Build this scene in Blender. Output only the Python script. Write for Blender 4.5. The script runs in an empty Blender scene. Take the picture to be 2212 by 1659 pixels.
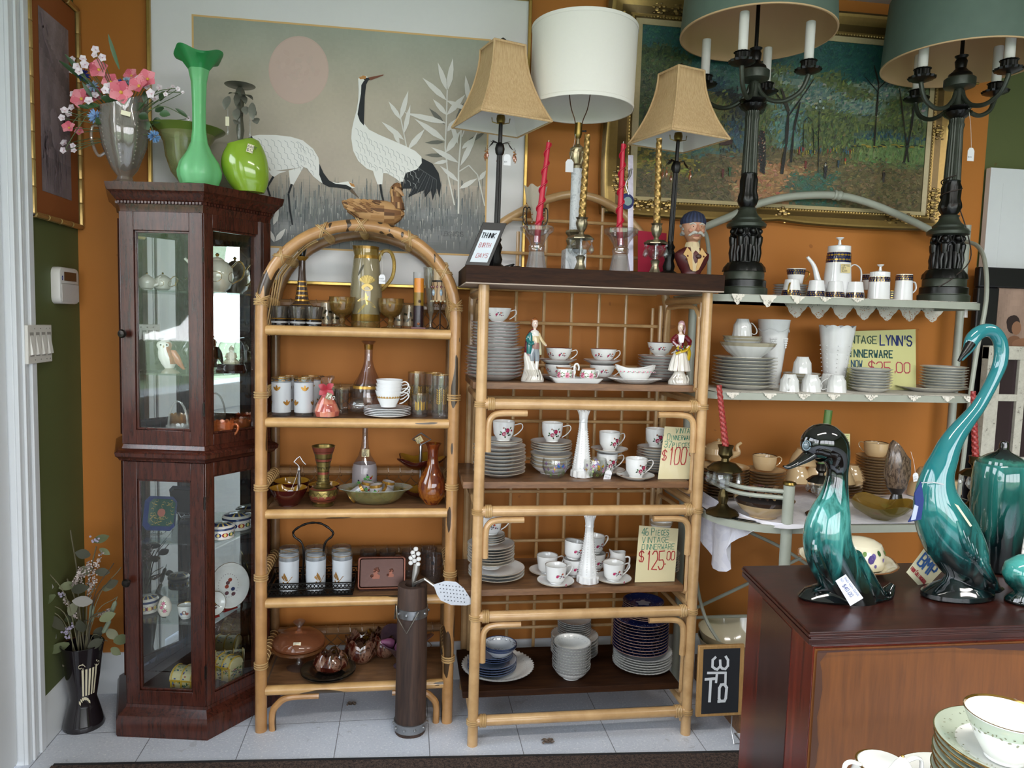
import bpy,math,random
from math import sin,cos,pi,radians,sqrt
from mathutils import Vector,Matrix
random.seed(7)
SC=bpy.context.scene
COL=SC.collection
# ---------------------------------------------------------------- camera
YAW,PITCH,ROLL,FPX,CAMZ=radians(8.2357),radians(4.8419),radians(-1.6652),1591.1,1.40
IW,IH=2212,1659
CF=Vector((sin(YAW)*cos(PITCH),cos(YAW)*cos(PITCH),-sin(PITCH)))
_r=Vector((cos(YAW),-sin(YAW),0));_u=_r.cross(CF)
CR=_r*cos(ROLL)-_u*sin(ROLL)
CU=_r*sin(ROLL)+_u*cos(ROLL)
CP=Vector((0,0,CAMZ))
cd=bpy.data.cameras.new('camera');cam=bpy.data.objects.new('camera',cd);COL.objects.link(cam)
cd.sensor_width=36;cd.lens=FPX*36/IW;cd.clip_start=.05;cd.clip_end=200
cam.matrix_world=Matrix(((CR.x,CU.x,-CF.x,0),(CR.y,CU.y,-CF.y,0),(CR.z,CU.z,-CF.z,CAMZ),(0,0,0,1)))
SC.camera=cam
SC.view_settings.view_transform='Standard';SC.view_settings.look='None'
SC.view_settings.gamma=1;SC.view_settings.use_curve_mapping=False
SC.view_settings.exposure=0.0
SC.cycles.max_bounces=9;SC.cycles.diffuse_bounces=4;SC.cycles.glossy_bounces=4
SC.cycles.transmission_bounces=8;SC.cycles.transparent_max_bounces=24
SC.cycles.caustics_reflective=False;SC.cycles.caustics_refractive=False
SC.cycles.sample_clamp_indirect=4
# measuring helpers: where a sight line meets a plane, and where a column meets a shelf line
def at(px,py,Y):
 d=CF+CR*((px-IW/2)/FPX)-CU*((py-IH/2)/FPX)
 return CP+d*(Y/d.y)
def atz(px,py,Z):
 d=CF+CR*((px-IW/2)/FPX)-CU*((py-IH/2)/FPX)
 return CP+d*((Z-CAMZ)/d.z)
def atx(px,py,X):
 d=CF+CR*((px-IW/2)/FPX)-CU*((py-IH/2)/FPX)
 return CP+d*(X/d.x)
def pix(P):
 d=Vector(P)-CP;z=d.dot(CF)
 return IW/2+FPX*d.dot(CR)/z,IH/2-FPX*d.dot(CU)/z
def onx(px,Y,z):
 x=0.0
 for _ in range(6):
  a=pix((x,Y,z))[0];b=pix((x+.01,Y,z))[0]
  x+=(px-a)/(b-a)*.01
 return x
def zat(px,py,Y):return at(px,py,Y).z
def K(px,Y):
 return(at(px,830,Y)-CP).dot(CF)/FPX
# ---------------------------------------------------------------- colour and materials
def L(h):
 if not isinstance(h,int):return tuple(h[:3])
 r=[]
 for s in(16,8,0):
  c=((h>>s)&255)/255
  r.append(c/12.92 if c<=.04045 else((c+.055)/1.055)**2.4)
 return tuple(r)
MATS={}
class NT:
 def __init__(s,name):
  s.m=bpy.data.materials.new(name);s.m.use_nodes=True
  s.t=s.m.node_tree;s.t.nodes.clear();s.out=s.t.nodes.new('ShaderNodeOutputMaterial')
 def n(s,kind,**k):
  o=s.t.nodes.new('ShaderNode'+kind)
  for a,v in k.items():
   if a in o.inputs.keys()or a.replace('_',' ')in o.inputs.keys():
    nm=a if a in o.inputs.keys()else a.replace('_',' ')
    s.set(o.inputs[nm],v)
   else:setattr(o,a,v)
  return o
 def set(s,inp,v):
  if isinstance(v,bpy.types.NodeSocket):s.t.links.new(v,inp)
  elif isinstance(v,int)and inp.type=='RGBA':inp.default_value=(*L(v),1)
  elif isinstance(v,tuple)and inp.type=='RGBA' and len(v)==3:inp.default_value=(*v,1)
  else:inp.default_value=v
 def ramp(s,fac,stops):
  r=s.n('ValToRGB');s.set(r.inputs[0],fac);e=r.color_ramp.elements
  while len(e)<len(stops):e.new(.5)
  for i,(p,c)in enumerate(stops):e[i].position=p;e[i].color=(*L(c),1)
  return r.outputs[0]
 def coord(s,kind='Object',scale=(1,1,1),rot=(0,0,0)):
  c=s.n('TexCoord');m=s.n('Mapping');s.t.links.new(c.outputs[kind],m.inputs[0])
  m.inputs['Scale'].default_value=scale;m.inputs['Rotation'].default_value=rot
  return m.outputs[0]
 def noise(s,vec,scale,detail=3,rough=.5,dist=0):
  o=s.n('TexNoise',Scale=float(scale),Detail=float(detail),Roughness=rough,Distortion=float(dist));s.t.links.new(vec,o.inputs['Vector'])
  return o.outputs[0]
 def mix(s,f,a,b,kind='MIX'):
  o=s.n('Mix',data_type='RGBA',blend_type=kind)
  s.set(o.inputs[0],f);s.set(o.inputs[6],a);s.set(o.inputs[7],b);return o.outputs[2]
 def math(s,op,a,b=0.0,clamp=False):
  o=s.n('Math',operation=op,use_clamp=clamp);s.set(o.inputs[0],a);s.set(o.inputs[1],b);return o.outputs[0]
 def bump(s,h,strength=.3,dist=.002):
  o=s.n('Bump');o.inputs['Strength'].default_value=strength;o.inputs['Distance'].default_value=dist
  s.t.links.new(h,o.inputs['Height']);return o.outputs[0]
 def bsdf(s,col,rough=.5,metal=0.0,normal=None,**k):
  b=s.n('BsdfPrincipled');s.set(b.inputs['Base Color'],col);s.set(b.inputs['Roughness'],rough);s.set(b.inputs['Metallic'],metal)
  if normal is not None:s.t.links.new(normal,b.inputs['Normal'])
  for a,v in k.items():s.set(b.inputs[a.replace('_',' ')],v)
  s.t.links.new(b.outputs[0],s.out.inputs[0]);return b
def plain(name,col,rough=.5,metal=0.0,var=.12,scale=30,bump=0.0,**k):
 if name in MATS:return MATS[name]
 t=NT(name);v=t.coord();nz=t.noise(v,scale,4)
 c=t.mix(t.math('MULTIPLY',nz,var*2),col,tuple(x*.55 for x in L(col)))
 t.bsdf(c,rough,metal,t.bump(nz,bump)if bump else None,**k)
 MATS[name]=t.m;return t.m
def attr(name,rough=.15,coat=0.0,bump=0.0,scale=60,var=.06,spec=.5,sub=0.0,nscale=(1,1,1)):
# surface colour carried by the mesh; alpha of the colour says how metallic that patch is
 t=NT(name);a=t.n('Attribute',attribute_name='col');v=t.coord(scale=nscale);nz=t.noise(v,scale,3)
 c=t.mix(t.math('MULTIPLY',nz,var),a.outputs['Color'],(0.02,.02,.02))
 k={'Coat_Weight':coat,'Specular_IOR_Level':spec}
 if sub:k['Subsurface_Weight']=sub;k['Subsurface_Scale']=.01
 b=t.bsdf(c,rough,a.outputs['Alpha'],t.bump(nz,bump)if bump else None,**k)
 MATS[name]=t.m;return t.m
GLAZE=attr('glazed_ceramic',.12,.3,spec=.6)
SATIN=attr('satin_paint',.38,bump=.05)
MATTE=attr('matte_paint',.75,bump=.1)
CANVAS=attr('oil_canvas',.5,bump=.5,scale=160,nscale=(1,1,1))
PAPER=attr('paper',.8,var=.03)
METAL=attr('worked_metal',.3,bump=.15,scale=90,var=.25)
def glassmat(name,edge=.16,thick=.0,rough=.02,haze=.0):
# thin-walled glass: tinted see-through, mirror-like towards grazing; alpha of the mesh colour is how opaque (gilt, frosted) a patch is
 t=NT(name);a=t.n('Attribute',attribute_name='col')
 gm=t.n('Gamma',Gamma=.55);t.t.links.new(a.outputs['Color'],gm.inputs[0]);alp=t.math('MULTIPLY',t.math('POWER',a.outputs['Alpha'],1.7),1.05,clamp=True)
 lw=t.n('LayerWeight',Blend=.5)
 dark=lw.outputs['Facing']
 tint=t.mix(t.math('MULTIPLY',t.math('POWER',dark,3.0),.75),gm.outputs[0],t.mix(.6,gm.outputs[0],(.02,.02,.02),'MULTIPLY'))
 tr=t.n('BsdfTransparent');t.set(tr.inputs[0],tint)
 gl=t.n('BsdfGlossy');gl.inputs['Roughness'].default_value=rough;gl.inputs['Color'].default_value=(1,1,1,1)
 f=t.math('ADD',t.math('MULTIPLY',t.math('POWER',dark,4.0),.6),.035+edge*.12,clamp=True)
 m=t.n('MixShader');t.set(m.inputs[0],f);t.t.links.new(tr.outputs[0],m.inputs[1]);t.t.links.new(gl.outputs[0],m.inputs[2])
 p=t.n('BsdfPrincipled');t.set(p.inputs['Base Color'],a.outputs['Color']);p.inputs['Roughness'].default_value=.25;sp_=t.n('SeparateColor');t.t.links.new(a.outputs['Color'],sp_.inputs[0]);t.set(p.inputs['Metallic'],t.math('MULTIPLY',t.math('SUBTRACT',t.math('DIVIDE',t.math('SUBTRACT',sp_.outputs[0],sp_.outputs[2]),t.math('ADD',sp_.outputs[0],.01)),.55,clamp=True),2.5*thick,clamp=True))
 m2=t.n('MixShader');t.set(m2.inputs[0],alp);t.t.links.new(m.outputs[0],m2.inputs[1]);t.t.links.new(p.outputs[0],m2.inputs[2])
 t.t.links.new(m2.outputs[0],t.out.inputs[0]);MATS[name]=t.m;return t.m
GLASS=glassmat('thin_glass')
GILT=glassmat('gilded_glass',thick=.7)
FILM=glassmat('clear_film',edge=-.25,rough=.08)
def woodmat(name,c1,c2,scale=(1,1,14),rough=.3,ns=6,bump=.05,coat=.2,dist=.6,spec=.5):
 t=NT(name);v=t.coord(scale=scale);a=t.noise(v,ns,6,.6,dist);b=t.noise(v,ns*5,3)
 c=t.ramp(t.math('ADD',t.math('MULTIPLY',a,.75),t.math('MULTIPLY',b,.25)),[(.33,c1),(.66,c2)])
 t.bsdf(c,rough,0.0,t.bump(b,bump,.001),Coat_Weight=coat,Coat_Roughness=.2,Specular_IOR_Level=spec);MATS[name]=t.m;return t.m
CHERRY=woodmat('cherry_wood',0x26110C,0x50261A,(14,14,1.6),.27)
WALNUT=woodmat('walnut_board',0x1C0D08,0x38200F,(1.4,12,12),.6,coat=0.0,spec=.15)
SHELFW=woodmat('brown_shelf',0x5E4028,0x86603F,(1.6,9,9),.55)
def bamboomat(name,c1,c2,marks,sc=(1,1,1)):
 t=NT(name);v=t.coord(scale=sc);a=t.noise(v,16,4,.6);b=t.noise(t.coord(scale=(60*sc[0],60*sc[1],60*sc[2])),1,2)
 c=t.ramp(a,[(.3,c1),(.7,c2)])
 c=t.mix(t.math('MULTIPLY',b,.25),c,L(c1))
 if marks:
  s=t.noise(t.coord(scale=marks),9,1.5,.4)
  c=t.mix(t.math('MULTIPLY',t.math('GREATER_THAN',s,.64),.9),c,0x17120E)
 t.bsdf(c,.32,0.0,t.bump(a,.1),Coat_Weight=.3);MATS[name]=t.m;return t.m
BAM_V=bamboomat('bamboo_upright',0x9C7144,0xBC8E5A,(3.2,3.2,.55))
BAM_H=bamboomat('bamboo_rail',0xAD8450,0xCBA26A,(.5,3.2,3.2))
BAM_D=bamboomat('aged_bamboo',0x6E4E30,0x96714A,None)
RAT=bamboomat('rattan_pole',0xB08A5C,0xCDA777,None)
CANE=bamboomat('cane_binding',0xA5804F,0xCBAA78,None)
BLACK=plain('black_metal',0x12110F,.42,.3)
RACKP=plain('aged_grey_enamel',0xA9ADA0,.42,.0,var=.22,scale=24)
WHITE=plain('white_gloss_paint',0xDDE0E2,.35,var=.05)
MARBLE=None
# ---------------------------------------------------------------- meshes
class MB:
 def __init__(s):s.v=[];s.f=[];s.c=[]
 def face(s,idx,c=None):s.f.append(tuple(idx));s.c.append(c)
 def ring(s,pts):i=len(s.v);s.v+=[tuple(p)for p in pts];return list(range(i,i+len(pts)))
 def poly(s,pts,c=None):s.face(s.ring(pts),c);return s
 def join(s,o,M=None):
  n=len(s.v);s.v+=[tuple(M@Vector(p))if M else p for p in o.v]
  s.f+=[tuple(i+n for i in f)for f in o.f];s.c+=o.c;return s
 def skin(s,rings,c=None,closed=True,cap0=True,cap1=True,cf=None):
  for k in range(len(rings)-1):
   a,b=rings[k],rings[k+1];n=len(a)
   cc=cf(k)if cf else c
   for i in range(n if closed else n-1):
    j=(i+1)%n
    s.face((a[i],a[j],b[j],b[i]),cc[i]if isinstance(cc,list)else cc)
  if cap0:s.face(list(reversed(rings[0])),cf(0)if cf and not isinstance(cf(0),list)else c)
  if cap1:s.face(rings[-1],cf(len(rings)-2)if cf and not isinstance(cf(len(rings)-2),list)else c)
  return s
 def lathe(s,prof,k=1.0,seg=28,c=None,bands=(),cx=0,cy=0,z=0,wave=None,sx=1,sy=1,cfun=None,caps=True):
# prof: (radius, height) pairs times k; bands: (from index, to index, colour) along the profile
  rings=[]
  for q,(r,h)in enumerate(prof):
   pts=[]
   for i in range(seg):
    a=2*pi*i/seg;rr,hh=r*k,h*k
    if wave:
     w=wave(a,q,r,h);rr*=w[0];hh+=w[1]*k
    pts.append((cx+rr*cos(a)*sx,cy+rr*sin(a)*sy,z+hh))
   rings.append(s.ring(pts))
  def cf(q):
   cc=c
   for b in bands:
    if b[0]<=q<b[1]:cc=b[2]
   if cfun:
    return[cfun(2*pi*i/seg,q,cc)for i in range(seg)]
   return cc
  e_=len(prof)>3 and prof[0]!=prof[-1]and caps
  s.skin(rings,c,True,e_ and prof[0][0]>1e-6,e_ and prof[-1][0]>1e-6,cf)
  return s
 def box(s,x0,x1,y0,y1,z0,z1,c=None):
  a=s.ring([(x0,y0,z0),(x1,y0,z0),(x1,y1,z0),(x0,y1,z0)])
  b=s.ring([(x0,y0,z1),(x1,y0,z1),(x1,y1,z1),(x0,y1,z1)])
  return s.skin([a,b],c)
 def prism(s,pts,d,c=None):
  a=s.ring(pts);b=s.ring([Vector(p)+Vector(d)for p in pts]);return s.skin([a,b],c)
 def tube(s,pts,r,seg=8,c=None,closed=False,flat=1.0,cf=None,caps=True,up=None):
  P=[Vector(p)for p in pts];n=len(P);R=r if isinstance(r,(list,tuple))else[r]*n
  T=[]
  for i in range(n):
   a=P[(i-1)%n]if(closed or i)else P[0];b=P[(i+1)%n]if(closed or i<n-1)else P[-1]
   d=b-a;T.append(d.normalized()if d.length>1e-9 else Vector((0,0,1)))
  u=Vector(up)if up else(Vector((0,0,1))if abs(T[0].z)<.9 else Vector((0,1,0)))
  rings=[]
  nrm=(u-T[0]*u.dot(T[0])).normalized()
  for i in range(n):
   if i:
    nrm=(nrm-T[i]*nrm.dot(T[i]))
    nrm=nrm.normalized()if nrm.length>1e-6 else Vector((1,0,0))
   b=T[i].cross(nrm)
   rings.append(s.ring([P[i]+nrm*(R[i]*flat*cos(2*pi*j/seg))+b*(R[i]*sin(2*pi*j/seg))for j in range(seg)]))
  if closed:rings.append(rings[0])
  s.skin(rings,c,True,caps and not closed,caps and not closed,cf);return s
 def ball(s,c0,r,seg=12,c=None,sx=1,sy=1,sz=1):
  n=max(4,seg//2)
  return s.loft([((c0[0],c0[1],c0[2]+r*sz*-cos(pi*i/n)),max(1e-5,r*sx*sin(pi*i/n)),max(1e-5,r*sy*sin(pi*i/n)))for i in range(n+1)],seg,c)
 def loft(s,secs,seg=20,c=None,cf=None,tilt=None):
  rings=[]
  for q in secs:
   o=Vector(q[0]);t=q[3]if len(q)>3 else 0
   rings.append(s.ring([o+Vector((q[1]*cos(2*pi*i/seg)*cos(t),q[2]*sin(2*pi*i/seg),q[1]*cos(2*pi*i/seg)*sin(t)))for i in range(seg)]))
  return s.skin(rings,c,cf=cf)
 def grid(s,nu,nv,fn,c=None,cf=None,two=None):
  R=[s.ring([fn(i/nu,j/nv)for i in range(nu+1)])for j in range(nv+1)]
  for j in range(nv):
   for i in range(nu):
    s.face((R[j][i],R[j][i+1],R[j+1][i+1],R[j+1][i]),cf((i+.5)/nu,(j+.5)/nv)if cf else c)
  return s
 def build(s,name,mat,parent=None,smooth=35,bevel=0,sub=0,recalc=True):
  me=bpy.data.meshes.new(name);me.from_pydata(s.v,[],s.f)
  me.materials.append(mat)
  if any(c is not None for c in s.c):
   ca=me.color_attributes.new('col','FLOAT_COLOR','CORNER');buf=[]
   for f,c in zip(s.f,s.c):
    if c is None:q=(.5,.5,.5,0.0)
    elif isinstance(c,int):q=(*L(c),0.0)
    elif isinstance(c,tuple)and len(c)==2:q=(*L(c[0]),float(c[1]))
    elif len(c)==3:q=(*c,0.0)
    else:q=c
    buf+=list(q)*len(f)
   ca.data.foreach_set('color',buf)
  if recalc:
   import bmesh
   bm=bmesh.new();bm.from_mesh(me);bmesh.ops.recalc_face_normals(bm,faces=bm.faces);bm.to_mesh(me);bm.free()
  if smooth:
   me.polygons.foreach_set('use_smooth',[True]*len(me.polygons));me.set_sharp_from_angle(angle=radians(smooth))
  me.update()
  o=bpy.data.objects.new(name,me);COL.objects.link(o)
  if bevel:
   m=o.modifiers.new('bevel','BEVEL');m.width=bevel;m.segments=2;m.limit_method='ANGLE';m.angle_limit=radians(40)
  if sub:
   m=o.modifiers.new('sub','SUBSURF');m.levels=sub;m.render_levels=sub
  if parent:o.parent=parent
  return o
def tag(o,label,cat,group=None):
 o['label']=label;o['category']=cat
 if group:o['group']=group
 return o
def T(name,label,cat,loc,rz=0.0,group=None):
 o=bpy.data.objects.new(name,None);COL.objects.link(o);o.empty_display_size=.05
 o.location=loc;o.rotation_euler=(0,0,rz);return tag(o,label,cat,group)
def S(name,mb,mat,label,cat,loc=(0,0,0),rz=0.0,group=None,**k):
 o=mb.build(name,mat,**k);o.location=loc;o.rotation_euler=(0,0,rz);return tag(o,label,cat,group)
def st(o):o['kind']='structure';return o
def dup(o,loc=None,rz=None,label=None,parent=None,scale=None):
 c=o.copy();COL.objects.link(c)
 if parent:c.parent=parent
 if loc is not None:c.location=loc
 if rz is not None:c.rotation_euler=(0,0,rz)
 if scale is not None:c.scale=scale
 if label:c['label']=label
 for ch in o.children:dup(ch,parent=c)
 return c
def put(px,Y,z):return(onx(px,Y,z),Y,z)
def bez(p0,p1,p2,p3,n=10):
 r=[]
 for i in range(n+1):
  t=i/n;r.append(Vector(p0)*(1-t)**3+Vector(p1)*3*t*(1-t)**2+Vector(p2)*3*t*t*(1-t)+Vector(p3)*t**3)
 return r
def crom(P,n=6):
 P=[Vector(p)for p in P];Q=[P[0]*2-P[1]]+P+[P[-1]*2-P[-2]];r=[]
 for i in range(1,len(Q)-2):
  for k in range(n):
   t=k/n;a,b,c,d=Q[i-1:i+3]
   r.append(.5*((2*b)+(c-a)*t+(2*a-5*b+4*c-d)*t*t+(3*b-a-3*c+d)*t**3))
 return r+[P[-1]]
def cromf(R,n=6):
 return[v.x for v in crom([(q,0,0)for q in R],n)]
# ---- a hand-drawn stroke alphabet (grid 4 wide, 6 high)
GL={'A':'002640 0232','B':'00063645342303 0333424130 00','B2':'','C':'4536150411203041','D':'00063645413000','E':'40000646 0333','F':'000646 0333','G':'453615041120304233 23','H':'0006 4046 0343','I':'2026','J':'464130100102','K':'0006 460340','L':'060040','M':'0006234640','N':'00064046','O':'10010516364541301000','P':'0006364544330333','Q':'1001051636454130 2240','R':'0006364544330333 2340','S':'4536160504134332413010 01','T':'2026 0646','U':'0601103041 46','V':'062046','W':'0610233046','X':'0046 0640','Y':'062346 2320','Z':'06460040','0':'100105163645413010','1':'1526 2026','2':'0516364501 0040','3':'0516364533 3342413010 01','4':'360242 3036','5':'460603334241301001','6':'3616050110304142331302','7':'06461020','9':'431304051636454130','$':'45160504433241100 1 2026','.':'2021','!':'2627 2021',"'":'1614','-':'0343','/':'0046',' ':''}
GL['B']='000636454433 0333424130 0030';GL['U']='060110304146';GL['S']='453616050413334241301001';GL['$']='453616050413334241301001 2027';GL['2']='0516364543000040'.replace('0000','00');GL['I']='2026';GL['3']='051636454433 1333 3342413010 1001';GL['8']='130405163645443342413010010213'
def text(mb,s,o,ux,uy,h,c,w=.09,jit=.12,sp=1.35,up=None,seed=1,fit=None):
 f_=1.0
 if fit:f_=fit/(h/6*sum(2.6 if ch==' ' else(3.4+(sp if ch!='1' else .4)-(2 if ch in "I.!'" else 0))for ch in s))
 rnd=random.Random(seed);ux=Vector(ux).normalized();uy=Vector(uy).normalized();nn=ux.cross(uy)
 if up:nn=Vector(up)
 o=Vector(o)+nn*.0006;x=0;u=h/6
 for ch in s:
  hh=.72 if ch.islower()else 1.0
  for stv in GL.get(ch.upper(),'').split():
   P=[o+ux*f_*(x+int(stv[i])*u*.85*hh+rnd.uniform(-jit,jit)*u)+uy*(int(stv[i+1])*u*hh+rnd.uniform(-jit,jit)*u)for i in range(0,len(stv)-1,2)]
   for a,b in zip(P,P[1:]):
    d=b-a
    if d.length<1e-7:continue
    n2=nn.cross(d.normalized())*(w*h*.5);e=d.normalized()*(w*h*.35)
    mb.poly([a-n2-e,b-n2+e,b+n2+e,a+n2-e],c)
  x+=(4*u*.85*hh+u*(sp if ch!='1' else .4))if ch!=' ' else 2.6*u
  if ch in "I.!'":x-=2.0*u
 return x
# ---------------------------------------------------------------- world, daylight, added fill lamps
WB,WL,WR,WF,CEIL=2.787,-1.138,4.3,-3.2,2.69
w=bpy.data.worlds.new('world');SC.world=w;w.use_nodes=True;nt=w.node_tree;nt.nodes.clear()
_o=nt.nodes.new('ShaderNodeOutputWorld');_b=nt.nodes.new('ShaderNodeBackground');_g=nt.nodes.new('ShaderNodeTexCoord')
_s=nt.nodes.new('ShaderNodeSeparateXYZ');_r2=nt.nodes.new('ShaderNodeValToRGB')
nt.links.new(_g.outputs['Generated'],_s.inputs[0]);nt.links.new(_s.outputs['Z'],_r2.inputs[0]);nt.links.new(_r2.outputs[0],_b.inputs[0]);nt.links.new(_b.outputs[0],_o.inputs[0])
e=_r2.color_ramp.elements;e[0].position=0.0;e[0].color=(.98,.97,1.0,1);e[1].position=.7;e[1].color=(.78,.87,1.0,1)
_b.inputs['Strength'].default_value=9.4
def portal(loc,rot,sx,sy):
 l=bpy.data.lights.new('window_portal','AREA');l.shape='RECTANGLE';l.size=sx;l.size_y=sy;l.cycles.is_portal=True
 o=bpy.data.objects.new('window_portal',l);COL.objects.link(o);o.location=loc;o.rotation_euler=rot
portal((1.5,WF+.03,1.45),(radians(90),0,0),4.9,2.1)
portal((WL-.05,-.95,1.45),(radians(90),0,radians(-90)),3.5,2.1)
def fill_lamp(x,y,power,lab):  # unseen fixture added at the ceiling to fill the room with light
 t=T('fill_fixture',lab,'light',(x,y,CEIL-.07),group='added ceiling fill lamps')
 MB().box(-.6,.6,-.12,.12,0,.068).build('housing',WHITE,t)
 d=MB().box(-.57,.57,-.1,.1,-.02,-.002);m=plain('fill_diffuser',0xFFF6E8,.5)
 m.node_tree.nodes['Principled BSDF'].inputs['Emission Color'].default_value=(1,.93,.82,1)
 m.node_tree.nodes['Principled BSDF'].inputs['Emission Strength'].default_value=power/3.0
 d.build('diffuser',m,t)
 l=bpy.data.lights.new('fill_light','AREA');l.shape='RECTANGLE';l.size=1.1;l.size_y=.2;l.energy=power;l.color=(1,.95,.90)
 o=bpy.data.objects.new('fill_light',l);COL.objects.link(o);o.location=(x,y,CEIL-.10)
fill_lamp(.5,.35,22,'long white fill lamp added at the ceiling over the doormat');fill_lamp(2.4,.35,16,'long white fill lamp added at the ceiling over the foreground chest')
# ---------------------------------------------------------------- wall, floor and ceiling finishes
def wallpaint(name,c,d):
 t=NT(name);v=t.coord();a=t.noise(v,2.2,3);b=t.noise(v,160,2)
 col=t.ramp(a,[(.3,d),(.7,c)])
 sp=t.noise(v,26,1);col=t.mix(t.math('MULTIPLY',t.math('GREATER_THAN',sp,.80),.35),col,0x6B3A14)
 t.bsdf(col,.6,0.0,t.bump(b,.12,.001),Specular_IOR_Level=.3);MATS[name]=t.m;return t.m
ORANGE=wallpaint('orange_wall_paint',0xB87534,0xAF6D2A)
GREEN=wallpaint('olive_wall_paint',0x5C643C,0x555D36)
def floormat():
 t=NT('speckled_vinyl_tile');v=t.coord()
 mp=t.n('Mapping');t.t.links.new(v,mp.inputs[0]);mp.inputs['Location'].default_value=(.207/.3035+5*.0,-.25,0);mp.inputs['Scale'].default_value=(1/.3035,)*3
 s=t.n('SeparateXYZ');t.t.links.new(mp.outputs[0],s.inputs[0])
 def seam(o):
  f=t.math('FRACT',t.math('ADD',o,20.0));d=t.math('ABSOLUTE',t.math('SUBTRACT',f,.5));return t.math('GREATER_THAN',d,.4955)
 g=t.math('MAXIMUM',seam(s.outputs['X']),seam(s.outputs['Y']))
 a=t.noise(v,3,4);b=t.noise(v,130,2,.7)
 col=t.ramp(a,[(.3,0xC4C9D4),(.7,0xD6DAE4)])
 col=t.mix(t.math('MULTIPLY',t.math('GREATER_THAN',b,.6),.55),col,0xF0F2F6)
 col=t.mix(t.math('MULTIPLY',t.math('LESS_THAN',b,.36),.35),col,0x9EA2AC)
 dd=t.noise(v,5.5,6,.75);col=t.mix(t.math('MULTIPLY',t.math('GREATER_THAN',dd,.64),.22),col,0x6E6860)
 col=t.mix(t.math('MULTIPLY',g,.8),col,0x4E5054)
 t.bsdf(col,.38,0.0,t.bump(b,.1,.001));return t.m
FLOOR=floormat()
def matmat():
 t=NT('bristle_doormat');v=t.coord();a=t.noise(v,260,2,.7);b=t.noise(v,95,2)
 col=t.ramp(t.math('ADD',t.math('MULTIPLY',a,.6),t.math('MULTIPLY',b,.4)),[(.4,0x1B1513),(.6,0x5D4A40)])
 t.bsdf(col,.95,0.0,t.bump(a,1.0,.004));return t.m
st(MB().box(WL-.1,WR,WF,WB+.02,-.05,0).build('floor',FLOOR))
st(MB().box(WL-.1,WR,WF,WB+.1,CEIL,CEIL+.06).build('ceiling',plain('ceiling_paint',0xCFCBC4,.8,var=.05)))
XG=2.337
st(MB().box(WL-.1,XG,WB,WB+.1,0,CEIL).build('wall_back',ORANGE))
st(MB().box(XG,WR,WB+.004,WB+.1,0,CEIL).build('wall_back_right',GREEN))
st(MB().box(WR,WR+.1,WF,WB+.1,0,CEIL).build('wall_right',GREEN))
b=MB();b.box(WL-.12,WL,2.36,WB,0,CEIL);b.box(WL-.12,WL,.9,1.42,0,CEIL);b.box(WL-.12,WL,WF,-2.75,0,CEIL)
b.box(WL-.12,WL,1.42,2.36,2.45,CEIL);b.box(WL-.12,WL,-2.75,.9,2.5,CEIL);b.box(WL-.12,WL,-2.75,.9,0,.4)
st(b.build('wall_left',GREEN))
b=MB();b.box(WL-.12,WR,WF-.1,WF,2.5,CEIL);b.box(WL-.12,WR,WF-.1,WF,0,.4);b.box(WL-.12,-.95,WF-.1,WF,.4,2.5);b.box(3.95,WR,WF-.1,WF,.4,2.5)
st(b.build('wall_front',GREEN))
def baseb(name,p0,p1,nrm):
 prof=[(0,0),(.018,0),(.018,.095),(.013,.105),(.013,.12),(.007,.135),(.004,.145),(0,.148)]
 m=MB();a=m.ring([Vector(p0)+Vector(nrm)*q+Vector((0,0,h))for q,h in prof]);c=m.ring([Vector(p1)+Vector(nrm)*q+Vector((0,0,h))for q,h in prof])
 m.skin([a,c]);return st(m.build(name,WHITE))
baseb('baseboard_back',(WL+.02,WB,0),(WR,WB,0),(0,-1,0))
baseb('baseboard_left',(WL,2.43,0),(WL,WB,0),(1,0,0))
# door casing and door on the left, only its white edge in view
b=MB();b.box(WL-.0,WL+.012,2.335,2.43,0,2.52);b.box(WL+.012,WL+.02,2.36,2.372,0,2.52);b.box(WL+.012,WL+.022,2.40,2.43,0,2.52);b.box(WL+.012,WL+.016,2.38,2.39,0,2.52)
b.box(WL,WL+.02,1.32,1.42,0,2.52);b.box(WL,WL+.02,1.42,2.335,2.43,2.52);b.box(WL-.12,WL,2.335,2.36,0,2.45);b.box(WL-.12,WL,1.42,1.44,0,2.45)
st(b.build('trim_1',WHITE,bevel=.003))
d=st(MB().build('door_1',WHITE))
bpy.data.objects.remove(d)
d=MB();xx=WL-.055
d.box(xx,xx+.04,1.45,1.57,.01,2.43);d.box(xx,xx+.04,2.2,2.33,.01,2.43);d.box(xx,xx+.04,1.57,2.2,.01,.3);d.box(xx,xx+.04,1.57,2.2,2.3,2.43);d.box(xx,xx+.04,1.57,2.2,.95,1.07)
d=st(d.build('door_1',WHITE,bevel=.006))
g=MB().box(xx+.015,xx+.02,1.57,2.2,1.07,2.3,(.95,.98,.97,0)).build('pane',GLASS,d);MB().box(xx+.012,xx+.024,1.57,2.2,.3,.95).build('lower_panel',WHITE,d)
h_=MB().lathe([(0,0),(.012,0),(.012,.03),(.028,.045),(.03,.06),(.02,.075),(0,.078)],c=(0x9A8A5A,1)).build('door_handle',METAL,d)
h_.location=(xx+.04,1.5,1.0);h_.rotation_euler=(0,radians(90),0)
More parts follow.
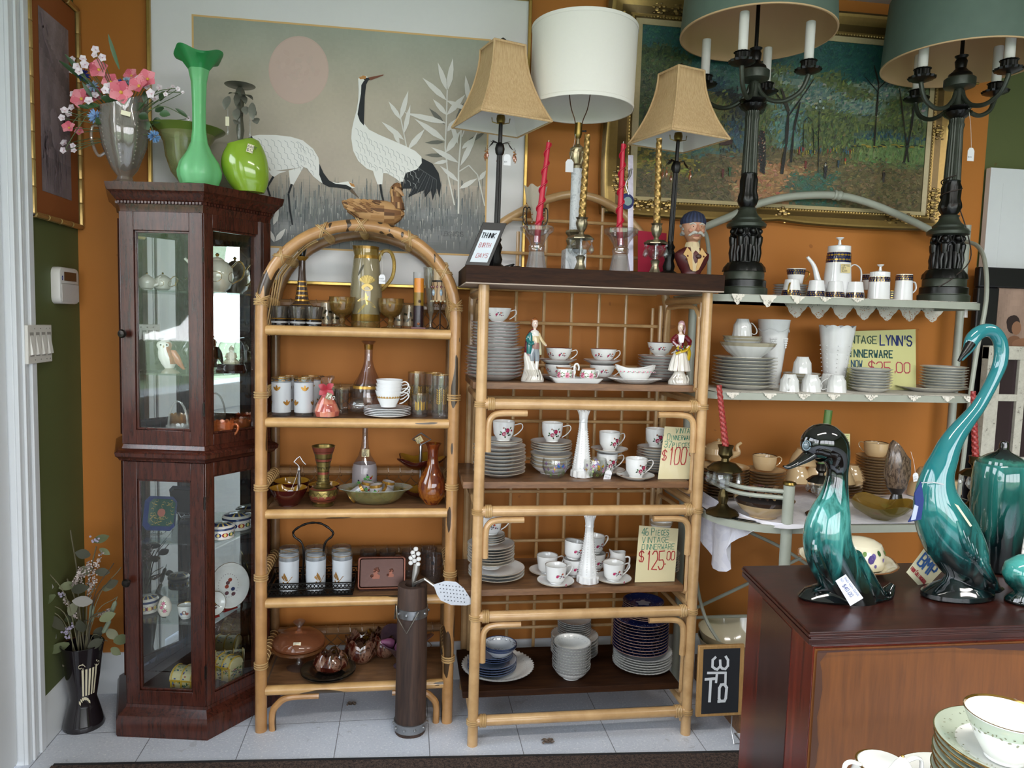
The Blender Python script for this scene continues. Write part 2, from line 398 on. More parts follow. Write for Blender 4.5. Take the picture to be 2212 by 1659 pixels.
def window(nm,p,along,n,wd):
 f=MB();g=MB()
 def bar(u0,u1,z0,z1,th=.05):
  if along=='x':f.box(p[0]+u0,p[0]+u1,p[1]-th,p[1],z0,z1)
  else:f.box(p[0]-th,p[0],p[1]+u0,p[1]+u1,z0,z1)
 bar(0,n*wd,.4,.46);bar(0,n*wd,2.44,2.5)
 for i in range(n+1):bar(i*wd-.035*(i>0),i*wd+.035,.4,2.5)
 o=st(f.build(nm,WHITE))
 if along=='x':g.box(p[0],p[0]+n*wd,p[1]-.03,p[1]-.026,.46,2.44,(.96,.98,.98,0))
 else:g.box(p[0]-.03,p[0]-.026,p[1],p[1]+n*wd,.46,2.44,(.96,.98,.98,0))
 g.build('pane',GLASS,o);return o
window('window_1',(-.95,WF,0),'x',4,1.225)
window('window_2',(WL,-2.75,0),'y',3,1.2167)
# painted lettering of the shop window, seen only in the cabinet mirror
yy=.1;LT=T('window_lettering','cream hand-painted opening hours on the shop window','lettering',(0,0,0))
for s_,z_,h_,dx in[('OPEN',1.78,.10,.1),('VINTAGE',1.58,.09,.0),('MARKET!',1.42,.09,.0),('10-5 PM',1.28,.07,.08)]:
 b=MB();text(b,s_,(WL-.022,yy-dx,z_),(0,-1,0),(0,0,1),h_,0xF4E9C8,.14);b.build('painted_word',PAPER,LT)
# outside: lawn, road, a hedge and the house opposite, for the mirror and the panes
def turf():
 t=NT('lawn');v=t.coord();a=t.noise(v,1.2,6,.7);t.bsdf(t.ramp(a,[(.35,0x5E6B4C),(.65,0x8C9A74)]),.9);return t.m
st(MB().box(-30,30,-30,WF-.12,-.3,-.12).build('ground_outside',turf()))
st(MB().box(-30,WL-.14,WF-.12,20,-.3,-.12).build('ground_outside_left',MATS.get('lawn')or turf()))
st(MB().box(-9,-5,-30,20,-.12,-.1).build('road',plain('asphalt',0x9A9C9C,.9,scale=12)))
# a house and trees across the road, for the mirror and the panes
t=T('house_opposite','pale house with a grey roof across the road','house',(-16,-6,-.1));MB().box(-3,3,-4,4,0,3.2).build('wall',plain('pale_siding',0xB9B6AC,.9),t)
m=MB();m.prism([(-3.3,-4.3,3.2),(3.3,-4.3,3.2),(0,-4.3,5.2)],(0,8.6,0));m.build('roof',plain('grey_shingle',0x55585A,.9),t)
for tx,ty,tr,lb in[(-10.5,-9.5,1.5,'leafy tree left of the house across the road'),(-11,-1.5,1.3,'leafy tree right of the house across the road'),(-12,3.5,1.7,'large leafy tree farther along the road')]:
 t=T('tree',lb,'tree',(tx,ty,-.1));MB().lathe([(.18,0),(.12,1.8),(.05,2.6),(0,2.7)],1,10).build('trunk',plain('bark',0x4A3C30,.9),t);m=MB();m.ball((0,0,2.7),tr,22,0x4E6238,1,1,1.05)
 m.v=[(a*(1+.16*sin(9*b+5*c)),b*(1+.16*sin(8*a+6*c)),c+.18*sin(7*a+9*b))for a,b,c in m.v];m.build('crown',MATTE,t)
# doormat
EY=lambda x:2.313-(x+.8)*.0619
m=MB();m.prism([(-1.05,1.5,.001),(1.9,1.5,.001),(1.9,EY(1.9)-.018,.001),(-1.05,EY(-1.05)-.018,.001)],(0,0,.010))
t=T('doormat','dark brown speckled bristle floor mat with a black rubber edge','mat',(0,0,0))
m.build('pile',matmat(),t)
m=MB();m.prism([(-1.05,EY(-1.05)-.018,.001),(1.9,EY(1.9)-.018,.001),(1.9,EY(1.9),.001),(-1.05,EY(-1.05),.001)],(0,0,.006));m.build('rubber_edge',plain('black_rubber',0x2B2C2F,.6),t)
# scraps on the tiles
for px,py,r,lab in[(759,1524,.013,'curled brown dead leaf on the tiles under the arched shelf'),(1183,1605,.016,'dirty scrap of lint on the tiles in front of the bamboo shelf')]:
 P=atz(px,py,0);m=MB();rn=random.Random(px)
 m.grid(6,6,lambda u,v:((u-.5)*2*r*(1+.4*sin(9*v)),(v-.5)*1.5*r,.004+.006*abs(sin(7*u+3*v))+.002*sin(20*v)),0x5E4F44)
 S('dead_leaf',m,MATTE,lab,'leaf',(P.x,P.y,0))
# ---------------------------------------------------------------- left wall: print, keypad, switches
def framed_left():
 y0,y1,z0,z1=2.44,2.772,1.682,2.405
 t=T('framed_print','narrow gilt bamboo framed crane print with brown mat on the green wall','picture',(WL+.002,(y0+y1)/2,z0))
 Y0,Y1,H=y0-(y0+y1)/2,y1-(y0+y1)/2,z1-z0
 m=MB();x=.012
 m.box(0,x,Y0+.01,Y1-.01,.01,H-.01,0x8F4E1E);m.build('mat_board',PAPER,t)
 f=MB()
 for a,b in[((.016,Y0,0),(.016,Y0,H)),((.016,Y1,0),(.016,Y1,H)),((.016,Y0,0),(.016,Y1,0)),((.016,Y0,H),(.016,Y1,H))]:
  A,B=Vector(a),Vector(b);n=max(3,int((B-A).length/.075))
  for i in range(n):
   p=A.lerp(B,i/n);q=A.lerp(B,(i+1)/n);d=(q-p).normalized()*.003
   f.tube([p,p+d,p+d*1.01,q-d,q],[.0075,.0105,.0095,.0095,.0078],8,(0xBFA063,.6))
   f.tube([p-d*.7,p+d*.7],.006,8,0x2A1A10)
 f.build('frame',METAL,t)
 p=MB();a0,a1,b0,b1=2.505-(y0+y1)/2,2.708-(y0+y1)/2,1.762-z0,2.315-z0;rn=random.Random(3)
 def cf(u,v):
  n=sin(u*9+v*4)*.5+sin(u*23-v*17)*.3+sin(v*31+u*5)*.3+rn.uniform(-.3,.3)
  k=.40+.10*n;k*=.75 if(.25<abs(v-.55)+.2*u<.35 or v<.2)else 1
  return(k*.62,k*.48,k*.50)
 p.grid(26,60,lambda u,v:(x+.001,a0+(a1-a0)*u,b0+(b1-b0)*v),None,cf)
 D=(.24,.18,.20)
 for yy,zz,r in[(.45,.38,.15),(.5,.32,.16),(.42,.44,.12)]:
  p.poly([(x+.0010+yy*.002,a0+(a1-a0)*(yy+r*cos(a)),b0+(b1-b0)*(zz+.4*r*sin(a)))for a in[i*.52 for i in range(12)]],(.30,.235,.25))
 Q=lambda u,v:(x+.0022,a0+(a1-a0)*u,b0+(b1-b0)*v)
 def ln(P,w,c=D):
  for(u0,v0),(u1,v1)in zip(P,P[1:]):
   du,dv=(u1-u0),(v1-v0)*2.7;l=sqrt(du*du+dv*dv)or 1;nx,ny=-dv/l*w*.8,du/l*w/3.2
   p.poly([Q(u0+nx,v0+ny),Q(u1+nx,v1+ny),Q(u1-nx,v1-ny),Q(u0-nx,v0-ny)],c)
 ln([(.45,.47),(.38,.56),(.28,.63),(.25,.67),(.32,.70)],.022);ln([(.32,.70),(.5,.65)],.012)
 ln([(.45,.3),(.42,.15),(.44,.08)],.012);ln([(.52,.3),(.55,.12)],.012);ln([(.6,.35),(.78,.46),(.74,.4)],.03)
 for i in range(26):
  u=rn.uniform(.05,.95);v=rn.uniform(.0,.15);ln([(u,v),(u+rn.uniform(-.1,.1),v+rn.uniform(.1,.25))],.008)
 ln([(.1,.98),(.15,.85),(.3,.8),(.42,.74)],.03);ln([(.12,.9),(.25,.93),(.3,.88)],.02)
 for i in range(12):ln([(rn.uniform(.0,.2),rn.uniform(.1,.45)),(rn.uniform(.0,.25),rn.uniform(.1,.45))],.01)
 p.build('print',PAPER,t,smooth=0)
framed_left()
def keypad():
 y0,y1,z0,z1=2.575,2.728,1.415,1.535;W_,H_=(y1-y0),z1-z0
 t=T('alarm_keypad','white rounded alarm keypad with a dark display on the green wall','keypad',(WL,(y0+y1)/2,(z0+z1)/2))
 def slab(w,h,r,xs,c):
  m=MB();rings=[]
  for x,s in xs:
   pts=[]
   for q,(sy,sz)in enumerate([(1,1),(-1,1),(-1,-1),(1,-1)]):
    for i in range(5):
     a=pi/2*q+pi/2*i/4;pts.append((x,(sy*(w/2-r)+r*cos(a))*s,(sz*(h/2-r)+r*sin(a))*s))
   rings.append(m.ring(pts))
  m.skin(rings,c);return m
 slab(W_*.93,H_,.022,[(.0,1),(.020,1.0),(.026,.97),(.028,.9)],0xD8D4CE).build('casing',SATIN,t)
 m=MB();m.box(.0282,.0290,-W_*.28,W_*.30,.016,.045,0x3A2418);m.build('display',GLAZE,t)
 m=MB();m.box(.0282,.0286,-W_*.43,W_*.43,.006,.0075,0x8E8A86);m.box(.0282,.0295,-W_*.40,W_*.40,-.052,.004,0xCFCBC6);m.build('flap',SATIN,t)
 m=MB();m.poly([(.0292,-W_*.37+.005*cos(a),.024+.008*sin(a))for a in[i*pi/8 for i in range(16)]],0x1B2A7A);m.poly([(.0293,-W_*.37+.002*cos(a),.024+.0035*sin(a))for a in[i*pi/4 for i in range(8)]],0xB8C2E8);m.build('badge',PAPER,t)
keypad()
def switches():
 t=T('switch_plate','ivory wall plate with four paddle switches beside the door casing','switch',(WL+.024,2.45,1.29))
 MB().box(-.022,.004,-.085,.065,-.058,.058,0xD9D5CC).build('plate',SATIN,t,bevel=.002)
 for i in range(4):
  y=-.063+i*.036
  m=MB();m.box(.004,.0048,y-.012,y+.012,-.036,.036,0x9A968E);m.build('surround',SATIN,t)
  a=MB();a.prism([(.004,y-.010,-.033),(.004,y-.010,.033),(.013,y-.010,-.030)],(0,.020,0),0xE2DED6);a.build('paddle',SATIN,t)
 for y in(-.045,-.009,.027,.05):
  for z in(-.047,.047):MB().box(.004,.0055,y-.002,y+.002,z-.002,z+.002,0x8C8880).build('screw',SATIN,t)
switches()
# ---------------------------------------------------------------- tall black floor vase with dried stems
def leaf(m,p,d,n,l,w,c,curl=.2,seg=5):
 d=Vector(d).normalized();n=Vector(n);s=d.cross(n)
 s=s.normalized()if s.length>1e-4 else Vector((1,0,0));n=s.cross(d)
 L0,R0,M0=[],[],[]
 for i in range(seg+1):
  t_=i/seg;q=Vector(p)+d*(l*t_)+n*(curl*l*sin(t_*2.2));ww=w*sin(pi*min(1,t_*.93+.05))**.8
  L0.append(q-s*ww+n*ww*.25);R0.append(q+s*ww+n*ww*.25);M0.append(q)
 a,b_,c_=m.ring(L0),m.ring(M0),m.ring(R0)
 for i in range(seg):
  m.face((a[i],b_[i],b_[i+1],a[i+1]),c);m.face((b_[i],c_[i],c_[i+1],b_[i+1]),c)
def floorvase():
 X,Y=-1.03,2.56;k=K(180,Y)
 X=onx(181,Y,0.05)
 t=T('floor_vase','tall black waisted floor vase with a cream column design','vase',(X,Y,0))
 H=.285
 prof=[(0,0),(.062,0),(.064,.006),(.060,.02),(.046,.075),(.040,.10),(.044,.125),(.053,.19),(.060,.25),(.066,H),(.064,H+.002),(.060,H),(.052,.18),(.038,.1),(0,.09)]
 m=MB();m.lathe(prof,1,36,0x1B1619)
 def R(z):
  for(r0,h0),(r1,h1)in zip(prof[3:],prof[4:10]):
   if h0<=z<=h1:return r0+(r1-r0)*(z-h0)/(h1-h0)+.0007
  return .06
 def sp(th,z):return(R(z)*cos(th),R(z)*sin(th),z)
 for i in range(5):
  a0=-1.25+i*.19
  for j in range(8):
   z0,z1=.12+j*.012,.12+(j+1)*.012
   m.poly([sp(a0,z0),sp(a0+.11,z0),sp(a0+.11,z1),sp(a0,z1)],0xCFC6A8)
 for i in range(7):
  a0=-1.5+i*.11;z0=.115-.004*(i-3)**2*.4
  m.poly([sp(a0,z0-.006),sp(a0+.13,z0-.012),sp(a0+.13,z0-.002),sp(a0,z0+.004)],0xCFC6A8)
 for(ca,cz,rr,s0)in[(-1.28,.226,.012,0),(-.33,.226,.012,pi)]:
  P=[(ca+(rr-.0012*i)*cos(s0+i*.7)/.055,cz+(rr-.0012*i)*sin(s0+i*.7))for i in range(9)]
  for(a,b),(c,d)in zip(P,P[1:]):m.poly([sp(a,b-.0015),sp(c,d-.0015),sp(c,d+.0015),sp(a,b+.0015)],0xCFC6A8)
 for z in(.233,.217):m.poly([sp(-1.2,z),sp(-.4,z),sp(-.4,z+.005),sp(-1.2,z+.005)],0xCFC6A8)
 m.build('vessel',GLAZE,t)
 b=T('dried_arrangement','dusty dried leaves, cattails and berry stems standing in the black floor vase','dried flowers',(X,Y,.1))
 rn=random.Random(5);O=Vector((X,Y,.1))
 def W(px,py,dy=0):return at(px,py,Y+dy)-O
 st_=MB();lf=MB();fl=MB();ct=MB();pd=MB()
 stems=[(208,1180),(205,1215),(95,1225),(145,1250),(135,1283),(252,1290),(205,1265),(240,1250),(262,1225),(152,1145),(182,1290),(232,1385),(170,1300),(120,1320),(88,1300),(215,1330),(190,1340),(62,1310),(225,1320),(246,1216)]
 for i,(px,py)in enumerate(stems):
  e=W(px,py,rn.uniform(-.04,.05));mdl=Vector((e.x*.35,e.y*.4,.12+e.z*.45));s0=Vector((rn.uniform(-.02,.02),rn.uniform(-.02,.02),0))
  st_.tube(crom([s0,mdl,e],6),.0014 if i%3 else .0022,5,[0x5C5640,0x3F3A2E,0x6F6B52][i%3])
 st_.build('stems',MATTE,b)
 for i,(px,py,ang,l,w_)in enumerate([(200,1170,20,.05,.018),(215,1185,-30,.04,.013),(195,1200,160,.045,.02),(200,1228,200,.05,.022),(205,1235,-10,.045,.018),(115,1270,150,.055,.02),(120,1285,220,.05,.018),(165,1262,190,.05,.018),(155,1275,10,.06,.02),(220,1272,10,.05,.015),(230,1268,30,.045,.018),(200,1300,170,.06,.022),(170,1330,200,.065,.02),(215,1340,20,.05,.02),(180,1365,100,.05,.02),(230,1360,-40,.05,.02),(140,1360,150,.09,.02),(120,1380,120,.1,.018),(245,1385,5,.05,.022),(240,1400,-30,.04,.016),(190,1400,30,.05,.02),(150,1330,60,.05,.02),(205,1380,60,.05,.02),(112,1310,230,.05,.02),(150,1390,200,.07,.02)]):
  p=W(px,py,rn.uniform(-.05,.04));a=radians(ang)
  leaf(lf,p,(cos(a),rn.uniform(-.3,.3),sin(a)),(0,-1,.4),l,w_*.8,[0x59603F,0x6E7353,0x3A3B2C,0x7A7A60,0x4B4A3A,0x8A8780][i%6],rn.uniform(-.2,.3))
 lf.build('leaves',MATTE,b)
 for(p0,p1,r)in[((95,1225),(112,1268),.012),((196,1215),(165,1270),.011),((222,1192),(188,1262),.008),((140,1295),(165,1335),.009),((205,1250),(192,1290),.01),((248,1312),(212,1330),.006),((176,1225),(160,1262),.008)]:
  A,B=W(*p0),W(*p1);fl=MB()
  for q in range(70):
   c=A.lerp(B,rn.random());fl.ball((c.x+rn.gauss(0,r*.5),c.y+rn.gauss(0,r*.5),c.z+rn.gauss(0,r*.5)),.0026,5,[0xB9AAA2,0x8C7E78,0xD0C4BE][q%3])
  fl.build('flower_spike',MATTE,b)
 for px,py in[(203,1165),(150,1360),(146,1372),(135,1283),(155,1355),(142,1365)]:
  fl=MB()
  for q in range(9):
   c=W(px,py);fl.ball((c.x+rn.gauss(0,.006),c.y+rn.gauss(0,.006),c.z+rn.gauss(0,.006)),.004,6,0xA9A0B4)
  fl.build('berry_cluster',MATTE,b)
 for p0,p1 in[((250,1298),(236,1335)),((238,1338),(222,1368)),((199,1305),(196,1345))]:
  A,B=W(*p0),W(*p1);d=(A-B);ct=MB()
  ct.tube([B,B+d*.06,B+d*.15,B+d*.85,B+d*.95,A,A+d*.25],[.002,.005,.0075,.0075,.005,.0015,.001],8,0x77806A);ct.build('cattail',MATTE,b)
 for px,py,r,c in[(160,1427,.022,0x4D2A30),(178,1425,.016,0x5A3038),(148,1436,.014,0x6A6350)]:
  q=W(px,py,-.03);pd=MB();pd.ball((q.x,q.y,q.z),r,10,c,1.5,.8,.45);pd.build('pod',MATTE,b)
floorvase()
# ---------------------------------------------------------------- shared makers
GOLD=(0xC9A24A,.9);GOLD2=(0xB58A3A,.75);CHR=(0xC8C8CC,1.0);BRASS=(0x8F7A42,1.0)
def circ(r,n=8,e=1.0,rot=0.0):return[(r*cos(a)*cos(rot)-r*e*sin(a)*sin(rot),r*cos(a)*sin(rot)+r*e*sin(a)*cos(rot))for a in[2*pi*i/n for i in range(n)]]
def patch(m,Rf,th,z,pts,c,off=.0006,cx=0,cy=0):
 q=[]
 for dx,dz in pts:
  R=Rf(z+dz)+off;a=th+dx/max(R,.004);q.append((cx+R*cos(a),cy+R*sin(a),z+dz))
 m.poly(q,c)
def interp(prof,k=1.0):
 def R(z):
  zz=z/k
  for(r0,h0),(r1,h1)in zip(prof,prof[1:]):
   if min(h0,h1)<=zz<=max(h0,h1)and h1!=h0:return(r0+(r1-r0)*(zz-h0)/(h1-h0))*k
  return prof[-1][0]*k
 return R
def spray(m,Rf,th,z,s,kind='rose',off=.0006):
 rn=random.Random(int(s*1e5)+int(abs(th)*100))
 if kind=='rose':
  for dx,dz,r in[(-.35,-.35,.42),(.25,.3,.42),(1.1,.25,.22),(-.5,.75,.18)]:
   patch(m,Rf,th,z,[(p[0]+dx*s,p[1]+dz*s)for p in circ(r*s,9)],0x8E1F3F if r>.2 else 0x8A5A4A,off)
   if r>.3:
    for k in range(5):
     a=k*1.26+dx;patch(m,Rf,th,z,[(p[0]+(dx+.2*cos(a))*s,p[1]+(dz+.2*sin(a))*s)for p in circ(.15*s,6,.6,a)],[0xC04468,0xA82C50,0xD0698A][k%3],off*1.6)
  for dx,dz,a in[(-1.05,-.45,.4),(-.95,-.05,2.2),(-.1,-.95,-1.2),(.5,-.6,-.6),(.35,-.2,.5),(.8,-.5,1.9),(.85,.75,1.0),(-.15,.55,1.8)]:
   patch(m,Rf,th,z,[(p[0]+dx*s,p[1]+dz*s)for p in circ(.24*s,7,.55,a)],[0x2E4A2C,0x4B6A44,0x1E3524][rn.randrange(3)],off*1.3)
 elif kind=='sprig':
  for k in range(7):
   dx,dz=rn.uniform(-1,1),rn.uniform(-.5,.5);patch(m,Rf,th,z,[(p[0]+dx*s,p[1]+dz*s)for p in circ(.2*s,6,.5,rn.uniform(0,3))],[0x3E4A48,0x5B6B62,0x35403F][k%3],off)
  for dx,dz,r,c in[(-.9,-.1,.3,0xB02F5C),(-.7,.1,.2,0xC25A7E),(.25,.35,.22,0xC0503A),(.55,-.3,.2,0x8C4560),(0,-.1,.2,0x6E5468)]:
   patch(m,Rf,th,z,[(p[0]+dx*s,p[1]+dz*s)for p in circ(r*s,7)],c,off*1.5)
 elif kind=='bigrose':
  patch(m,Rf,th,z,circ(s,12),0xC9587F,off)
  for k in range(7):
   a=k*.9;patch(m,Rf,th,z,[(p[0]+.5*s*cos(a),p[1]+.5*s*sin(a))for p in circ(.38*s,7,.6,a+1.5)],[0xE59DB4,0xB8325F,0xD97A98][k%3],off*1.5)
  patch(m,Rf,th,z,circ(.25*s,7),0x9C1F48,off*2)
  for dx,dz,a in[(-1.2,.5,2.6),(-1.2,-.2,3.3),(1.1,.7,.6),(.2,1.2,1.5),(-.9,1.0,2.2),(1.2,-.5,-.4)]:
   patch(m,Rf,th,z,[(p[0]+dx*s,p[1]+dz*s)for p in circ(.42*s,7,.45,a)],[0x5C7F4A,0x87A06A][int(dx*10)%2],off)
 elif kind=='rosebud':
  patch(m,Rf,th,z,circ(s,7),0xC4557A,off);patch(m,Rf,th,z,circ(s*.45,6),0x9C2650,off*1.6)
  for dx in(-1.6,1.6):patch(m,Rf,th,z,[(p[0]+dx*s,p[1]-.3*s)for p in circ(.6*s,6,.5,.5)],0x7FA08A,off)
def plate(R,h=.018,c=0xE6E6E2,rim=None,inner=None,seg=48,wave=None,th=.004,rimw=.0015,well=None):
 seg=160 if wave and wave.__name__=='fl' else seg;m=MB();p=[(R*.52,0),(R*.58,.0005),(R*.94,h-.003),(R,h-.0008),(R,h+.0006),(R-rimw,h+.0008),(R*.9,h-.0015),(R*.72,h*.42),(R*.64,th+.0008),(R*.55,th),(0,th)]
 b=[]
 if rim:b.append((3,5,rim))
 if inner:b.append((5,7,inner))
 if well:b.append((8,10,well))
 m.lathe(p,1,seg,c,b,wave=wave);return m
def flute(n,amp,top=0.0):
 def fl(a,q,r,h):return(1+amp*cos(n*a)*(1 if q in(3,4,5,6,2)else .3),top*cos(n*a)if q in(3,4,5)else 0)
 return fl
def bowl(R,H,c=0xE6E6E2,rim=None,foot=.5,seg=40,wave=None,inner=None,t=.0025):
 seg=144 if wave and wave.__name__=='fl' else seg;m=MB();p=[(R*foot*.9,0),(R*foot,0),(R*foot,H*.06),(R*.74,H*.38),(R*.93,H*.78),(R,H),(R-t*.5,H+.0005),(R-t*1.6,H-.001),(R*.9-t,H*.74),(R*.70,H*.38),(R*foot*.8,H*.14),(0,H*.12)]
 b=[]
 if rim:b.append((4,7,rim))
 if inner:b.append((7,9,inner))
 m.lathe(p,1,seg,c,b,wave=wave);return m
def handle(m,x0,z0,z1,out,r=.003,c=0xE6E6E2,flat=1.0,kind='ear',seg=8):
 if kind=='ear':P=crom([(x0,0,z1),(x0+out*.6,0,z1+out*.18),(x0+out,0,z1-out*.1),(x0+out*.9,0,z1-(z1-z0)*.45),(x0+out*.35,0,z0+(z1-z0)*.12),(x0-.001,0,z0)],5)
 elif kind=='spur':P=crom([(x0,0,z1-.002),(x0+out*.8,0,z1+.003),(x0+out*.98,0,z1-out*.35),(x0+out*.55,0,z0+(z1-z0)*.3),(x0-.001,0,z0)],5)
 else:P=crom([(x0,0,z1),(x0+out,0,z1-(z1-z0)*.15),(x0+out,0,z0+(z1-z0)*.2),(x0,0,z0)],6)
 m.tube(P,r,seg,c,flat=flat);return m
def cup(label,loc,rz,rt,rb,h,col=0xE8E8E5,rim=None,deco=None,foot=True,hk='ear',hout=.026,group=None,inner=None,name='teacup',inv=False,bands=(),hc=None,prof=None,wave=None,seg=30,cat='cup',mat=None,flat=.6):
 t=T(name,label,cat,loc,rz,group)
 m=MB();P=prof or([(rb*.8,0),(rb*.86,0),(rb*.84,h*.05),(rb,h*.10),(rb+(rt-rb)*.45,h*.3),(rb+(rt-rb)*.8,h*.6),(rt,h)]if foot else[(rb*.9,0),(rb,.002),(rb+(rt-rb)*.35,h*.3),(rb+(rt-rb)*.7,h*.65),(rt,h)])
 n=len(P);q=[(rt-.0012,h+.0004),(rt-.0026,h-.002),(P[-2][0]-.003,P[-2][1]),(P[-3][0]-.003,max(P[-3][1],h*.15)),(0,h*.12)]
 b=[(n-1,n+1,rim)]if rim else[]
 if rim:b.append((n-2,n-1,rim))if False else None
 m.lathe(P+q,1,seg,col,b+list(bands),wave=wave)
 Rf=interp(P)
 if deco:deco(m,Rf)
 body=m.build('body',mat or GLAZE,t)
 if hk:
  hm=MB();handle(hm,Rf(h*.72)-.001,h*.22,h*.82,hout,.0032,hc or col,flat,hk);ho=hm.build('handle',mat or GLAZE,t)
 if inv:
  for ch in t.children:ch.rotation_euler=(pi,0,0);ch.location=(0,0,h+.0005)
 return t
def stack(n,mk,name,labels,group,cat,px,Y,z,dz,mat=None,rn=None,jit=.0012,tilt=0,rz=0):
# n pieces, one on the other; first is made, the others are linked copies
 x,y,_=put(px,Y,z);o=None;last=z;R=random.Random(n+int(px))
 for i in range(n):
  lab=labels(i,n)
  if o is None:o=S(name,mk,mat or GLAZE,lab,cat,(x,y,z),rz,group);c=o
  else:c=dup(o,(x+R.uniform(-jit,jit),y+R.uniform(-jit,jit),z+i*dz),rz+R.uniform(-.2,.2),lab)
 return x,y,z+n*dz
ORD=['bottom','second','third','fourth','fifth','sixth','seventh','eighth','ninth','tenth','eleventh','twelfth','thirteenth']
def lad(what):
 def f(i,n):
  if n==1:return what
  if i==n-1:return what+', topmost of its stack'
  if i==0:return what+', lowest of its stack'
  return what+', %s from the bottom'%ORD[i]
 return f
def price_tag(parent,P,s=.028,string=None,txt=('',''),rot=0.0,yaw=0.0,c=0xE9E9EC,h=None):
 h=h or s*1.5;m=MB();R=Matrix.Rotation(yaw,3,'Z')@Matrix.Rotation(rot,3,'Y')
 pts=[(-s/2,0,-h),(s/2,0,-h),(s/2,0,-h*.22),(s*.25,0,0),(-s*.25,0,0),(-s/2,0,-h*.22)]
 m.prism([Vector(P)+R@Vector(p)for p in pts],R@Vector((0,.0006,0)),c)
 for i,tx in enumerate(txt):
  if tx:text(m,tx,Vector(P)+R@Vector((-s*.42,-.0003,-h*(.5+.26*i))),R@Vector((1,0,0)),R@Vector((0,0,1)),s*.18,0x3A4048,.1,seed=i,up=R@Vector((0,-1,0)))
 o=m.build('price_tag',PAPER,parent,smooth=0)
 if string:
  m=MB();A=Vector(P);B=Vector(string);m.tube(crom([A+R@Vector((0,0,-.003)),A.lerp(B,.5)+Vector((.003,0,0)),B],4),.0006,4,0xE8E4DC);m.build('tag_string',PAPER,parent)
 return o
def sticker(parent,P,w_,h_,nrm=(0,-1,0),rot=0.0,txt=(),c=0xEDE6C8,tc=0x3A4048):
 n=Vector(nrm).normalized();ux=Vector((0,0,1)).cross(n).normalized()if abs(n.z)<.95 else Vector((1,0,0));uy=n.cross(ux)
 ux,uy=ux*cos(rot)+uy*sin(rot),uy*cos(rot)-ux*sin(rot)
 m=MB();P=Vector(P);m.prism([P+ux*a*w_/2+uy*b_*h_/2 for a,b_ in((-1,-1),(1,-1),(1,1),(-1,1))],n*.0005,c)
 hh=h_/(len(txt)*1.45+.3)if txt else 0
 for i,tx in enumerate(txt):text(m,tx,P-ux*w_*.43+uy*(h_*.5-hh*1.4*(i+1))+n*.0004,ux,uy,hh,tc,.12,seed=i+3,up=n)
 return m.build('sticker',PAPER,parent,smooth=0)
def helix(p0,p1,r,turns,n=80,ph=0):
 A,B=Vector(p0),Vector(p1);d=(B-A).normalized();u=d.cross(Vector((0,1,0))).normalized();v=d.cross(u)
 return[A.lerp(B,i/n)+(u*cos(ph+2*pi*turns*i/n)+v*sin(ph+2*pi*turns*i/n))*(r(i/n)if callable(r)else r)for i in range(n+1)]
def rope_candle(m,p0,p1,r,turns,c,c2=None,ns=12,nz=60,amp=.18):
 A,B=Vector(p0),Vector(p1);d=(B-A).normalized();u=d.cross(Vector((0,1,0))).normalized();v=d.cross(u);rings=[]
 for i in range(nz+1):
  t_=i/nz;rr0=r*(1-.25*t_)
  rings.append(m.ring([A.lerp(B,t_)+(u*cos(a)+v*sin(a))*rr0*(1-amp+amp*abs(cos(1.0*a*1.5+pi*turns*t_))*1.3)for a in[2*pi*j/ns for j in range(ns)]]))
 m.skin(rings,c,cf=(lambda q:[c if abs(cos(1.5*2*pi*(j+.5)/ns+pi*turns*q/nz))>.45 else(c2 or c)for j in range(ns)]));return m
# ---------------------------------------------------------------- corner curio cabinet
CX,CY,CRZ=onx(351,2.483,.80)+.003,2.466,radians(-10)
CA,CD=.142,.250;CANG=radians(61)
cz=lambda y:zat(350,y,2.44)
z_top,z_den,z_body1,z_w1,z_w0,z_pl,=cz(394)+.0,cz(432),cz(447),cz(966),cz(1004),cz(1537)
def outl(off,D=None):
 D=CD if D is None else D;B=CA+D/math.tan(CANG)
 return[(-(B+off/sin(CANG)),D),(-(CA+off*.554),-off),(CA+off*.554,-off),(B+off/sin(CANG),D)]
CUR=T('curio_cabinet','dark cherry curio cabinet with canted glass sides in the left corner','cabinet',(CX,CY,0),CRZ)
CM=Matrix.Translation((CX,CY,0))@Matrix.Rotation(CRZ,4,'Z')
def mould(prof,nm,caps=True):
 m=MB();rings=[m.ring([(x,y,z)for x,y in outl(o)])for o,z in prof];m.skin(rings,None,True,caps,caps);return m.build(nm,CHERRY,CUR,smooth=30)
mould([(.016,0),(.016,.004),(.018,.006),(.018,.055),(.014,.062),(.012,.07),(-.002,.080),(-.012,.088),(-.014,z_pl)],'plinth')
mould([(-.018,z_w0),(-.004,z_w0+.004),(.000,z_w0+.012),(.008,z_w0+.018),(.010,z_w0+.030),(.002,z_w0+.036),(-.012,z_w0+.042),(-.018,z_w1)],'waist_moulding')
mould([(-.018,z_body1-.01),(-.016,z_body1+.004),(-.012,z_body1+.010),(-.010,z_den),(-.004,z_den+.004),(.000,z_den+.010),(.008,z_den+.018),(.012,z_den+.024),(.020,z_den+.030),(.024,z_top-.008),(.026,z_top)],'cornice')
m=MB()
O=outl(-.012);dz0,dz1=z_body1+.012,z_den-.002
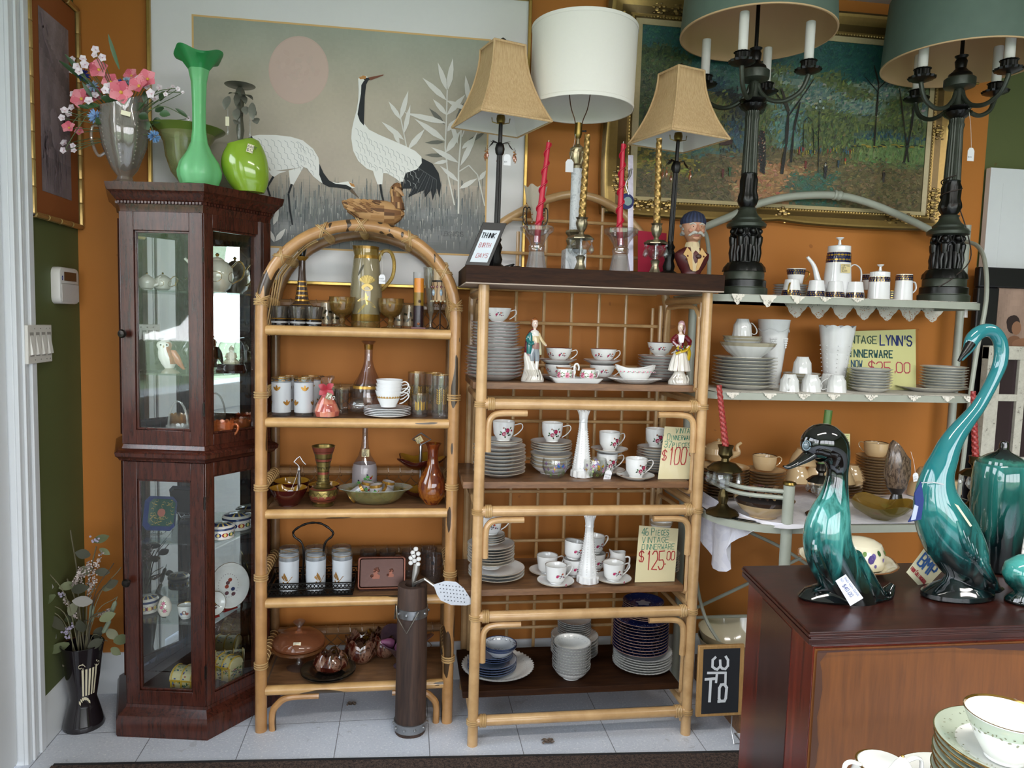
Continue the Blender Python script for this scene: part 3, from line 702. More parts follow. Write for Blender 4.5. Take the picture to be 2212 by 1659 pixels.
for(x0,y0),(x1,y1)in zip(O,O[1:]):
 l=sqrt((x1-x0)**2+(y1-y0)**2);n=int(l/.0105);dx,dy=(x1-x0)/l,(y1-y0)/l;nx,ny=dy,-dx
 for i in range(n):
  a=(i+.18)*l/n;b_=a+l/n*.64
  p=[(x0+dx*a,y0+dy*a),(x0+dx*b_,y0+dy*b_)]
  m.prism([(p[0][0]-nx*.002,p[0][1]-ny*.002,dz0),(p[1][0]-nx*.002,p[1][1]-ny*.002,dz0),(p[1][0]+nx*.008,p[1][1]+ny*.008,dz0+.002),(p[0][0]+nx*.008,p[0][1]+ny*.008,dz0+.002)],(0,0,dz1-dz0))
m.build('dentil_band',CHERRY,CUR,smooth=0)
MIRROR=NT('silvered_mirror');MIRROR.bsdf((.80,.83,.84),.01,1.0);MIRROR=MIRROR.m
def wallpanel(p0,p1,z0,z1,sw,nm,door,gl_=True):
 (x0,y0),(x1,y1)=p0,p1;l=sqrt((x1-x0)**2+(y1-y0)**2);d=Vector(((x1-x0)/l,(y1-y0)/l,0));nn=Vector((d.y,-d.x,0));o=Vector((x0,y0,0));m=MB()
 def bx(a,b,c,e,t0=-.016,t1=.004,ch=.0):
  m.prism([o+d*a+nn*t0+Vector((0,0,c)),o+d*b+nn*t0+Vector((0,0,c)),o+d*b+nn*t1+Vector((0,0,c)),o+d*a+nn*t1+Vector((0,0,c))],(0,0,e-c))
 bx(0,sw,z0,z1);bx(l-sw,l,z0,z1);bx(sw,l-sw,z1-sw*1.35,z1);bx(sw,l-sw,z0,z0+sw*1.1)
 q=.007;bx(sw,sw+q,z0+sw*1.1,z1-sw*1.35,-.012,-.002);bx(l-sw-q,l-sw,z0+sw*1.1,z1-sw*1.35,-.012,-.002);bx(sw,l-sw,z1-sw*1.35-q,z1-sw*1.35,-.012,-.002);bx(sw,l-sw,z0+sw*1.1,z0+sw*1.1+q,-.012,-.002)
 f=m.build(nm,CHERRY,CUR,bevel=.0012)
 g=MB();g.prism([o+d*sw+nn*-.008+Vector((0,0,z0+sw*1.1)),o+d*(l-sw)+nn*-.008+Vector((0,0,z0+sw*1.1)),o+d*(l-sw)+nn*-.0065+Vector((0,0,z0+sw*1.1)),o+d*sw+nn*-.0065+Vector((0,0,z0+sw*1.1))],(0,0,z1-sw*1.35-z0-sw*1.1),(.93,.96,.95,0))
 g.build('glass_pane',GLASS,f)
 if door:
  zk=(z0+z1)/2+(-.015 if z0>.8 else .01)
  k=MB();k.lathe([(0,0),(.004,0),(.004,.012),(.012,.016),(.014,.022),(.010,.028),(0,.030)],1,14,(0x2E2A26,.8));kb=k.build('knob',METAL,f);kb.rotation_euler=(radians(90),0,0);kb.location=o+d*.014+nn*.004+Vector((0,0,zk))
  for zh in(z0+.12,z1-.13):
   h=MB();h.tube([o+d*(l+.002)+nn*.006+Vector((0,0,zh-.02)),o+d*(l+.002)+nn*.006+Vector((0,0,zh+.02))],.0035,8,(0x2A2520,.8));h.tube([o+d*(l+.002)+nn*.006+Vector((0,0,zh-.024)),o+d*(l+.002)+nn*.006+Vector((0,0,zh+.024))],.0015,6,(0x2A2520,.8));h.build('hinge',METAL,f)
O=outl(-.018)
for z0,z1 in((z_pl,z_w0),(z_w1,z_body1-.01)):
 wallpanel(O[1],O[2],z0,z1,.043,'door',True)
 wallpanel(O[2],O[3],z0,z1,.032,'side_panel',False)
 wallpanel(O[0],O[1],z0,z1,.032,'side_panel',False)
 m=MB();B=CA+CD/math.tan(CANG)-.03;m.box(-B,B,CD-.022,CD-.019,z0,z1);m.build('mirror_back',MIRROR,CUR)
 m=MB();B-=.004;m.box(-B,B,CD-.018,CD,z0,z1)
 for s in(-1,1):m.box(min(s*(B-.034),s*B),max(s*(B-.034),s*B),CD-.05,CD-.022,z0,z1)
 m.build('back_board',CHERRY,CUR)
def cdeck(z,t,mat,nm,off=-.03,c=None):
 m=MB();a=m.ring([(x,y,z-t)for x,y in outl(off,CD-.025)]);b=m.ring([(x,y,z)for x,y in outl(off,CD-.025)]);m.skin([a,b],c);return m.build(nm,mat,CUR,smooth=0)
cdeck(z_pl+.006,.02,CHERRY,'bottom_deck',-.02);cdeck(z_w1+.006,z_w1-z_w0,CHERRY,'middle_deck',-.022)
def zin(y,v=.12,px=350):return zat(px,y,2.45+v-.02)
ZS=[zat(350,627,2.50),zat(350,807,2.50),z_w1+.007,zat(350,1172,2.50),zat(350,1344,2.50),z_pl+.007]
for z in(ZS[0],ZS[1],ZS[3],ZS[4]):cdeck(z,.005,GLASS,'glass_shelf',-.028,(.86,.95,.92,.02))
# ---- what stands inside
YC=2.57
def teapot(label,loc,rz,R,H,name='teapot',group=None,c=0xE6E4DC,mat=None,gold=True,lid=True,ribs=0,spout=1.0,handk=1.0,cat='teapot'):
 t=T(name,label,cat,loc,rz,group);mat=mat or GLAZE
 P=[(R*.5,0),(R*.55,.003),(R*.5,H*.04),(R*.8,H*.14),(R,H*.42),(R*.93,H*.66),(R*.62,H*.82),(R*.42,H*.86)]
 m=MB();m.lathe(P+[(R*.38,H*.84),(0,H*.8)],1,32,c,wave=(lambda a,q,r,h:(1+.03*abs(cos(ribs*a/2))if 2<q<7 else 1,0))if ribs else None)
 Rf=interp(P)
 if gold:
  for th in(-1.57,-.3,-2.8):
   for k in range(14):
    a0,a1=k*.45,(k+1)*.45;r=R*.42
    for q0,q1 in((1,.92),):
     patch(m,Rf,th,H*.42,[(r*q0*cos(a0),r*.8*q0*sin(a0)),(r*q0*cos(a1),r*.8*q0*sin(a1)),(r*q1*cos(a1),r*.8*q1*sin(a1)),(r*q1*cos(a0),r*.8*q1*sin(a0))],GOLD)
 m.build('body',mat,t)
 s=MB();s.tube(crom([(-R*.8,0,H*.3),(-R*1.35,0,H*.42),(-R*1.6*spout,0,H*.72),(-R*1.95*spout,0,H*.88)],5),cromf([R*.26,R*.2,R*.12,R*.09],5),10,c);s.build('spout',mat,t)
 h=MB();h.tube(crom([(R*.85,0,H*.68),(R*1.3,0,H*.86),(R*1.62*handk,0,H*.72),(R*1.5*handk,0,H*.42),(R*.9,0,H*.25)],5),R*.075,8,GOLD if gold else c,flat=.7);h.build('handle',mat,t)
 if lid:l=MB();l.lathe([(R*.43,H*.86),(R*.40,H*.88),(R*.25,H*.93),(R*.08,H*.95),(R*.07,H*.97),(R*.14,H*1.02),(0,H*1.07)],1,24,c,[(4,7,GOLD if gold else c)]);l.build('lid',mat,t)
 return t
PEARL=attr('pearl_lustre',.1,.6,spec=.9)
teapot('large cream lustre teapot with gold scrolls on the top glass shelf',put(470,2.60,ZS[0]),radians(5),.052,.125,mat=PEARL,c=0xD9D5C4)
t_=teapot('small cream lustre creamer left on the top glass shelf',put(352,2.60,ZS[0]),0,.028,.058,'creamer',mat=PEARL,c=0xD4D0C6,cat='creamer')
t_=teapot('small cream lustre sugar pot beside the cabinet door stile',put(318,2.575,ZS[0]),radians(180),.026,.055,'sugar_pot',mat=PEARL,c=0xD4D0C6,cat='sugar bowl',spout=.85)
def owl(loc):
 t=T('owl_figurine','white faced owl figurine with rust brown wings on a stump','figurine',loc,radians(10));b=MB()
 b.loft([((0,0,.016),.014,.012),((-.002,0,.03),.022,.018),((-.006,0,.05),.027,.022),((-.010,0,.066),.024,.02),((-.013,0,.078),.02,.019),((-.014,0,.09),.024,.02),((-.014,0,.100),.021,.018),((-.013,0,.109),.008,.008)],20,0xE2DED6,cf=lambda q:[0xA85A34 if(0<=j<7 or j>15)and 1<=q<6 else 0xE6E2DA for j in range(20)])
 for s in(-1,1):b.ball((-.014+s*.009,-.0185,.092),.0035,8,0x2A2018);b.ball((-.014+s*.009,-.0165,.092),.007,8,0xF0ECE6,1,.5,1)
 b.ball((-.014,-.021,.087),.003,6,0xC9A46A,.7,1,1.4);b.build('body',GLAZE,t)
 w=MB()
 w.loft([((.012,-.006,.075),.008,.006),((.018,-.008,.055),.015,.007),((.028,-.006,.035),.012,.006),((.044,-.002,.012),.004,.003)],12,0xB05C34);w.build('wing',GLAZE,t)
 k=MB();k.loft([((.004,0,0),.03,.022),((.002,0,.006),.026,.02),((0,0,.012),.016,.013),((0,0,.018),.012,.01)],14,0x9A9284);k.build('stump',GLAZE,t)
owl((*put(366,2.53,ZS[1])[:2],ZS[1]))
m=MB();P=[(.030,0),(.045,.004),(.05,.03),(.048,.09),(.05,.098),(.046,.1),(.044,.02),(0,.02)]
t=T('dark_pitcher','dark brown glass pitcher behind the owl figurine','pitcher',put(330,2.64,ZS[1]));m.lathe(P,1,24,0x1C0D08,wave=lambda a,q,r,h:(1,.006*cos(6*a)/1 if q in(4,5)else 0));m.build('body',GLAZE,t)
h=MB();handle(h,.046,.02,.085,.028,.004,0x3A1C0C);h.build('handle',GLAZE,t)
def bird(label,loc,c,c2,s=1.0,rz=0,name='bird_figurine'):
 t=T(name,label,'figurine',loc,rz);b=MB()
 b.loft([((-.01*s,0,.0),.012*s,.012*s),((-.006*s,0,.02*s),.010*s,.01*s),((0,0,.04*s),.022*s,.02*s),((.0,0,.062*s),.028*s,.022*s),((-.005*s,0,.082*s),.02*s,.018*s),((-.012*s,0,.098*s),.017*s,.016*s),((-.014*s,0,.112*s),.013*s,.013*s),((-.014*s,0,.120*s),.003*s,.003*s)],18,c)
 b.tube([(.015*s,0,.055*s),(.04*s,0,.03*s),(.05*s,0,.012*s)],[.014*s,.008*s,.002*s],8,c);b.build('body',GLAZE,t)
 k=MB();k.tube([(-.026*s,0,.107*s),(-.044*s,0,.098*s)],[.006*s,.0008*s],8,c2);k.build('beak',GLAZE,t)
bird('black glass raven figurine behind the owl',put(405,2.62,ZS[1]),0x1A1A1E,0xC08A30,1.15,radians(200))
def dome(label,px,Y,z):
 x,y,_=put(px,Y,z);t=T('glass_cloche',label,'cloche',(x,y,z))
 b=MB();b.lathe([(0,0),(.048,0),(.050,.008),(.046,.014),(.045,.024),(.042,.028),(0,.028)],1,30,0x24120C);b.build('base',GLAZE,t)
 g=MB();g.lathe([(.042,.028),(.042,.075),(.040,.09),(.033,.105),(.02,.115),(.001,.119)],1,30,(.93,.95,.95,.0));g.build('glass_dome',GLASS,t)
 u=T('buddha_figurine','ivory seated figure with folded hands under the glass cloche','figurine',(x,y,z+.029));f=MB()
 f.loft([((0,0,0),.026,.016),((0,0,.006),.027,.017),((0,0,.012),.022,.014),((0,0,.018),.014,.010),((0,0,.030),.014,.009),((0,0,.038),.011,.008),((0,0,.041),.005,.005),((0,0,.045),.008,.008),((0,0,.053),.008,.008),((0,0,.059),.004,.004),((0,0,.063),.001,.001)],18,0xD9D2B4)
 for s in(-1,1):f.tube([(s*.012,0,.036),(s*.017,-.005,.024),(s*.006,-.014,.015)],[.004,.0035,.003],8,0xD9D2B4);f.ball((s*.018,-.006,.006),.009,8,0xD9D2B4,1,1.1,.6)
 f.build('body',SATIN,u)
dome('clear glass cloche on a turned dark wooden base',500,2.60,ZS[1])
# cabinet middle deck
def cutglass(label,px,Y,z,R,H,c,name,hk=False,basket=False,cat='bowl',teeth=14):
 t=T(name,label,cat,put(px,Y,z),radians(-20));m=MB()
 P=[(R*.7,0),(R*.75,.003),(R*.85,H*.2),(R*.98,H*.6),(R,H*.9),(R*1.03,H),(R*.98,H*.98),(R*.9,H*.6),(R*.7,H*.12),(0,H*.1)]
 m.lathe(P,1,teeth*4,c,wave=lambda a,q,r,h:(1+.035*abs(cos(teeth*a/2))if 1<q<5 else 1,.005*abs(cos(teeth*a/2))if q in(5,6)else 0));m.build('body',CARN,t)
 if hk:h=MB();handle(h,R*.95,H*.2,H*.85,R*.6,.004,c);h.build('handle',CARN,t)
 if basket:h=MB();h.tube([Vector((R*cos(a),0,H*.9+R*2.4*sin(a)))for a in[pi*i/24 for i in range(25)]],.0035,8,(.82,.82,.78,.35));h.build('handle',CARN,t)
CARN=glassmat('pressed_glass',.4,.35,.05)
cutglass('silver cut glass basket with a tall arched handle',385,2.55,ZS[2],.036,.045,(.75,.76,.74,.45),'glass_basket',basket=True,cat='basket')
cutglass('amber pressed glass bowl behind the silver glass basket',392,2.64,ZS[2],.036,.07,(.65,.38,.08,.4),'pressed_glass_bowl')
cutglass('orange carnival glass creamer with a sawtooth rim',482,2.565,ZS[2],.036,.058,(.75,.22,.06,.62),'carnival_creamer',hk=True,cat='creamer')
cutglass('orange carnival glass sugar bowl behind the creamer',520,2.66,ZS[2],.034,.056,(.75,.25,.08,.55),'carnival_sugar_bowl',hk=True,cat='sugar bowl')
cutglass('pale blue pressed glass dish by the left door stile',322,2.56,ZS[2],.028,.026,(.55,.62,.68,.4),'glass_dish',cat='dish')
# lower tier
def imari(m,Rf,z,n,s):
 for k in range(n):
  th=2*pi*k/n;c=[0x1F2F6E,0x8F2A26,0x2C5A40][k%3]
  patch(m,Rf,th,z,circ(s,8,.7),c,.0005);patch(m,Rf,th,z,circ(s*.5,6),0xE0C878,.0009)
def lidded(label,px,Y,z,R,H):
 t=T('round_lidded_box',label,'box',put(px,Y,z));m=MB();P=[(R*.9,0),(R,.003),(R,H*.7)]
 m.lathe(P+[(R-.003,H*.7),(R-.003,.004),(0,.004)],1,36,0xD8D4CC);imari(m,interp(P),H*.35,12,H*.22);m.build('body',GLAZE,t)
 l=MB();l.lathe([(R+.002,H*.66),(R+.002,H*.8),(R*.9,H*.93),(R*.5,H*1.04),(0,H*1.08)],1,36,0x2A3A60,[(1,2,0xD8D4CC),(3,4,0x8FA0A8)],cfun=lambda a,q,c:0xC9B26A if(int(a*9)%5==0 and q>1)else c);l.build('lid',GLAZE,t)
lidded('round blue and gold lidded porcelain box, front one of two',478,2.55,ZS[3],.042,.05)
lidded('larger round blue porcelain box behind the other',512,2.66,ZS[3],.048,.055)
def chest(label,px,Y,z,w,d,h,rz):
 t=T('painted_chest',label,'chest',put(px,Y,z),rz);m=MB()
 m.box(-w/2,w/2,-d/2,d/2,0,h*.6,0xC9BE92)
 rn=random.Random(px)
 for k in range(60):
  x,z_=rn.uniform(-w*.45,w*.45),rn.uniform(.006,h*.55);r=rn.uniform(.002,.005);c=rn.choice([0x2F4F8A,0x4F7A4A,0x8A3A2A,0xC8A030,0x6A86B0,0x355A3A])
  for yy in(-d/2-.0006,):m.poly([(x+p[0],yy,z_+p[1])for p in circ(r,6,rn.uniform(.4,1),rn.uniform(0,3))],c)
  y=rn.uniform(-d*.42,d*.42);m.poly([(w/2+.0006,y+p[0],z_+p[1])for p in circ(r,6,.7)],c)
 m.build('body',SATIN,t,smooth=20)
 l=MB();rings=[]
 for x in(-w/2-.002,w/2+.002):rings.append(l.ring([(x,-(d/2+.002)*cos(a),h*.62+h*.36*sin(a))for a in[pi*i/10 for i in range(11)]]))
 l.skin(rings,0xD0C79C,True)
 for k in range(50):
  a=rn.uniform(.1,2.6);x=rn.uniform(-w*.45,w*.45);q=circ(rn.uniform(.002,.005),6,.8)
  l.poly([(x+p[0],-(d/2+.003)*cos(a+p[1]/(h*.5)),h*.62+(h*.36+.0012)*sin(a+p[1]/(h*.5)))for p in q],rn.choice([0x2F4F8A,0x4F7A4A,0x9A4A3A,0x6A86B0,0x355A3A]))
 l.build('lid',SATIN,t,smooth=30)
 f=MB()
 for x in(-w*.46,-w*.15,w*.15,w*.46):f.tube([(x,-(d/2+.004)*cos(a),h*.62+(h*.36+.003)*sin(a))for a in[pi*i/10 for i in range(11)]],.0022,6,0xC9A636);f.box(x-.003,x+.003,-d/2-.003,-d/2,0,h*.6,0xC9A636)
 f.tube([(-w/2,-d/2-.003,h*.6),(w/2,-d/2-.003,h*.6)],.003,6,0xB8962C);f.build('strapwork',SATIN,t)
chest('small domed chest painted with flowers and yellow straps, nearest the door',415,2.56,ZS[5],.115,.075,.085,radians(-14))
chest('copy of the domed painted chest as its mirror image, farther back at the right',487,2.655,ZS[5],.10,.06,.08,radians(-30))  # chest added in place of the front chest's reflection in the mirror
def squaredish():
 P0=put(342,2.60,ZS[3]);t=T('octagonal_dish','green and gold square dish with clipped corners on a wire stand','dish',P0,radians(-9))
 s=.056;m=MB();o=[(-s,-s*.72),(-s,s*.72),(-s*.72,s),(s*.72,s),(s,s*.72),(s,-s*.72),(s*.72,-s),(-s*.72,-s)]
 def pl(k,y,lift=0):return m.ring([(x*k,y+.25*(z*k+s),z*k+s+.012)for x,z in o])
 a,b,c,d=pl(1,-.002),pl(1,.0),pl(.80,.010),pl(.8,.016)
 m.skin([a,b],0x1E2C5A,cap0=False,cap1=False);m.skin([a,c],0x2A3F7A,cap0=False,cap1=False);m.face(c,0x1E5040);m.face(d,0xD8D4CC)
 rn=random.Random(4)
 for k in range(40):
  a0=rn.uniform(0,6.28);x0,z0=rn.uniform(-.7,.7)*s,rn.uniform(-.7,.7)*s;P=[]
  for i in range(6):P.append((x0+.005*cos(a0+i*.8),z0+.005*sin(a0+i*.8)))
  for p,q in zip(P,P[1:]):m.poly([(p[0],.0095+.25*(p[1]+s),p[1]+s+.012),(q[0],.0095+.25*(q[1]+s),q[1]+s+.012),(q[0],.0095+.25*(q[1]+s+.0012),q[1]+s+.0132),(p[0],.0095+.25*(p[1]+s+.0012),p[1]+s+.0132)],0xD8B45A)
 m.poly([(p[0],.0090+.25*(p[1]+s),p[1]+s+.012)for p in circ(.014,9)],0xB06A5A);m.build('dish',GLAZE,t,smooth=0,recalc=False)
 w=MB()
 for x in(-.02,.02):w.tube([(x,-.016,.012),(x,-.014,.003),(x,.01,.003),(x,.035,.03)],.0014,6,CHR)
 w.tube([(-.02,-.012,.003),(.02,-.012,.003)],.0014,6,CHR);w.build('wire_stand',METAL,t)
squaredish()
def standplate(label,px,Y,z,R,c=0xE6E6E4,rz=0.0,red=True):
 t=T('display_plate',label,'plate',put(px,Y,z),rz);m=plate(R,.014,c,GOLD2);rn=random.Random(px)
 for k in range(6):
  x,y=rn.uniform(-.2,.2)*R,rn.uniform(-.45,.4)*R;m.poly([(x+p[0],y+p[1],.0046)for p in circ(R*.11,7,.8)],rn.choice([0x6A4A50,0x35406A,0xA04A3A,0xB89050]))
 for k in range(26):
  a=2*pi*k/26;m.poly([(R*.5*cos(a)+p[0],R*.5*sin(a)+p[1],.0046)for p in circ(R*.02,5)],0x7A6A70)
 o=m.build('plate',GLAZE,t);o.rotation_euler=(radians(76),0,0);o.location=(0,0,R+.006)
 s=MB()
 s.prism([(-R*.35,-.018,0),(R*.35,-.018,0),(R*.35,.05,0),(-R*.35,.05,0)],(0,0,.004),0x8A1418);s.box(-R*.3,R*.3,-.018,-.014,.004,.014,0x8A1418);s.build('easel',SATIN,t)
standplate('big commemorative portrait plate on a red easel, lower tier',492,2.60,ZS[4],.078,rz=radians(48))
standplate('small portrait saucer on an easel before the big plate',460,2.535,ZS[4],.040,rz=radians(48))
t=cup('small commemorative cup with portrait transfer near the cabinet egg',put(401,2.535,ZS[4]),0,.026,.018,.045,hk='ear',rim=GOLD,deco=lambda m,Rf:[patch(m,Rf,-1.5,.025,circ(.008,8),0x8A6A5A),patch(m,Rf,-1.1,.02,circ(.005,7),0xB05A48),patch(m,Rf,-1.9,.02,circ(.005,7),0x4A5A90)])
m=MB();P=[(.001,0),(.014,.006),(.022,.024),(.022,.042),(.014,.062),(.005,.070),(.0001,.072)];m.lathe(P,1,28,0xE6DDD0)
for th,z in((-1.7,.04),(-1.3,.028),(-1.5,.052)):spray(m,interp(P),th,z,.006,'bigrose')
S('porcelain_egg',m,GLAZE,'large porcelain egg painted with pink roses on a gold stand','egg',(put(356,2.53,ZS[4]+.006)))
lidded('white lidded box with pink flowers behind the porcelain egg',318,2.60,ZS[4],.036,.055)
# ---------------------------------------------------------------- things on top of the cabinet
ZT=z_top+.001
def bouquet():
 X,Y=onx(270,2.55,ZT),2.55;k=K(270,Y);zb=zat(270,388,Y)
 t=T('glass_pitcher','smoky pressed glass pitcher with beaded panels holding silk flowers','pitcher',(X,Y,ZT))
 P=[(30,0),(31,3),(16,12),(14,18),(26,36),(42,80),(48,120),(45,150),(48,166)]
 m=MB();m.lathe(P+[(46,166),(42,148),(44,118),(38,80),(22,40),(0,30)],k,48,(.50,.45,.40,.38),wave=lambda a,q,r,h:(1+.06*cos(8*a)if 3<q<8 else 1,(14*cos(a)+6*cos(2*a))if q in(8,9)else 0))
 Rf=interp(P,k)
 for i in range(8):
  for j in range(11):z=(45+j*8)*k;patch(m,Rf,i*pi/4+.1,z,circ(.0028,6),(.85,.82,.78,.7),.0012)
 m.build('body',CARN,t)
 h=MB();h.tube(crom([(-46*k,0,120*k),(-62*k,0,118*k),(-64*k,0,90*k),(-52*k,0,60*k),(-38*k,0,66*k)],5),.005,8,(.6,.55,.5,.35));h.build('handle',CARN,t)
 sticker(t,(20*k,-47.0*k,138*k),.026,.014,(0.35,-1,0),-.15)
 b=T('flower_bouquet','silk bouquet of pink, white and blue flowers in the smoky pitcher','flowers',(X,Y,ZT+.05));O=Vector((X,Y,ZT+.05));rn=random.Random(11)
 W=lambda px,py,dy=0:at(px,py,Y+dy)-O
 sm=MB();lf=MB();pk=MB();wh=MB();bl=MB()
 def stem(e,r=.0012,c=0x4A5B38):sm.tube(crom([(rn.uniform(-.01,.01),rn.uniform(-.01,.01),.02),(e.x*.35,e.y*.35,.06+e.z*.45),e],5),r,5,c)
 def bloom(nm,px,py,s,c,cc,n=5,dy=-.02,tilt=None,face=(0,-1,.15)):
  m=MB();e=W(px,py,dy);stem(e);f=(Vector(face)+Vector((rn.uniform(-.3,.3),0,rn.uniform(-.3,.3)))).normalized();u=f.cross(Vector((0,0,1))).normalized();v=f.cross(u);a0=rn.uniform(0,6)
  for i in range(n):
   a=a0+2*pi*i/n;d=u*cos(a)+v*sin(a);leaf(m,e,d+f*.25,f,s,s*.48,c[i%len(c)],.18,4)
  m.ball(tuple(e+f*s*.12),s*.15,7,cc);m.build(nm,MATTE,b)
 for px,py,s in[(215,152,21),(262,200,24),(302,188,22),(178,215,22),(320,172,20),(240,178,18),(205,205,18),(150,277,14),(285,165,16),(172,285,10)]:
  bloom('pink_bloom',px,py,s*k*1.05,[0xD9707F,0xE28C96,0xC85A6C],0xD9B04A,dy=rn.uniform(-.07,.0))
 for px,py,s in[(207,108,8),(206,120,7),(222,125,8),(180,127,7),(184,140,9),(167,145,8),(172,155,8),(157,128,6),(156,155,6),(235,190,10),(228,196,8),(243,200,9),(300,173,9),(328,203,10),(335,214,9),(182,200,9),(160,205,8),(193,219,9),(230,214,8),(247,217,8),(345,190,7),(365,195,6),(385,192,5),(395,200,4),(358,204,5),(374,188,5),(140,240,8),(150,248,7),(156,233,7),(135,255,7),(140,310,8),(158,315,6),(138,325,7),(160,326,6),(408,256,5),(190,192,8),(206,207,8),(318,188,8)]:
  bloom('white_bloom',px,py,s*k*1.1,[0xE9DEE2,0xDCCBD2],0xC9A0A8,5,dy=rn.uniform(-.08,.02))
 for px,py,s,c in[(208,252,16,0x7FA2D0),(333,295,13,0x5F86B4),(180,162,13,0x25328C),(288,222,13,0x25328C),(262,180,9,0x3346A0),(275,175,9,0x8FA9BE),(200,186,12,0x8AA0B8)]:
  e=W(px,py,-.03);stem(e);bl=MB()
  for i in range(46):
   q=Vector((rn.gauss(0,1),rn.gauss(0,1),rn.gauss(0,1))).normalized();leaf(bl,e+q*s*k*.25,q,Vector((0,-1,.1)),s*k*.8,s*k*.14,c,.1,2)
  bl.build('blue_bloom',MATTE,b)
 for px,py,a,l,w_ in[(258,150,103,.10,.006),(205,190,145,.12,.009),(190,175,130,.09,.008),(345,218,60,.035,.010),(335,240,20,.03,.012),(345,245,-10,.035,.013),(225,250,220,.03,.013),(315,225,95,.04,.008),(330,262,0,.03,.012),(192,235,170,.03,.006),(200,212,120,.05,.006),(240,235,200,.03,.012),(270,250,-40,.03,.014),(300,248,-20,.03,.014),(215,228,190,.05,.01),(255,222,170,.05,.012),(290,240,40,.04,.012),(220,262,200,.02,.012),(405,252,150,.04,.006),(240,258,250,.028,.016),(310,262,-60,.03,.014),(258,240,80,.04,.014)]:
  p=W(px,py,rn.uniform(-.06,.0));leaf(lf,p,(cos(radians(a)),rn.uniform(-.3,.1),sin(radians(a))),(0,-1,.3),l,w_,[0x2E4A28,0x3F5E38,0x27401F][rn.randrange(3)],.1,5)
 for P in[[(318,240),(355,230),(408,256)],[(190,240),(170,250),(150,275)],[(190,245),(160,290),(140,325)],[(320,258),(330,280)],[(320,215),(350,200),(395,200)],[(320,210),(345,196),(385,190)]]:
  sm.tube(crom([W(*p,-.03)for p in P],5),.0013,5,0x5C6B45)
 sm.build('stems',MATTE,b);lf.build('leaves',SATIN,b)
bouquet()
FROSTG=None
def frosted(name,c,tr=.55,rough=.3):
 t=NT(name);a=t.n('Attribute',attribute_name='col');lw=t.n('LayerWeight',Blend=.3)
 p=t.n('BsdfPrincipled');t.set(p.inputs['Base Color'],a.outputs['Color']);p.inputs['Roughness'].default_value=rough;p.inputs['Coat Weight'].default_value=.3
 s=t.n('BsdfTransparent');t.set(s.inputs[0],a.outputs['Color']);tl=t.n('BsdfTranslucent');t.set(tl.inputs[0],a.outputs['Color'])
 m0=t.n('MixShader');m0.inputs[0].default_value=.45;t.t.links.new(p.outputs[0],m0.inputs[1]);t.t.links.new(tl.outputs[0],m0.inputs[2])
 m=t.n('MixShader');t.set(m.inputs[0],t.math('MULTIPLY',t.math('SUBTRACT',1.0,lw.outputs['Facing']),tr));t.t.links.new(m0.outputs[0],m.inputs[1]);t.t.links.new(s.outputs[0],m.inputs[2]);t.t.links.new(m.outputs[0],t.out.inputs[0]);MATS[name]=t.m;return t.m
GREENG=frosted('satin_green_glass',0,.04,.3);FROST=frosted('frosted_glass',0,.35,.45)
def greenvase():
 Y=2.50;X=onx(431,Y,ZT);k=K(430,Y);t=T('bud_vase','tall satin green glass vase with a ruffled flared mouth','vase',(X,Y,ZT))
 P=[(28,0),(36,3),(42,20),(43,32),(38,50),(24,72),(16,92),(13,120),(13,170),(15,215),(20,240),(32,256),(45,268),(47,272),(45,273),(30,259),(17,240),(12,200),(10,120),(0,100)]
 m=MB();m.lathe(P,k,56,wave=lambda a,q,r,h:((1+.10*abs(cos(3*a))-.05)if 1<=q<=6 else(1+.05*cos(6*a)if q<11 else 1+.04*cos(6*a)),(7*cos(3*a+.5))if 11<q<15 else 0),c=0x93E0A2,bands=[(10,15,0x3FA862),(6,9,0x93E4A4)])
 m.build('body',GREENG,t)
greenvase()
def olivebowl():
 Y=2.62;X=onx(405,Y,ZT);k=K(405,Y);P=[(22,0),(24,2),(10,8),(12,14),(32,40),(42,70),(46,100),(56,118),(74,128),(76,130),(72,130),(54,119),(43,100),(38,60),(0,16)]
 m=MB();m.lathe(P,k,40,(.42,.44,.20,.45),[(7,11,(.16,.22,.04,.75))]);S('glass_urn',m,GLASS,'wide-mouthed olive green glass urn behind the tall green vase','vase',(X,Y,ZT))
olivebowl()
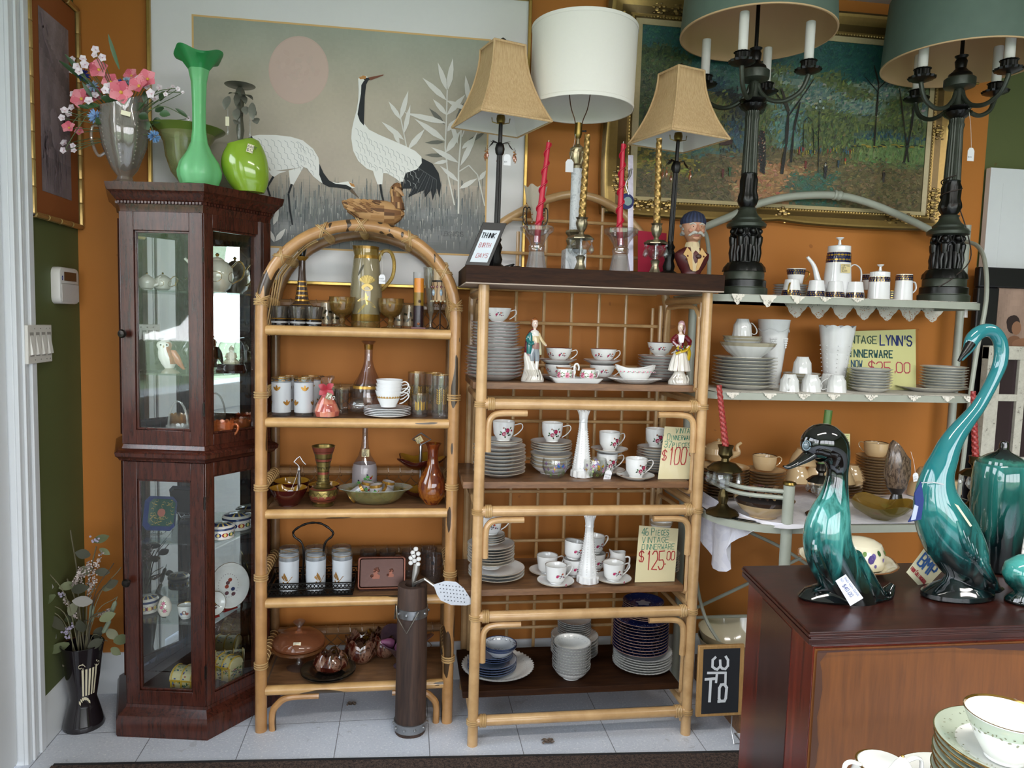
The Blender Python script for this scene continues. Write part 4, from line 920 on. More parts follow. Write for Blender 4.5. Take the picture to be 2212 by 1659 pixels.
def leafstick():
 Y=2.66;X=onx(519,Y,ZT);k=K(519,Y);t=T('leaf_candleholder','grey metal candle stand with drooping leaves and hanging crystal drops','candle holder',(X,Y,ZT));W=lambda px,py,dy=0:at(px,py,Y+dy)-Vector((X,Y,ZT))
 m=MB();c=(0x6A6A5E,.35)
 zt=W(519,186).z;m.lathe([(0,zt-.004),(.047,zt),(.05,zt+.002),(.046,zt+.003),(0,zt-.001)],1,30,c);m.build('candle_dish',METAL,t)
 m=MB();m.lathe([(.04,0),(.042,.004),(.012,.02),(.007,.05),(.007,zt*.5),(.012,zt*.6),(.008,zt*.72),(.012,zt*.86),(.016,zt-.03),(.012,zt-.012),(.006,zt-.004)],1,16,c,wave=lambda a,q,r,h:(1+.15*cos(5*a),0));m.build('stem',METAL,t)
 m=MB()
 for(a,b_,c_)in[((515,205),(495,208),(487,240)),((522,205),(545,222),(548,262)),((518,200),(512,235),(512,262)),((520,205),(530,230),(532,250)),((520,245),(515,262),(508,270)),((535,235),(552,255),(556,270))]:
  P=[W(*a),W(*b_,-.03),W(*c_,-.04)];d=P[1]-P[0];leaf(m,P[0],d,(0,-.3,1),d.length*1.0,.012,(0x77776C,.3),.2);leaf(m,P[1],P[2]-P[1],(0,-1,.2),(P[2]-P[1]).length,.013,(0x8A8A80,.3),.2)
 m.build('leaves',METAL,t)
 for px,y0,y1 in[(492,235,292),(540,240,298),(516,262,300)]:
  m=MB();a=W(px,y0,-.03);b_=W(px,y1,-.03);m.tube([a,b_],.0006,4,CHR)
  for s_,rr in[(.35,.003),(.5,.003)]:m.ball(tuple(a.lerp(b_,s_)),rr,8,(.9,.9,.92,.2))
  q=a.lerp(b_,.62);m.lathe([(.0001,0),(.0045,.009),(.003,.016),(.0001,.022)],1,6,(.9,.9,.92,.2),cx=q.x,cy=q.y,z=b_.z);m.build('crystal_drop',CARN,t)
 q=W(491,262,-.035);sticker(t,q,.012,.03)
leafstick()
def limevase():
 Y=2.55;X=onx(532,Y,ZT);k=K(532,Y);t=T('lime_vase','squat asymmetric lime green glass vase tilted on the cabinet corner','vase',(X,Y,ZT))
 ex=(atz(613,433,z_top).x);m=MB();secs=[]
 N=14
 for i in range(N+1):
  u=i/N;z=108*k*u;r=48*k*(sin(pi*min(.95,max(.03,u*.80+.12))))**.5;r=max(r,.02);secs.append(((-.010*sin(u*3)+.012*(1-u),0,z),r,r*.72,0))
 secs[-1]=((-.012,0,105*k),24*k,15*k,radians(16));secs[-2]=((-.010,0,101*k),33*k,22*k,radians(10))
 m.loft(secs,32,0x86B82A,cf=lambda q:0x86A62E);m.skin([],0)if False else None
 m.build('body',GLAZE,t);P=Vector((.022,-31*k,84*k));sticker(t,P,.02,.03,(.35,-1,.35),-.25,('AART','$12'))
limevase()
# ---------------------------------------------------------------- crane painting
def cranes():
 Y=WB-.022
 z=lambda x,y:at(x/2.676+400,y/2.676,Y-.008)
 XL,XR,ZB,ZTT=-.885,.424,1.520,2.568
 t=T('crane_painting','large gold framed painting of two white cranes under a pale pink sun','painting',((XL+XR)/2,WB-.001,ZB));O=Vector(((XL+XR)/2,WB-.001,ZB))
 m=MB();m.box(XL-O.x,XR-O.x,Y-.004-O.y,-.001,0,ZTT-ZB,0xE4E2E2);m.build('mat_board',PAPER,t)
 f=MB();w_=.012
 a,b,c,d=XL-O.x,XR-O.x,0,ZTT-ZB
 def fr(r0,r1,y0,y1,col):
  for q in((a-r1,b+r1,c-r1,c-r0),(a-r1,b+r1,d+r0,d+r1),(a-r1,a-r0,c-r0,d+r0),(b+r0,b+r1,c-r0,d+r0)):f.box(q[0],q[1],y0-O.y,y1,q[2],q[3],col)
 fr(-.004,.008,Y-.018,-.001,(0xC4A35A,.9));f.build('frame',METAL,t,bevel=.002)
 tl,tr=z(36,78),z(1768,228);fx0,fx1,fz1,fz0=tl.x,tr.x,(tl.z+tr.z)/2,at(830,545,Y-.008).z
 g=MB();q=.006
 P=MB();NX,NZ=110,80;rn=random.Random(2);sc=(fx1-fx0)
 def bg(u,v):
  h=1-v;n=.5+.2*sin(u*7+v*9)+.15*sin(u*17-v*23)+.12*sin(u*41+v*13)
  base=[L(0x8E9184),L(0xA59B8B),L(0xA2978A),L(0x6A6C6C)]
  if h<.3:k=h/.3;A,B=base[0],base[1]
  elif h<.68:k=(h-.3)/.38;A,B=base[1],base[2]
  else:k=min(1,(h-.68)/.14);A,B=base[2],base[3]
  e=abs(u-.42)*.9;c=[A[i]+(B[i]-A[i])*k for i in range(3)]
  if h<.68:c=[c[i]*(1-e*.6)+L(0x7F857C)[i]*e*.6 for i in range(3)]
  if h>.76:w2=max(0,sin(h*60+u*11)+sin(u*25))*.18*(n);c=[x+(.45-x)*w2 for x in c]
  f_=.92+.12*n+rn.uniform(-.02,.02);return tuple(x*f_*1.4 for x in c)
 y1=Y-.0048-O.y
 P.grid(NX,NZ,lambda u,v:(fx0+q+(fx1-fx0-2*q)*u-O.x,y1,fz0+q+(fz1-fz0-2*q)*v-O.z),None,bg)
 lay=[0]
 def poly(pts,c):
  lay[0]+=1;yy=y1-.0002-lay[0]*.000002
  P.poly([(p.x-O.x,yy,p.z-O.z)for p in(z(*s_)for s_ in pts)],c)
 def line(pts,w_,c,w2=None):
  w2=w_ if w2 is None else w2;n=len(pts)-1
  for i in range(n):
   (x0,y0),(x1,y1_)=pts[i],pts[i+1];l=sqrt((x1-x0)**2+(y1_-y0)**2)or 1;nx,ny=-(y1_-y0)/l/2,(x1-x0)/l/2;wa=w_+(w2-w_)*i/n;wb=w_+(w2-w_)*(i+1)/n
   poly([(x0+nx*wa,y0+ny*wa),(x1+nx*wb,y1_+ny*wb),(x1-nx*wb,y1_-ny*wb),(x0-nx*wa,y0-ny*wa)],c)
 def lf(x0,y0,x1,y1_,w_,c=0xE0DED8):
  dx,dy=x1-x0,y1_-y0;l=sqrt(dx*dx+dy*dy);nx,ny=-dy/l*w_,dx/l*w_
  poly([(x0+dx*t_+nx*s_,y0+dy*t_+ny*s_)for t_,s_ in[(0,0),(.15,.55),(.35,1),(.65,.8),(.85,.35),(1,0),(.85,-.3),(.65,-.75),(.35,-.9),(.15,-.5)]],c)
 sun=[(655+174*cos(a),403+197*sin(a))for a in[i*2*pi/40 for i in range(40)]]
 poly(sun,0xC8AEA2);poly([(655+168*cos(a),405+190*sin(a))for a in[i*2*pi/40 for i in range(40)]],0xCCB3A7)
 for i in range(46):
  a,r=rn.uniform(0,6.28),rn.uniform(0,130);poly([(655+r*cos(a)+p[0],405+r*sin(a)+p[1])for p in circ(rn.uniform(10,26),9,.6,rn.uniform(0,3))],rn.choice([0xCEB5A9,0xCAB0A4,0xC9B2A6]))
 for i in range(520):
  x=rn.uniform(480,1730);y=rn.uniform(1010,1130)+max(0,rn.gauss(60,60));poly([(x,y),(x+rn.uniform(1,4),y),(x+rn.uniform(0,3),y+rn.uniform(30,110)),(x-1,y+rn.uniform(30,100))],rn.choice([0x6A7273,0x858A88,0x525A5E,0xB6B4AC,0x96978F,0x747C7E]))
 for i in range(420):
  x=rn.uniform(480,1730);y=rn.uniform(1180,1400);poly([(x,y),(x+rn.uniform(2,5),y),(x+rn.uniform(0,3),y+rn.uniform(20,60))],rn.choice([0xC4C4BE,0xA6A8A6,0x5A6062,0x868B8E,0xCCC9C2,0x70767A]))
 WF_,BK=0xEDECE8,0x26292C
 for q in[(1500,820,1385,825,12),(1500,900,1385,895,12),(1500,720,1410,625,14),(1560,720,1610,590,12),(1620,830,1740,760,14)]:lf(*q,c=0x6E6E66)
 line([(1515,520),(1510,700),(1503,850),(1520,1020),(1557,1185)],8,0xDCDAD2);line([(1600,640),(1592,820),(1580,980),(1580,1235)],9,0xDCDAD2);line([(1245,680),(1262,760),(1280,850)],7,0xD6D4CC)
 line([(1640,590),(1625,720),(1600,790)],7,0xDCDAD2);line([(1585,990),(1640,955),(1690,1010),(1732,1190)],7,0xDCDAD2);line([(1270,650),(1330,670),(1500,705)],5,0xD6D4CC)
 for q in[(1518,520,1548,335,18),(1512,520,1460,360,17),(1512,580,1370,448,18),(1512,665,1432,572,15),(1512,665,1620,545,18),(1510,712,1270,652,18),(1505,815,1325,685,19),(1508,880,1592,755,20),(1575,830,1535,700,15),(1580,940,1420,850,17),(1590,960,1690,760,17),(1640,590,1620,435,16),(1640,600,1690,470,16),(1510,580,1650,640,15),(1580,1050,1472,958,14),(1585,1090,1690,1030,15),(1520,930,1437,945,12),(1595,690,1600,640,10),(1700,1040,1740,985,14),(1515,760,1560,690,15),(1600,860,1660,800,13),(1520,720,1660,660,14),(1242,690,1290,523,16),(1245,690,1175,585,14),(1265,770,1302,605,15),(1265,808,1135,703,16),(1288,862,1385,745,17),(1240,830,1200,760,12),(510,1300,540,1200,16),(520,1395,580,1320,16),(515,1400,490,1330,12)]:lf(*q)
 poly([(1270,1000),(1365,912),(1430,945),(1465,1000),(1480,1070),(1470,1142),(1455,1090),(1430,1158),(1420,1100),(1385,1142),(1380,1100),(1330,1120),(1288,1142),(1310,1090),(1258,1090)],BK)
 for i in range(9):line([(1330,960),(1380+i*9,990+i*6),(1300+i*19,1120)],3,[0x5A5C5E,0x3A3D40][i%2])
 poly([(375,800),(350,805),(385,785),(440,850),(470,905),(455,915),(415,870)],BK)
 poly([(1085,985),(1145,1000),(1140,1066),(1112,1066),(1095,1020)],WF_);poly([(1165,1000),(1275,998),(1258,1052),(1240,1050),(1215,1030)],WF_)
 line([(1128,1065),(1135,1120),(1152,1182)],13,BK,10);line([(1254,1050),(1252,1120),(1240,1225)],12,BK,9)
 B1=[(1000,455),(1018,438),(1046,437),(1062,452),(1048,472),(1036,500),(1032,560),(1030,640),(1033,712),(1062,748),(1120,778),(1200,812),(1270,842),(1330,872),(1366,906),(1368,942),(1340,978),(1280,998),(1200,1003),(1120,1000),(1050,975),(1000,930),(970,870),(960,800),(963,750),(976,690),(990,640),(1000,580),(1003,520)]
 poly(B1,WF_)
 def feath(x0,y0,n1,dx,dy,sk):
  for i in range(n1[0]):
   for j in range(n1[1]):
    x,y=x0+i*dx+(j%2)*dx/2,y0+j*dy+i*sk;line([(x,y),(x+dx*.5,y+dy*.35),(x+dx*.6,y+dy)],2.2,0xA9ABAA)
 feath(985,740,(3,6),26,34,12);feath(1060,800,(9,5),32,34,15);feath(1080,960,(5,1),40,30,6)
 poly([(1032,468),(1062,458),(1046,490),(1038,560),(1036,640),(1033,726),(1010,700),(996,660),(1006,600),(1016,540),(1018,492)],BK)
 poly([(1030,452),(1064,447),(1070,460),(1040,474)],BK);poly([(1058,448),(1147,430),(1146,436),(1072,464)],0x7A4A38);poly([(1005,447),(1028,436),(1048,440),(1042,456),(1010,458)],0xC08A50)
 poly([(480,985),(585,990),(545,1002),(512,1024),(496,1010)],WF_);poly([(598,985),(685,963),(642,1040),(626,1068),(608,1068)],WF_)
 line([(510,1020),(474,1080),(492,1135)],13,BK,10);line([(616,1064),(597,1120),(605,1210),(620,1300)],13,BK,9)
 poly([(385,786),(430,779),(520,780),(610,790),(680,811),(740,860),(770,910),(778,960),(795,1010),(835,1048),(880,1058),(940,1048),(972,1062),(982,1084),(950,1092),(885,1085),(820,1072),(780,1052),(740,1020),(705,975),(680,963),(640,972),(560,982),(500,990),(482,962),(465,900),(440,850),(402,820)],WF_)
 feath(420,800,(7,5),38,34,3);feath(640,820,(4,5),28,30,14)
 poly([(775,945),(800,1000),(832,1043),(870,1063),(930,1068),(962,1085),(966,1106),(930,1092),(882,1085),(830,1080),(795,1062),(775,1010)],BK)
 poly([(962,1086),(1006,1146),(998,1142),(950,1104)],0x6A5A4A);poly([(945,1052),(975,1064),(982,1082),(960,1076)],0xC08A50)
 P.build('painted_scene',PAPER,t,smooth=0,recalc=False)
 sg=MB();s0=z(1482,1362);text(sg,'LEKANDIS',(s0.x-O.x,y1-.006,s0.z-O.z),(1,0,-.0),(0,0,1),.016,0x2A2E30,.05,.5,.6);sg.build('signature',PAPER,t,smooth=0)
 q=.006
 for b0,b1,c0,c1 in((fx0,fx1,fz0,fz0+q),(fx0,fx1,fz1-q,fz1),(fx0,fx0+q,fz0+q,fz1-q),(fx1-q,fx1,fz0+q,fz1-q)):g.box(b0-O.x,b1-O.x,y1-.001,y1+.001,c0-O.z,c1-O.z,0xDDB67C)
 g.build('fillet',PAPER,t)
cranes()
# ---------------------------------------------------------------- street scene in the heavy gilt frame
def street():
 Y=WB-.03;W=lambda px,py:at(px,py,Y)
 X0,X1,Z0,Z1=W(1382,240).x,W(2000,350).x,W(1700,441).z,W(1700,78).z
 OX0,OX1,OZ0,OZ1=W(1307,240).x,W(2052,250).x,W(1700,481).z,W(1875,36).z
 t=T('street_painting','oil painting of strolling figures on a tree-lined avenue in a carved gilt frame','painting',((X0+X1)/2,WB-.001,OZ0));O=Vector(((X0+X1)/2,WB-.001,OZ0))
 m=MB();y0=Y+.01-O.y;rn=random.Random(9)
 def C(u,v):
  u=min(1,max(0,u+rn.gauss(0,.018)+.012*sin(v*37)));v=min(1,max(0,v+rn.gauss(0,.014)+.01*sin(u*31)))
  if v>.70+.04*sin(u*9):
   if u<.2 and v<.86:return rn.choice([0x6E6428,0x8A7C30,0x4E4A22,0x3A3C20])
   if .52<u<.68 and v>.8:return rn.choice([0x1F4A40,0x2E5A4A,0x3A4A34,0x4A4A30])
   if .33<u<.58 and v>.76:return rn.choice([0x8E6A42,0x9A7850,0x6E5430,0x7A5A34,0x8A5A3A])
   return rn.choice([0x4A4224,0x5A5030,0x3C381F,0x665838])
  if u<.17-.1*(v>.6):return rn.choice([0x1E2E1C,0x2E3E22,0x3A4A28,0x46502C])if v>.1+.5*abs(u-.06)else rn.choice([0x1F4A44,0x2A544C])
  if .17<u<.30 and .38<v<.70:return rn.choice([0x5A5C30,0x6A6834,0x4A4E2E])
  if .25<u<.36 and .34<v<.7:return rn.choice([0x2E4A54,0x24363E,0x3A5660])if v>.5 else rn.choice([0x141A1C,0x1E2628])
  if .14<u<.27 and .27<v<.4:return rn.choice([0x16323E,0x1E3E4A])
  if .43<u<.55 and v>.40+.0 and .46<u<.56:return rn.choice([0x4A6A64,0x5A7670,0x3A5A58])
  if u>.76 and .53<v<.70:return rn.choice([0x4E6438,0x5A703E,0x465A32,0x627646])if v>.56 else rn.choice([0x1C3A44,0x24444A])
  k=.5+.5*sin(u*21+sin(v*13)*2)*sin(v*17+u*5)
  if v>.17 and(k>.52 and u>.33 or v>.42 and u>.3):return rn.choice([0x3A4826,0x4E5A2C,0x5E6634,0x2E3A22,0x46543A])
  if v<.22:return rn.choice([0x16403C,0x1E4A44,0x265048])
  return rn.choice([0x3E5A54,0x50665C,0x68786A,0x34504C,0x7A8070])if u>.4 else rn.choice([0x2E524C,0x3A5E56,0x48665C])
 def CA_(u,v):q=[L(C(u,1-v))for _ in range(4)];return tuple(sum(p[i]for p in q)*.36+.004 for i in range(3))
 m.grid(84,54,lambda u,v:(X0-O.x+(X1-X0)*u,y0+.0005,Z0-O.z+(Z1-Z0)*v),None,CA_)
 n=[0]
 def S4(px,py,dx,dy,w_,c):
  n[0]+=1;l=sqrt(dx*dx+dy*dy)or 1;nx,ny=-dy/l*w_/2,dx/l*w_/2;yy=y0-.0004-(n[0]%97)*.00002
  m.poly([(px-dx/2+nx,yy,py-dy/2+ny),(px+nx*1.2,yy-.0006,py+ny*1.2),(px+dx/2+nx*.5,yy,py+dy/2+ny*.5),(px+dx/2-nx*.5,yy,py+dy/2-ny*.5),(px-nx,yy-.0004,py-ny),(px-dx/2-nx,yy,py-dy/2-ny)],c)
 w_,h_=X1-X0,Z1-Z0
 for i in range(5600):
  u,v=rn.random(),rn.random();c=tuple(min(1,x*(1.1+rn.random()*.6)+.008)for x in L(C(u,v)));a=rn.gauss(.1 if v>.7 else(1.3 if v>.5 else .7),.5);l=rn.uniform(.008,.022)
  S4(X0-O.x+u*w_*.985+.007,Z1-O.z-v*h_*.985-.003,l*cos(a),l*sin(a),rn.uniform(.003,.009),c)
 y0-=.003;D=[0x14120E,0x1E1A12,0x2A2418]
 def F(px,py):p=W(px,py);return p.x-O.x,p.z-O.z
 def trunk(P,w0,c=None):
  for a,b in zip(P,P[1:]):(x0,z0),(x1,z1)=F(*a),F(*b);S4((x0+x1)/2,(z0+z1)/2,x1-x0,z1-z0,w0,rn.choice(D)if c is None else c)
 for P,w0 in[([(1690,375),(1700,310),(1705,240),(1690,190)],.013),([(1710,350),(1716,280),(1730,220)],.009),([(1890,320),(1895,250),(1900,180),(1890,140)],.007),([(1955,350),(1970,280),(1980,200)],.009),([(1965,350),(1955,270),(1945,190)],.006),([(1705,250),(1740,200),(1760,170)],.005),([(1900,190),(1930,160)],.004),([(1900,200),(1870,165)],.004),([(1700,230),(1670,190)],.004)]:trunk(P,w0)
 trunk([(1736,330),(1738,262)],.003,0x10181A);trunk([(1760,330),(1757,262)],.003,0x10181A);trunk([(1738,262),(1747,252),(1757,262)],.003,0x10181A)
 trunk([(1769,372),(1771,235)],.003,0x0E1616)
 for px,py in[(1773,218),(1765,232),(1781,232)]:x,zz=F(px,py);S4(x,zz,.002,.010,.008,0x9FB0B0);S4(x,zz+.007,.002,.004,.006,0x14242A)
 for dy in range(0,90,6):x,zz=F(1649,285+dy);S4(x,zz,.006,.012,.034 if 8<dy<70 else .022,0x120F0C)
 for i in range(22):x,zz=F(1649+rn.uniform(-12,12),rn.uniform(280,375));S4(x,zz,.004,.006,.004,rn.choice([0x8A5A44,0x9A8A70,0x6A3A30,0xA8A090]))
 def man(px,py,s,c,c2=None,skin=0x8A6A50,hat=True):
  x,zz=F(px,py);S4(x,zz,.001,-s*.36,s*.20,c);S4(x+s*.02,zz-s*.32,.001,-s*.34,s*.10,c2 or c);S4(x-s*.05,zz-s*.3,.001,-s*.3,s*.06,c2 or c);S4(x,zz+s*.24,.001,s*.08,s*.09,skin)
  if hat:S4(x,zz+s*.30,s*.16,0,s*.04,c);S4(x,zz+s*.33,s*.08,0,s*.07,c)
 man(1785,365,.075,0x12161A);x,zz=F(1785,355);S4(x,zz,.001,.014,.005,0xB8B8B0);man(1911,378,.06,0x2A241E);man(1813,350,.045,0x1E3A44,hat=False);man(1828,345,.035,0x9A2A22,0xA88A2A,hat=False);man(1742,352,.048,0x6A2018,hat=False);man(1736,330,.03,0x9A8A2A,hat=False);man(1728,325,.03,0x8A2A22,hat=False)
 man(1563,370,.05,0x5A1E1A,hat=False);man(1578,366,.05,0x2A5A34,hat=False);man(1495,372,.045,0x2A4A2A,hat=False)
 for i in range(34):man(rn.uniform(1722,1850),rn.uniform(318,328),.022,rn.choice([0x2A5A6A,0x8A2A22,0x9A8A2A,0x1E3A4A,0x3A6A74]),hat=False)
 for i in range(28):
  x,zz=F(rn.uniform(1530,1625),rn.uniform(220,330));S4(x,zz,.001,-.014,.003,0x14181A)
  x,zz=F(rn.uniform(1870,2000),rn.uniform(272,305));S4(x,zz,.001,-.010,.003,0x22301C)
 for i in range(30):x,zz=F(rn.uniform(1840,2000),315+rn.uniform(-3,3));S4(x,zz,.02,rn.uniform(-.003,.001),.004,rn.choice([0x8A7A2A,0x1A2A22,0xA08A34]))
 x,zz=F(1570,305);S4(x,zz,.05,0,.03,0x3A1A14)
 m.build('canvas',CANVAS,t,smooth=0,recalc=False)
# carved frame: stepped profile swept round, with scrolls and corner ornaments
 G1,G2,G3,CRM=(0xA8894E,.55),(0x6E5830,.5),(0xC4A562,.6),0xC9B78A
 def rect(x0,x1,z0,z1):return[(x0,z0),(x1,z0),(x1,z1),(x0,z1)]
 steps=[(0.0,0.004,CRM),(.16,.010,CRM),(.20,.012,G2),(.26,.020,G3),(.30,.016,G1),(.36,.020,G2),(.62,.030,G1),(.80,.050,G3),(.90,.055,G2),(1.0,.040,G1)]
 f=MB();rings=[];N=40
 for k,(s_,d_,c)in enumerate(steps):
  x0,x1,z0,z1=X0+(OX0-X0)*s_-O.x,X1+(OX1-X1)*s_-O.x,Z0+(OZ0-Z0)*s_-O.z,Z1+(OZ1-Z1)*s_-O.z;pts=[]
  cor=rect(x0,x1,z0,z1)
  for e in range(4):
   A,B=cor[e],cor[(e+1)%4]
   for i in range(N):
    q=i/N;wv=0
    if k>=7:wv=.010*(abs(sin(2*pi*q))**.7)*(1 if q not in(0,)else 0)-.004*exp_((q-.5)/.05)
    nx,nz=[(0,-1),(1,0),(0,1),(-1,0)][e]
    pts.append((A[0]+(B[0]-A[0])*q+nx*wv,y0+.002-d_*.42,A[1]+(B[1]-A[1])*q+nz*wv))
  rings.append(f.ring(pts))
 back=f.ring([(p[0],-.001,p[2])for p in[f.v[i]for i in rings[-1]]]);rings.append(back)
 f.skin(rings,None,True,False,True,lambda k:steps[min(k,len(steps)-1)][2])
 o=f.build('frame',METAL,t,smooth=40)
 for e,(A,B)in enumerate([((X0,Z0),(X1,Z0)),((X1,Z0),(X1,Z1)),((X1,Z1),(X0,Z1)),((X0,Z1),(X0,Z0))]):
  b=MB();nx,nz=[(0,-1),(1,0),(0,1),(-1,0)][e];l=sqrt((B[0]-A[0])**2+(B[1]-A[1])**2);n_=int(l/.012);s_=[abs(OZ0-Z0),abs(OX1-X1),abs(OZ1-Z1),abs(OX0-X0)][e]
  for i in range(n_):
   q=(i+.5)/n_;b.ball((A[0]+(B[0]-A[0])*q+nx*s_*.27-O.x,y0-.007,A[1]+(B[1]-A[1])*q+nz*s_*.27-O.z),.0036,4,G3,1,.7,1)
  for i in range(6):
   q0=[0.0,.05,.11,.89,.95,.5][i]
   for j in range(15):
    a=j*.8+e;r=.012*(1-j*.035);cx,cz_=A[0]+(B[0]-A[0])*q0+nx*s_*.55+.026*cos(a)*(.3+j*.07),A[1]+(B[1]-A[1])*q0+nz*s_*.55+.026*sin(a)*(.3+j*.07)
    b.ball((cx-O.x,y0-.012,cz_-O.z),r*.8,5,[G1,G2,G3][j%3],1.3,.6,.7)
  b.build('carved_ornament',METAL,t)
def exp_(x):return math.exp(-x*x)
street()
# ---------------------------------------------------------------- arched bamboo shelf
AY,AB=2.47,2.735
AXL,AXR=at(564,1200,AY).x,at(973,1200,AY).x;AXM=(AXL+AXR)/2;AHW=(AXR-AXL)/2
ARZ=[zat(780,y,AY)for y in(718,914,1109,1298,1483)]
A=T('arched_bamboo_shelf','arched five-tier bamboo shelf with scorched marks and cane bindings','shelf',(AXM,(AY+AB)/2,0))
AO=Vector((AXM,(AY+AB)/2,0));yf,yb=AY-AO.y,AB-AO.y
zs,zp=1.40,zat(785,487,AY)
def archpath(y,hw,z0=0.0,zt=None):
 zt=zt or zp;P=[(-hw,y,z0)]+[(-hw,y,z0+(zs-z0)*q)for q in(.3,.6,.9)]
 for i in range(25):
  a=pi-pi*i/24;P.append((hw*cos(a),y,zs+(zt-zs)*abs(sin(a))**.92))
 return P+[(hw,y,z0+(zs-z0)*q)for q in(.9,.6,.3)]+[(hw,y,z0)]
MB().tube(archpath(yf,AHW),.0195,14).build('front_arch',BAM_V,A)
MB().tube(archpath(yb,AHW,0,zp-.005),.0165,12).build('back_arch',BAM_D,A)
for z in ARZ:
 m=MB();m.tube([(-AHW+.015,yf,z),(AHW-.015,yf,z)],.0165,12);m.build('front_rail',BAM_H,A)
 m=MB();m.box(-AHW+.016,AHW-.016,yf+.004,yb-.005,z+.006,z+.014);m.build('shelf_board',SHELFW,A)
 zb=z+.09
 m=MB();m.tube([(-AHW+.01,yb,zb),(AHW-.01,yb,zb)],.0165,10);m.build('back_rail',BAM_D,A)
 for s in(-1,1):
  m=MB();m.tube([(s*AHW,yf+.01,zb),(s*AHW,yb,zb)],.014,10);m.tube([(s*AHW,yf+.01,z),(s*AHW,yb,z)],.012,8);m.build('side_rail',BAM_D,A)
  m=MB();n=9
  for i in range(n):y=yf+.03+i*.026;m.tube([(s*AHW+.0165*cos(a),y+.006*a/6.28,zb+.0165*sin(a))for a in[j*.7 for j in range(10)]],.0022,4)
  for w_ in(-.008,0,.008):m.tube([(s*(AHW+.0205)*1.0 if 0 else s*AHW+.0215*cos(a),yf+.0215*sin(a),zb+w_)for a in[j*pi/6 for j in range(12)]],.0028,5,closed=True)
  m.build('cane_wrapping',CANE,A)
 m=MB();n=13
 for i in range(n):
  x=-AHW+.05+i*(2*AHW-.1)/(n-1);m.tube([(x+.012*a/6.28,yb+.0185*cos(a),zb+.0185*sin(a))for a in[j*.8 for j in range(9)]],.0022,4)
  if i<n-1:
   dx=(2*AHW-.1)/(n-1)
   for sgn in(1,-1):
    x0=x if sgn>0 else x+dx
    m.tube(crom([(x0,yb,zb-.014),(x0+sgn*dx*.1,yb,zb-.03),(x0+sgn*dx*1.0,yb,z+.022),(x0+sgn*dx*.9,yb,z+.006)],4),.0016,4)
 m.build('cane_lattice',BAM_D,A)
pth=archpath(yf,AHW)
for i in(5,9,13,16,20,24,27):
 p,q=Vector(pth[i]),Vector(pth[i+1]);d=(q-p).normalized();r=Vector((d.z,0,-d.x));m=MB()
 for ph in(-1,1):
  for o in(-.003,.003):m.tube([p+d*(ph*.016*cos(a)+o)+(r*cos(a)+Vector((0,1,0))*sin(a))*.0215 for a in[j*pi/8 for j in range(16)]],.0024,4,closed=True)
 b_=Vector((p.x*.985,yb,p.z-.008));m.tube([p,b_],.010,8)
 for k in range(12):
  c=p.lerp(b_,.06+k*.075);e=Vector((0,1,0));m.tube([c+(d*cos(a)+r*sin(a))*.0125+e*(.008*a/6.28)for a in[j*.9 for j in range(8)]],.0028,4)
 m.build('binding',CANE,A)
m=MB()
for s in(-1,1):
 for q in range(4):
  P=[]
  for i in range(12):
   a=(pi*.86-i*.055)if s<0 else(pi*.14+i*.055);P.append(((AHW-.008-q*.003)*cos(a),yf+.035+q*.03+.02*sin(i*.5),zs+(zp-zs-.01)*abs(sin(a))**.92))
  m.tube([(s*(AHW-.004-q*.002),yf+.05+q*.025,zs-.07)]+P if s<0 else[(s*(AHW-.004-q*.002),yf+.05+q*.025,zs-.07)]+P,.0022,4)
m.build('cane_strands',CANE,A)
for s in(-1,1):
 m=MB();zt=ARZ[4]-.027;m.tube(crom([(s*(AHW-.038),yf,0),(s*(AHW-.038),yf,.06),(s*(AHW-.052),yf,.088),(s*(AHW-.09),yf,zt),(s*(AHW-.19),yf,zt+.003)],6),.012,10);m.build('corner_brace',BAM_V,A)
Z1,Z2,Z3,Z4,Z5=[z+.015 for z in ARZ]
def g_at(px,Y,z):return put(px,Y,z)
# --- duck on the arch
def woodduck():
 Y=2.50;P0=at(808,478,Y);zt0=zp+.012;X=P0.x;k=K(808,Y);t=T('duck_decoy','carved brown speckled duck figure sitting on top of the bamboo arch','figurine',(X+.002,Y+.03,zt0),radians(4))
 m=MB();rn=random.Random(1)
 S_=[(-70,44,2,2),(-66,40,8,5),(-52,34,14,15),(-34,28,24,22),(-10,24,28,25),(18,24,28,25),(40,24,24,22),(54,26,15,15),(62,26,4,4)]
 rings=[]
 for x,z,rz_,ry in S_:rings.append(m.ring([(x*k,ry*k*cos(a),(z+rz_*sin(a))*k)for a in[2*pi*j/24 for j in range(24)]]))
 cs=[0x946A40,0xAA7E4E,0x7A5230,0x5E3E24,0xBA9060]
 m.skin(rings,cs[0],cf=lambda q:[rn.choice(cs)for j in range(24)])
 R=[((46,34),17),((46,48),14),((44,60),12),((43,70),13.5),((44,80),12.5),((46,88),8),((46,91),1)]
 m.loft([((x*k,-4*k,z*k),r*k,r*k*.9)for(x,z),r in R],20,cs[3],cf=lambda q:[rn.choice(cs[2:])for j in range(20)])
 m.build('body',MATTE,t)
 b=MB();b.tube([(46*k,-14*k,74*k),(52*k,-24*k,68*k),(56*k,-34*k,60*k)],[7*k,5*k,3.5*k],10,0xC49A72,flat=.6);b.build('bill',SATIN,t)
 e=MB()
 for x,y in((35,-14),(56,-8)):e.ball((x*k,y*k,77*k),2.2*k,8,0x14100C)
 e.build('eyes',GLAZE,t)
 for s in(-1,1):
  w_=MB()
  for i in range(5):
   for j in range(4):leaf(w_,((14-i*13)*k,s*(22-j*1.5)*k,(24+j*6)*k),(-1,s*.1,.15),(0,s,.4),22*k,6*k,rn.choice(cs),.03,3)
  w_.build('wing_feathers',MATTE,t)
woodduck()
